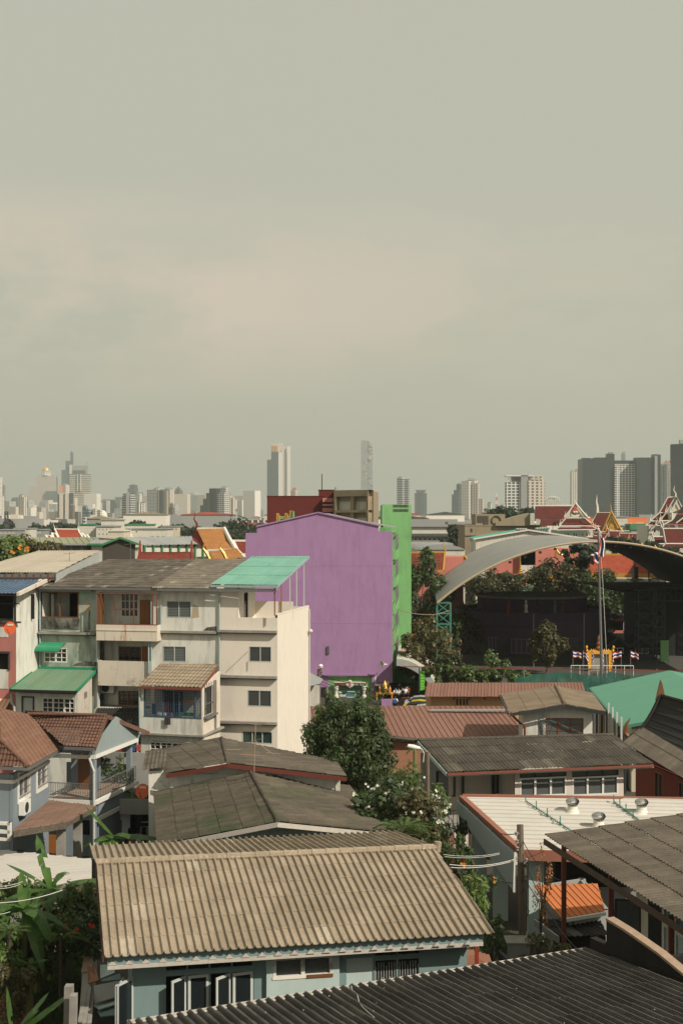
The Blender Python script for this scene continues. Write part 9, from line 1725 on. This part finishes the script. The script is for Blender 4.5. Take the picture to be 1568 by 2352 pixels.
def person(label,px,py,D,pose,shirt,face=0.0,bag=None,seat=0.0,h=1.62,armb=0,bot='cloth_black'):
 f=PZ(px,py,0)if D is None else G0(px,D);f=V((f.x,f.y,-seat));cr,sr_=math.cos(face),math.sin(face);k=h/1.7
 def t_(x,y,z):return V((x*cr-y*sr_,x*sr_+y*cr,z))*k
 lw=pose
 J={'pel':(0,0,.92),'sp':(0,0,1.15),'ch':(0,0,1.36),'nk':(0,.0,1.48),'hd':(0,-.02,1.58),'tp':(0,-.01,1.68)}
 for s_,n_ in((-1,'l'),(1,'r')):
  J['h'+n_]=(s_*.1,0,.88);J['k'+n_]=(s_*.11+lw*s_*.04,-.03,.48);J['a'+n_]=(s_*.11+lw*s_*.06,.02,.09);J['t'+n_]=(s_*.12+lw*s_*.06,-.16,.03)
  J['s'+n_]=(s_*.19,0,1.4);J['e'+n_]=(s_*(.27+armb*.03),-.02-.1*armb,1.12);J['w'+n_]=(s_*(.22-armb*.12),-.12-.16*armb,.9+.12*armb);J['m'+n_]=(s_*(.2-armb*.12),-.16-.18*armb,.82+.12*armb)
 def skin(nm,chain,rad,mat,par):
  ks=[];es=[]
  for c_ in chain:
   for x in c_:
    if x not in ks:ks.append(x)
   es+=[(ks.index(c_[i]),ks.index(c_[i+1]))for i in range(len(c_)-1)]
  me=bpy.data.meshes.new(nm);me.from_pydata([tuple(t_(*J[x]))for x in ks],es,[]);ob=bpy.data.objects.new(nm,me);m1=ob.modifiers.new('skin','SKIN')
  for i,x in enumerate(ks):rr_=rad.get(x,rad['*'])*k;me.skin_vertices[0].data[i].radius=(rr_,rr_*(.75 if x in('pel','sp','ch')else 1));me.skin_vertices[0].data[i].use_root=i==0
  COL.objects.link(ob);me.materials.append(M[mat]);m1 .use_smooth_shade=True;m2=ob.modifiers.new('sub','SUBSURF');m2 .levels=m2 .render_levels=1
  if par is None:ob.location=f
  else:ob.parent=par
  WL[ob.name]=V(f);return ob
 R0={'*':.06,'pel':.14,'sp':.13,'ch':.15,'nk':.055,'hd':.1,'tp':.08,'hl':.09,'hr':.09,'kl':.06,'kr':.06,'al':.04,'ar':.04,'tl':.035,'tr':.035,'sl':.06,'sr':.06,'el':.045,'er':.045,'wl':.03,'wr':.03,'ml':.035,'mr':.035}
 b=skin('person',[('pel','sp','ch','nk','hd','tp'),('pel','hl','kl','al','tl'),('pel','hr','kr','ar','tr'),('ch','sl','el','wl','ml'),('ch','sr','er','wr','mr')],R0,'skin',None);tag(b,label,'person','school students standing by the street')
 R1={a_:v_*1.18+.012 for a_,v_ in R0 .items()};skin('shirt',[('pel','sp','ch'),('ch','sl','el'),('ch','sr','er')],R1,shirt,b);skin('shorts',[('pel','hl','kl'),('pel','hr','kr')],{**R1,'pel':.17,'hl':.12,'hr':.12,'kl':.1,'kr':.1},bot,b)
 o_=WL[b.name];WL[b.name]=o_;mb=MB();hc=o_+t_(0,.02,1.64);mb.lathe(hc,[(.115*k,-.04),(.12*k,.02),(.09*k,.08),(0,.11)],10);mb.build('hair',M['cloth_black'],b);mb=MB();mb.lathe(o_+t_(0,-.1,1.555),[(.055*k,-.02),(.06*k,.01),(.03*k,.04),(0,.045)],8,ax=t_(0,-1,0));mb.build('face_mask',M['cloth_white'],b);mb=MB()
 for s_ in(-1,1):p=o_+t_(s_*.04,-.11,1.62);mb.lathe(p,[(.014,-.01),(.012,.01),(0,.014)],6,ax=t_(0,-1,0))
 mb.build('eyes',M['black'],b)
 if bag:mb=MB();mb.obox(o_+t_(-.17,.16,1.0),t_(.34,0,0),t_(0,.18,0),t_(0,0,.42));mb.build('backpack',M[bag],b)
 return b
ky=lambda x,y:q('K',x,y)
person('student in white shirt with dark backpack straps, leftmost of the group',*ky(1196,505),None,0,'cloth_white',.3,'cloth_blue');person('student in white shirt facing the street, holding hands before the waist',*ky(1236,510),None,.6,'cloth_white',0,'cloth_black',armb=1);person('student turned away in dark clothes at the middle of the group',*ky(1280,498),None,0,'cloth_black',.6,'cloth_blue');person('student in white shirt bending an arm forward, right of the middle',*ky(1318,490),None,.4,'cloth_white',.5,None,armb=.6);person('student with bright red jacket and backpack at the right of the group',*ky(1346,478),None,.2,'cloth_red',-.4,'flag_red');person('person in a pale checked shirt standing lower, half hidden by the brown roof',*ky(1192,620),None,0,'cloth_white',3.0,'cloth_blue');person('person in dark clothes standing in the shade behind the students',*ky(1246,440),None,0,'cloth_black',0)
def car(label,x,D,ang,mb_,mg,ml):
 o=thing('parked_car',label,'car',G0(x,D),'cars on the school street');c=G0(x,D);ca,sa=math.cos(ang),math.sin(ang)
 def t_(a,b,z):return c+V((a*ca-b*sa,a*sa+b*ca,z))
 def loft(prof,wds,nm,mat,sm=True):
  m_=MB();n=len(prof)
  for i in range(n-1):
   (x0,l0,h0),(x1,l1,h1)=prof[i],prof[i+1];w0,w1=wds[i],wds[i+1]
   r0=[t_(x0,-w0[0],l0),t_(x0,-w0[0]-.02,(l0+h0)/2),t_(x0,-w0[1],h0),t_(x0,w0[1],h0),t_(x0,w0[0]+.02,(l0+h0)/2),t_(x0,w0[0],l0)];r1=[t_(x1,-w1[0],l1),t_(x1,-w1[0]-.02,(l1+h1)/2),t_(x1,-w1[1],h1),t_(x1,w1[1],h1),t_(x1,w1[0]+.02,(l1+h1)/2),t_(x1,w1[0],l1)]
   for j in range(5):m_.face([r0[j],r0[j+1],r1[j+1],r1[j]])
   if i==0:m_.face(r0[::-1])
   if i==n-2:m_.face(r1)
  return m_.build(nm,M[mat],o)
 loft([(-2.2,.35,.75),(-2.1,.22,.92),(-1.4,.2,1.0),(-.8,.2,1.0),(.9,.2,.95),(1.7,.2,.85),(2.15,.25,.68),(2.25,.35,.55)],[(.75,.7),(.85,.78),(.87,.8),(.87,.8),(.87,.8),(.86,.76),(.8,.68),(.7,.6)],'body',mb_)
 loft([(-1.75,.95,1.0),(-1.25,.95,1.36),(-.4,.95,1.45),(.3,.95,1.4),(1.15,.92,.96)],[(.76,.74),(.78,.62),(.78,.6),(.78,.6),(.76,.72)],'windows','glass');loft([(-1.2,1.375,1.4),(-.4,1.455,1.5),(.25,1.41,1.44)],[(.62,.56),(.62,.56),(.6,.54)],'roof',mg)
 for a in(-1.35,1.35):
  for s_ in(-1,1):m_=MB();m_.lathe(t_(a,s_*.8,.32),[(.2,-.1),(.32,-.1),(.32,.1),(.2,.1)],16,ax=t_(0,1,0)-t_(0,0,0));w_=m_.build('wheel',M['black'],o);m_=MB();m_.lathe(t_(a,s_*.8,.32),[(.2,-.105),(.18,0),(.2,.105)],10,ax=t_(0,1,0)-t_(0,0,0));m_.build('rim',M['steel'],w_)
 for s_ in(-1,1):m_=MB();m_.obox(t_(-2.22,s_*.6-.12,.62),t_(.1,0,0)-t_(0,0,0),t_(0,.24,0)-t_(0,0,0),V((0,0,.2)));m_.build('tail_light',M['flag_red'],o);m_=MB();m_.obox(t_(2.12,s_*.55-.12,.58),t_(.1,0,0)-t_(0,0,0),t_(0,.24,0)-t_(0,0,0),V((0,0,.12)));m_.build('headlight',M[ml],o)
plain('car_yellow',(.6,.42,.03),.3,.05);plain('car_silver',(.4,.43,.4),.3,.05);plain('car_green',(.04,.12,.06),.3,.1)
car('silver car farthest of the three, behind the taxi',975,139.5,-.1,'car_silver','car_silver','t_white');car('yellow and green taxi between two other cars',972,136.2,-.12,'car_yellow','car_yellow','t_white');car('grey green car nearest, mostly hidden by the brown roof',984,132.8,-.14,'car_green','car_silver','t_white')
o=thing('motor_scooter','parked scooter with orange front half hidden beside the porch pillar','scooter',G0(193,73));c=P(*q('H',1090,1850),73);c=V((c.x,c.y,0));mb=MB();mb.prism([c+V(p_)for p_ in((0,-.7,.5),(0,-.55,1.0),(0,-.4,.95),(0,-.3,.4),(0,.5,.4),(0,.8,.8),(0,.1,.8),(0,-.2,.35),(0,-.6,.3))],(.3,0,0));mb.build('body',M['t_orange'],o);mb=MB();mb.tube([c+V((-.25,-.5,1.05)),c+V((.15,-.55,1.1)),c+V((.55,-.5,1.05))],.03,5);mb.build('handlebar',M['black'],o)
for y in(-.65,.6):mb=MB();mb.lathe(c+V((.15,y,.28)),[(.18,-.06),(.28,-.05),(.28,.05),(.18,.06)],14,ax=(1,0,0));mb.build('wheel',M['black'],o)
o=thing('red_gate','dark red sheet gate between the alley and the grey pillar','gate',G0(1155,50));a=P(*q('J',740,1000),51);b=P(*q('J',925,1230),48.5);W=Wall(V((a.x,a.y,0)),V((b.x,b.y,0)))
for i in range(4):mb=MB();wbox(mb,W,W.L*i/4,W.L*(i+.9)/4,.1,3.2-.12*i,0,.05);mb.build('panel',M['w_brick'],o)
mb=MB();wbox(mb,W,0,W.L,3.2,3.3,-.05,.1);mb.build('top_rail',M['dark_steel'],o)
o=thing('gate_pillar','short grey gate pillar with pale edges beside the utility pole','pillar',G0(1195,48));c_=P(*q('J',900,1085),48.5);mb=MB();mb.box(c_.x-.4,48.5,0,c_.x+.4,48.9,c_.z);mb.build('shaft',M['w_grey'],o);mb=MB();mb.box(c_.x-.48,48.45,c_.z,c_.x+.48,49.35,c_.z+.05);mb.build('cap',M['concrete'],o)
o=thing('brick_pile','stack of salmon bricks under the end of the tiled roof','bricks',PZ(1050,2225,1.2))
for i in range(5):mb=MB();p_=P(*q('J',330,1185+10*i),46.5);mb.box(p_.x,46.5-.12*i,p_.z-.13,p_.x+.9+.14*i,47.2,p_.z);mb.build('brick_course',M['w_clay'],o)
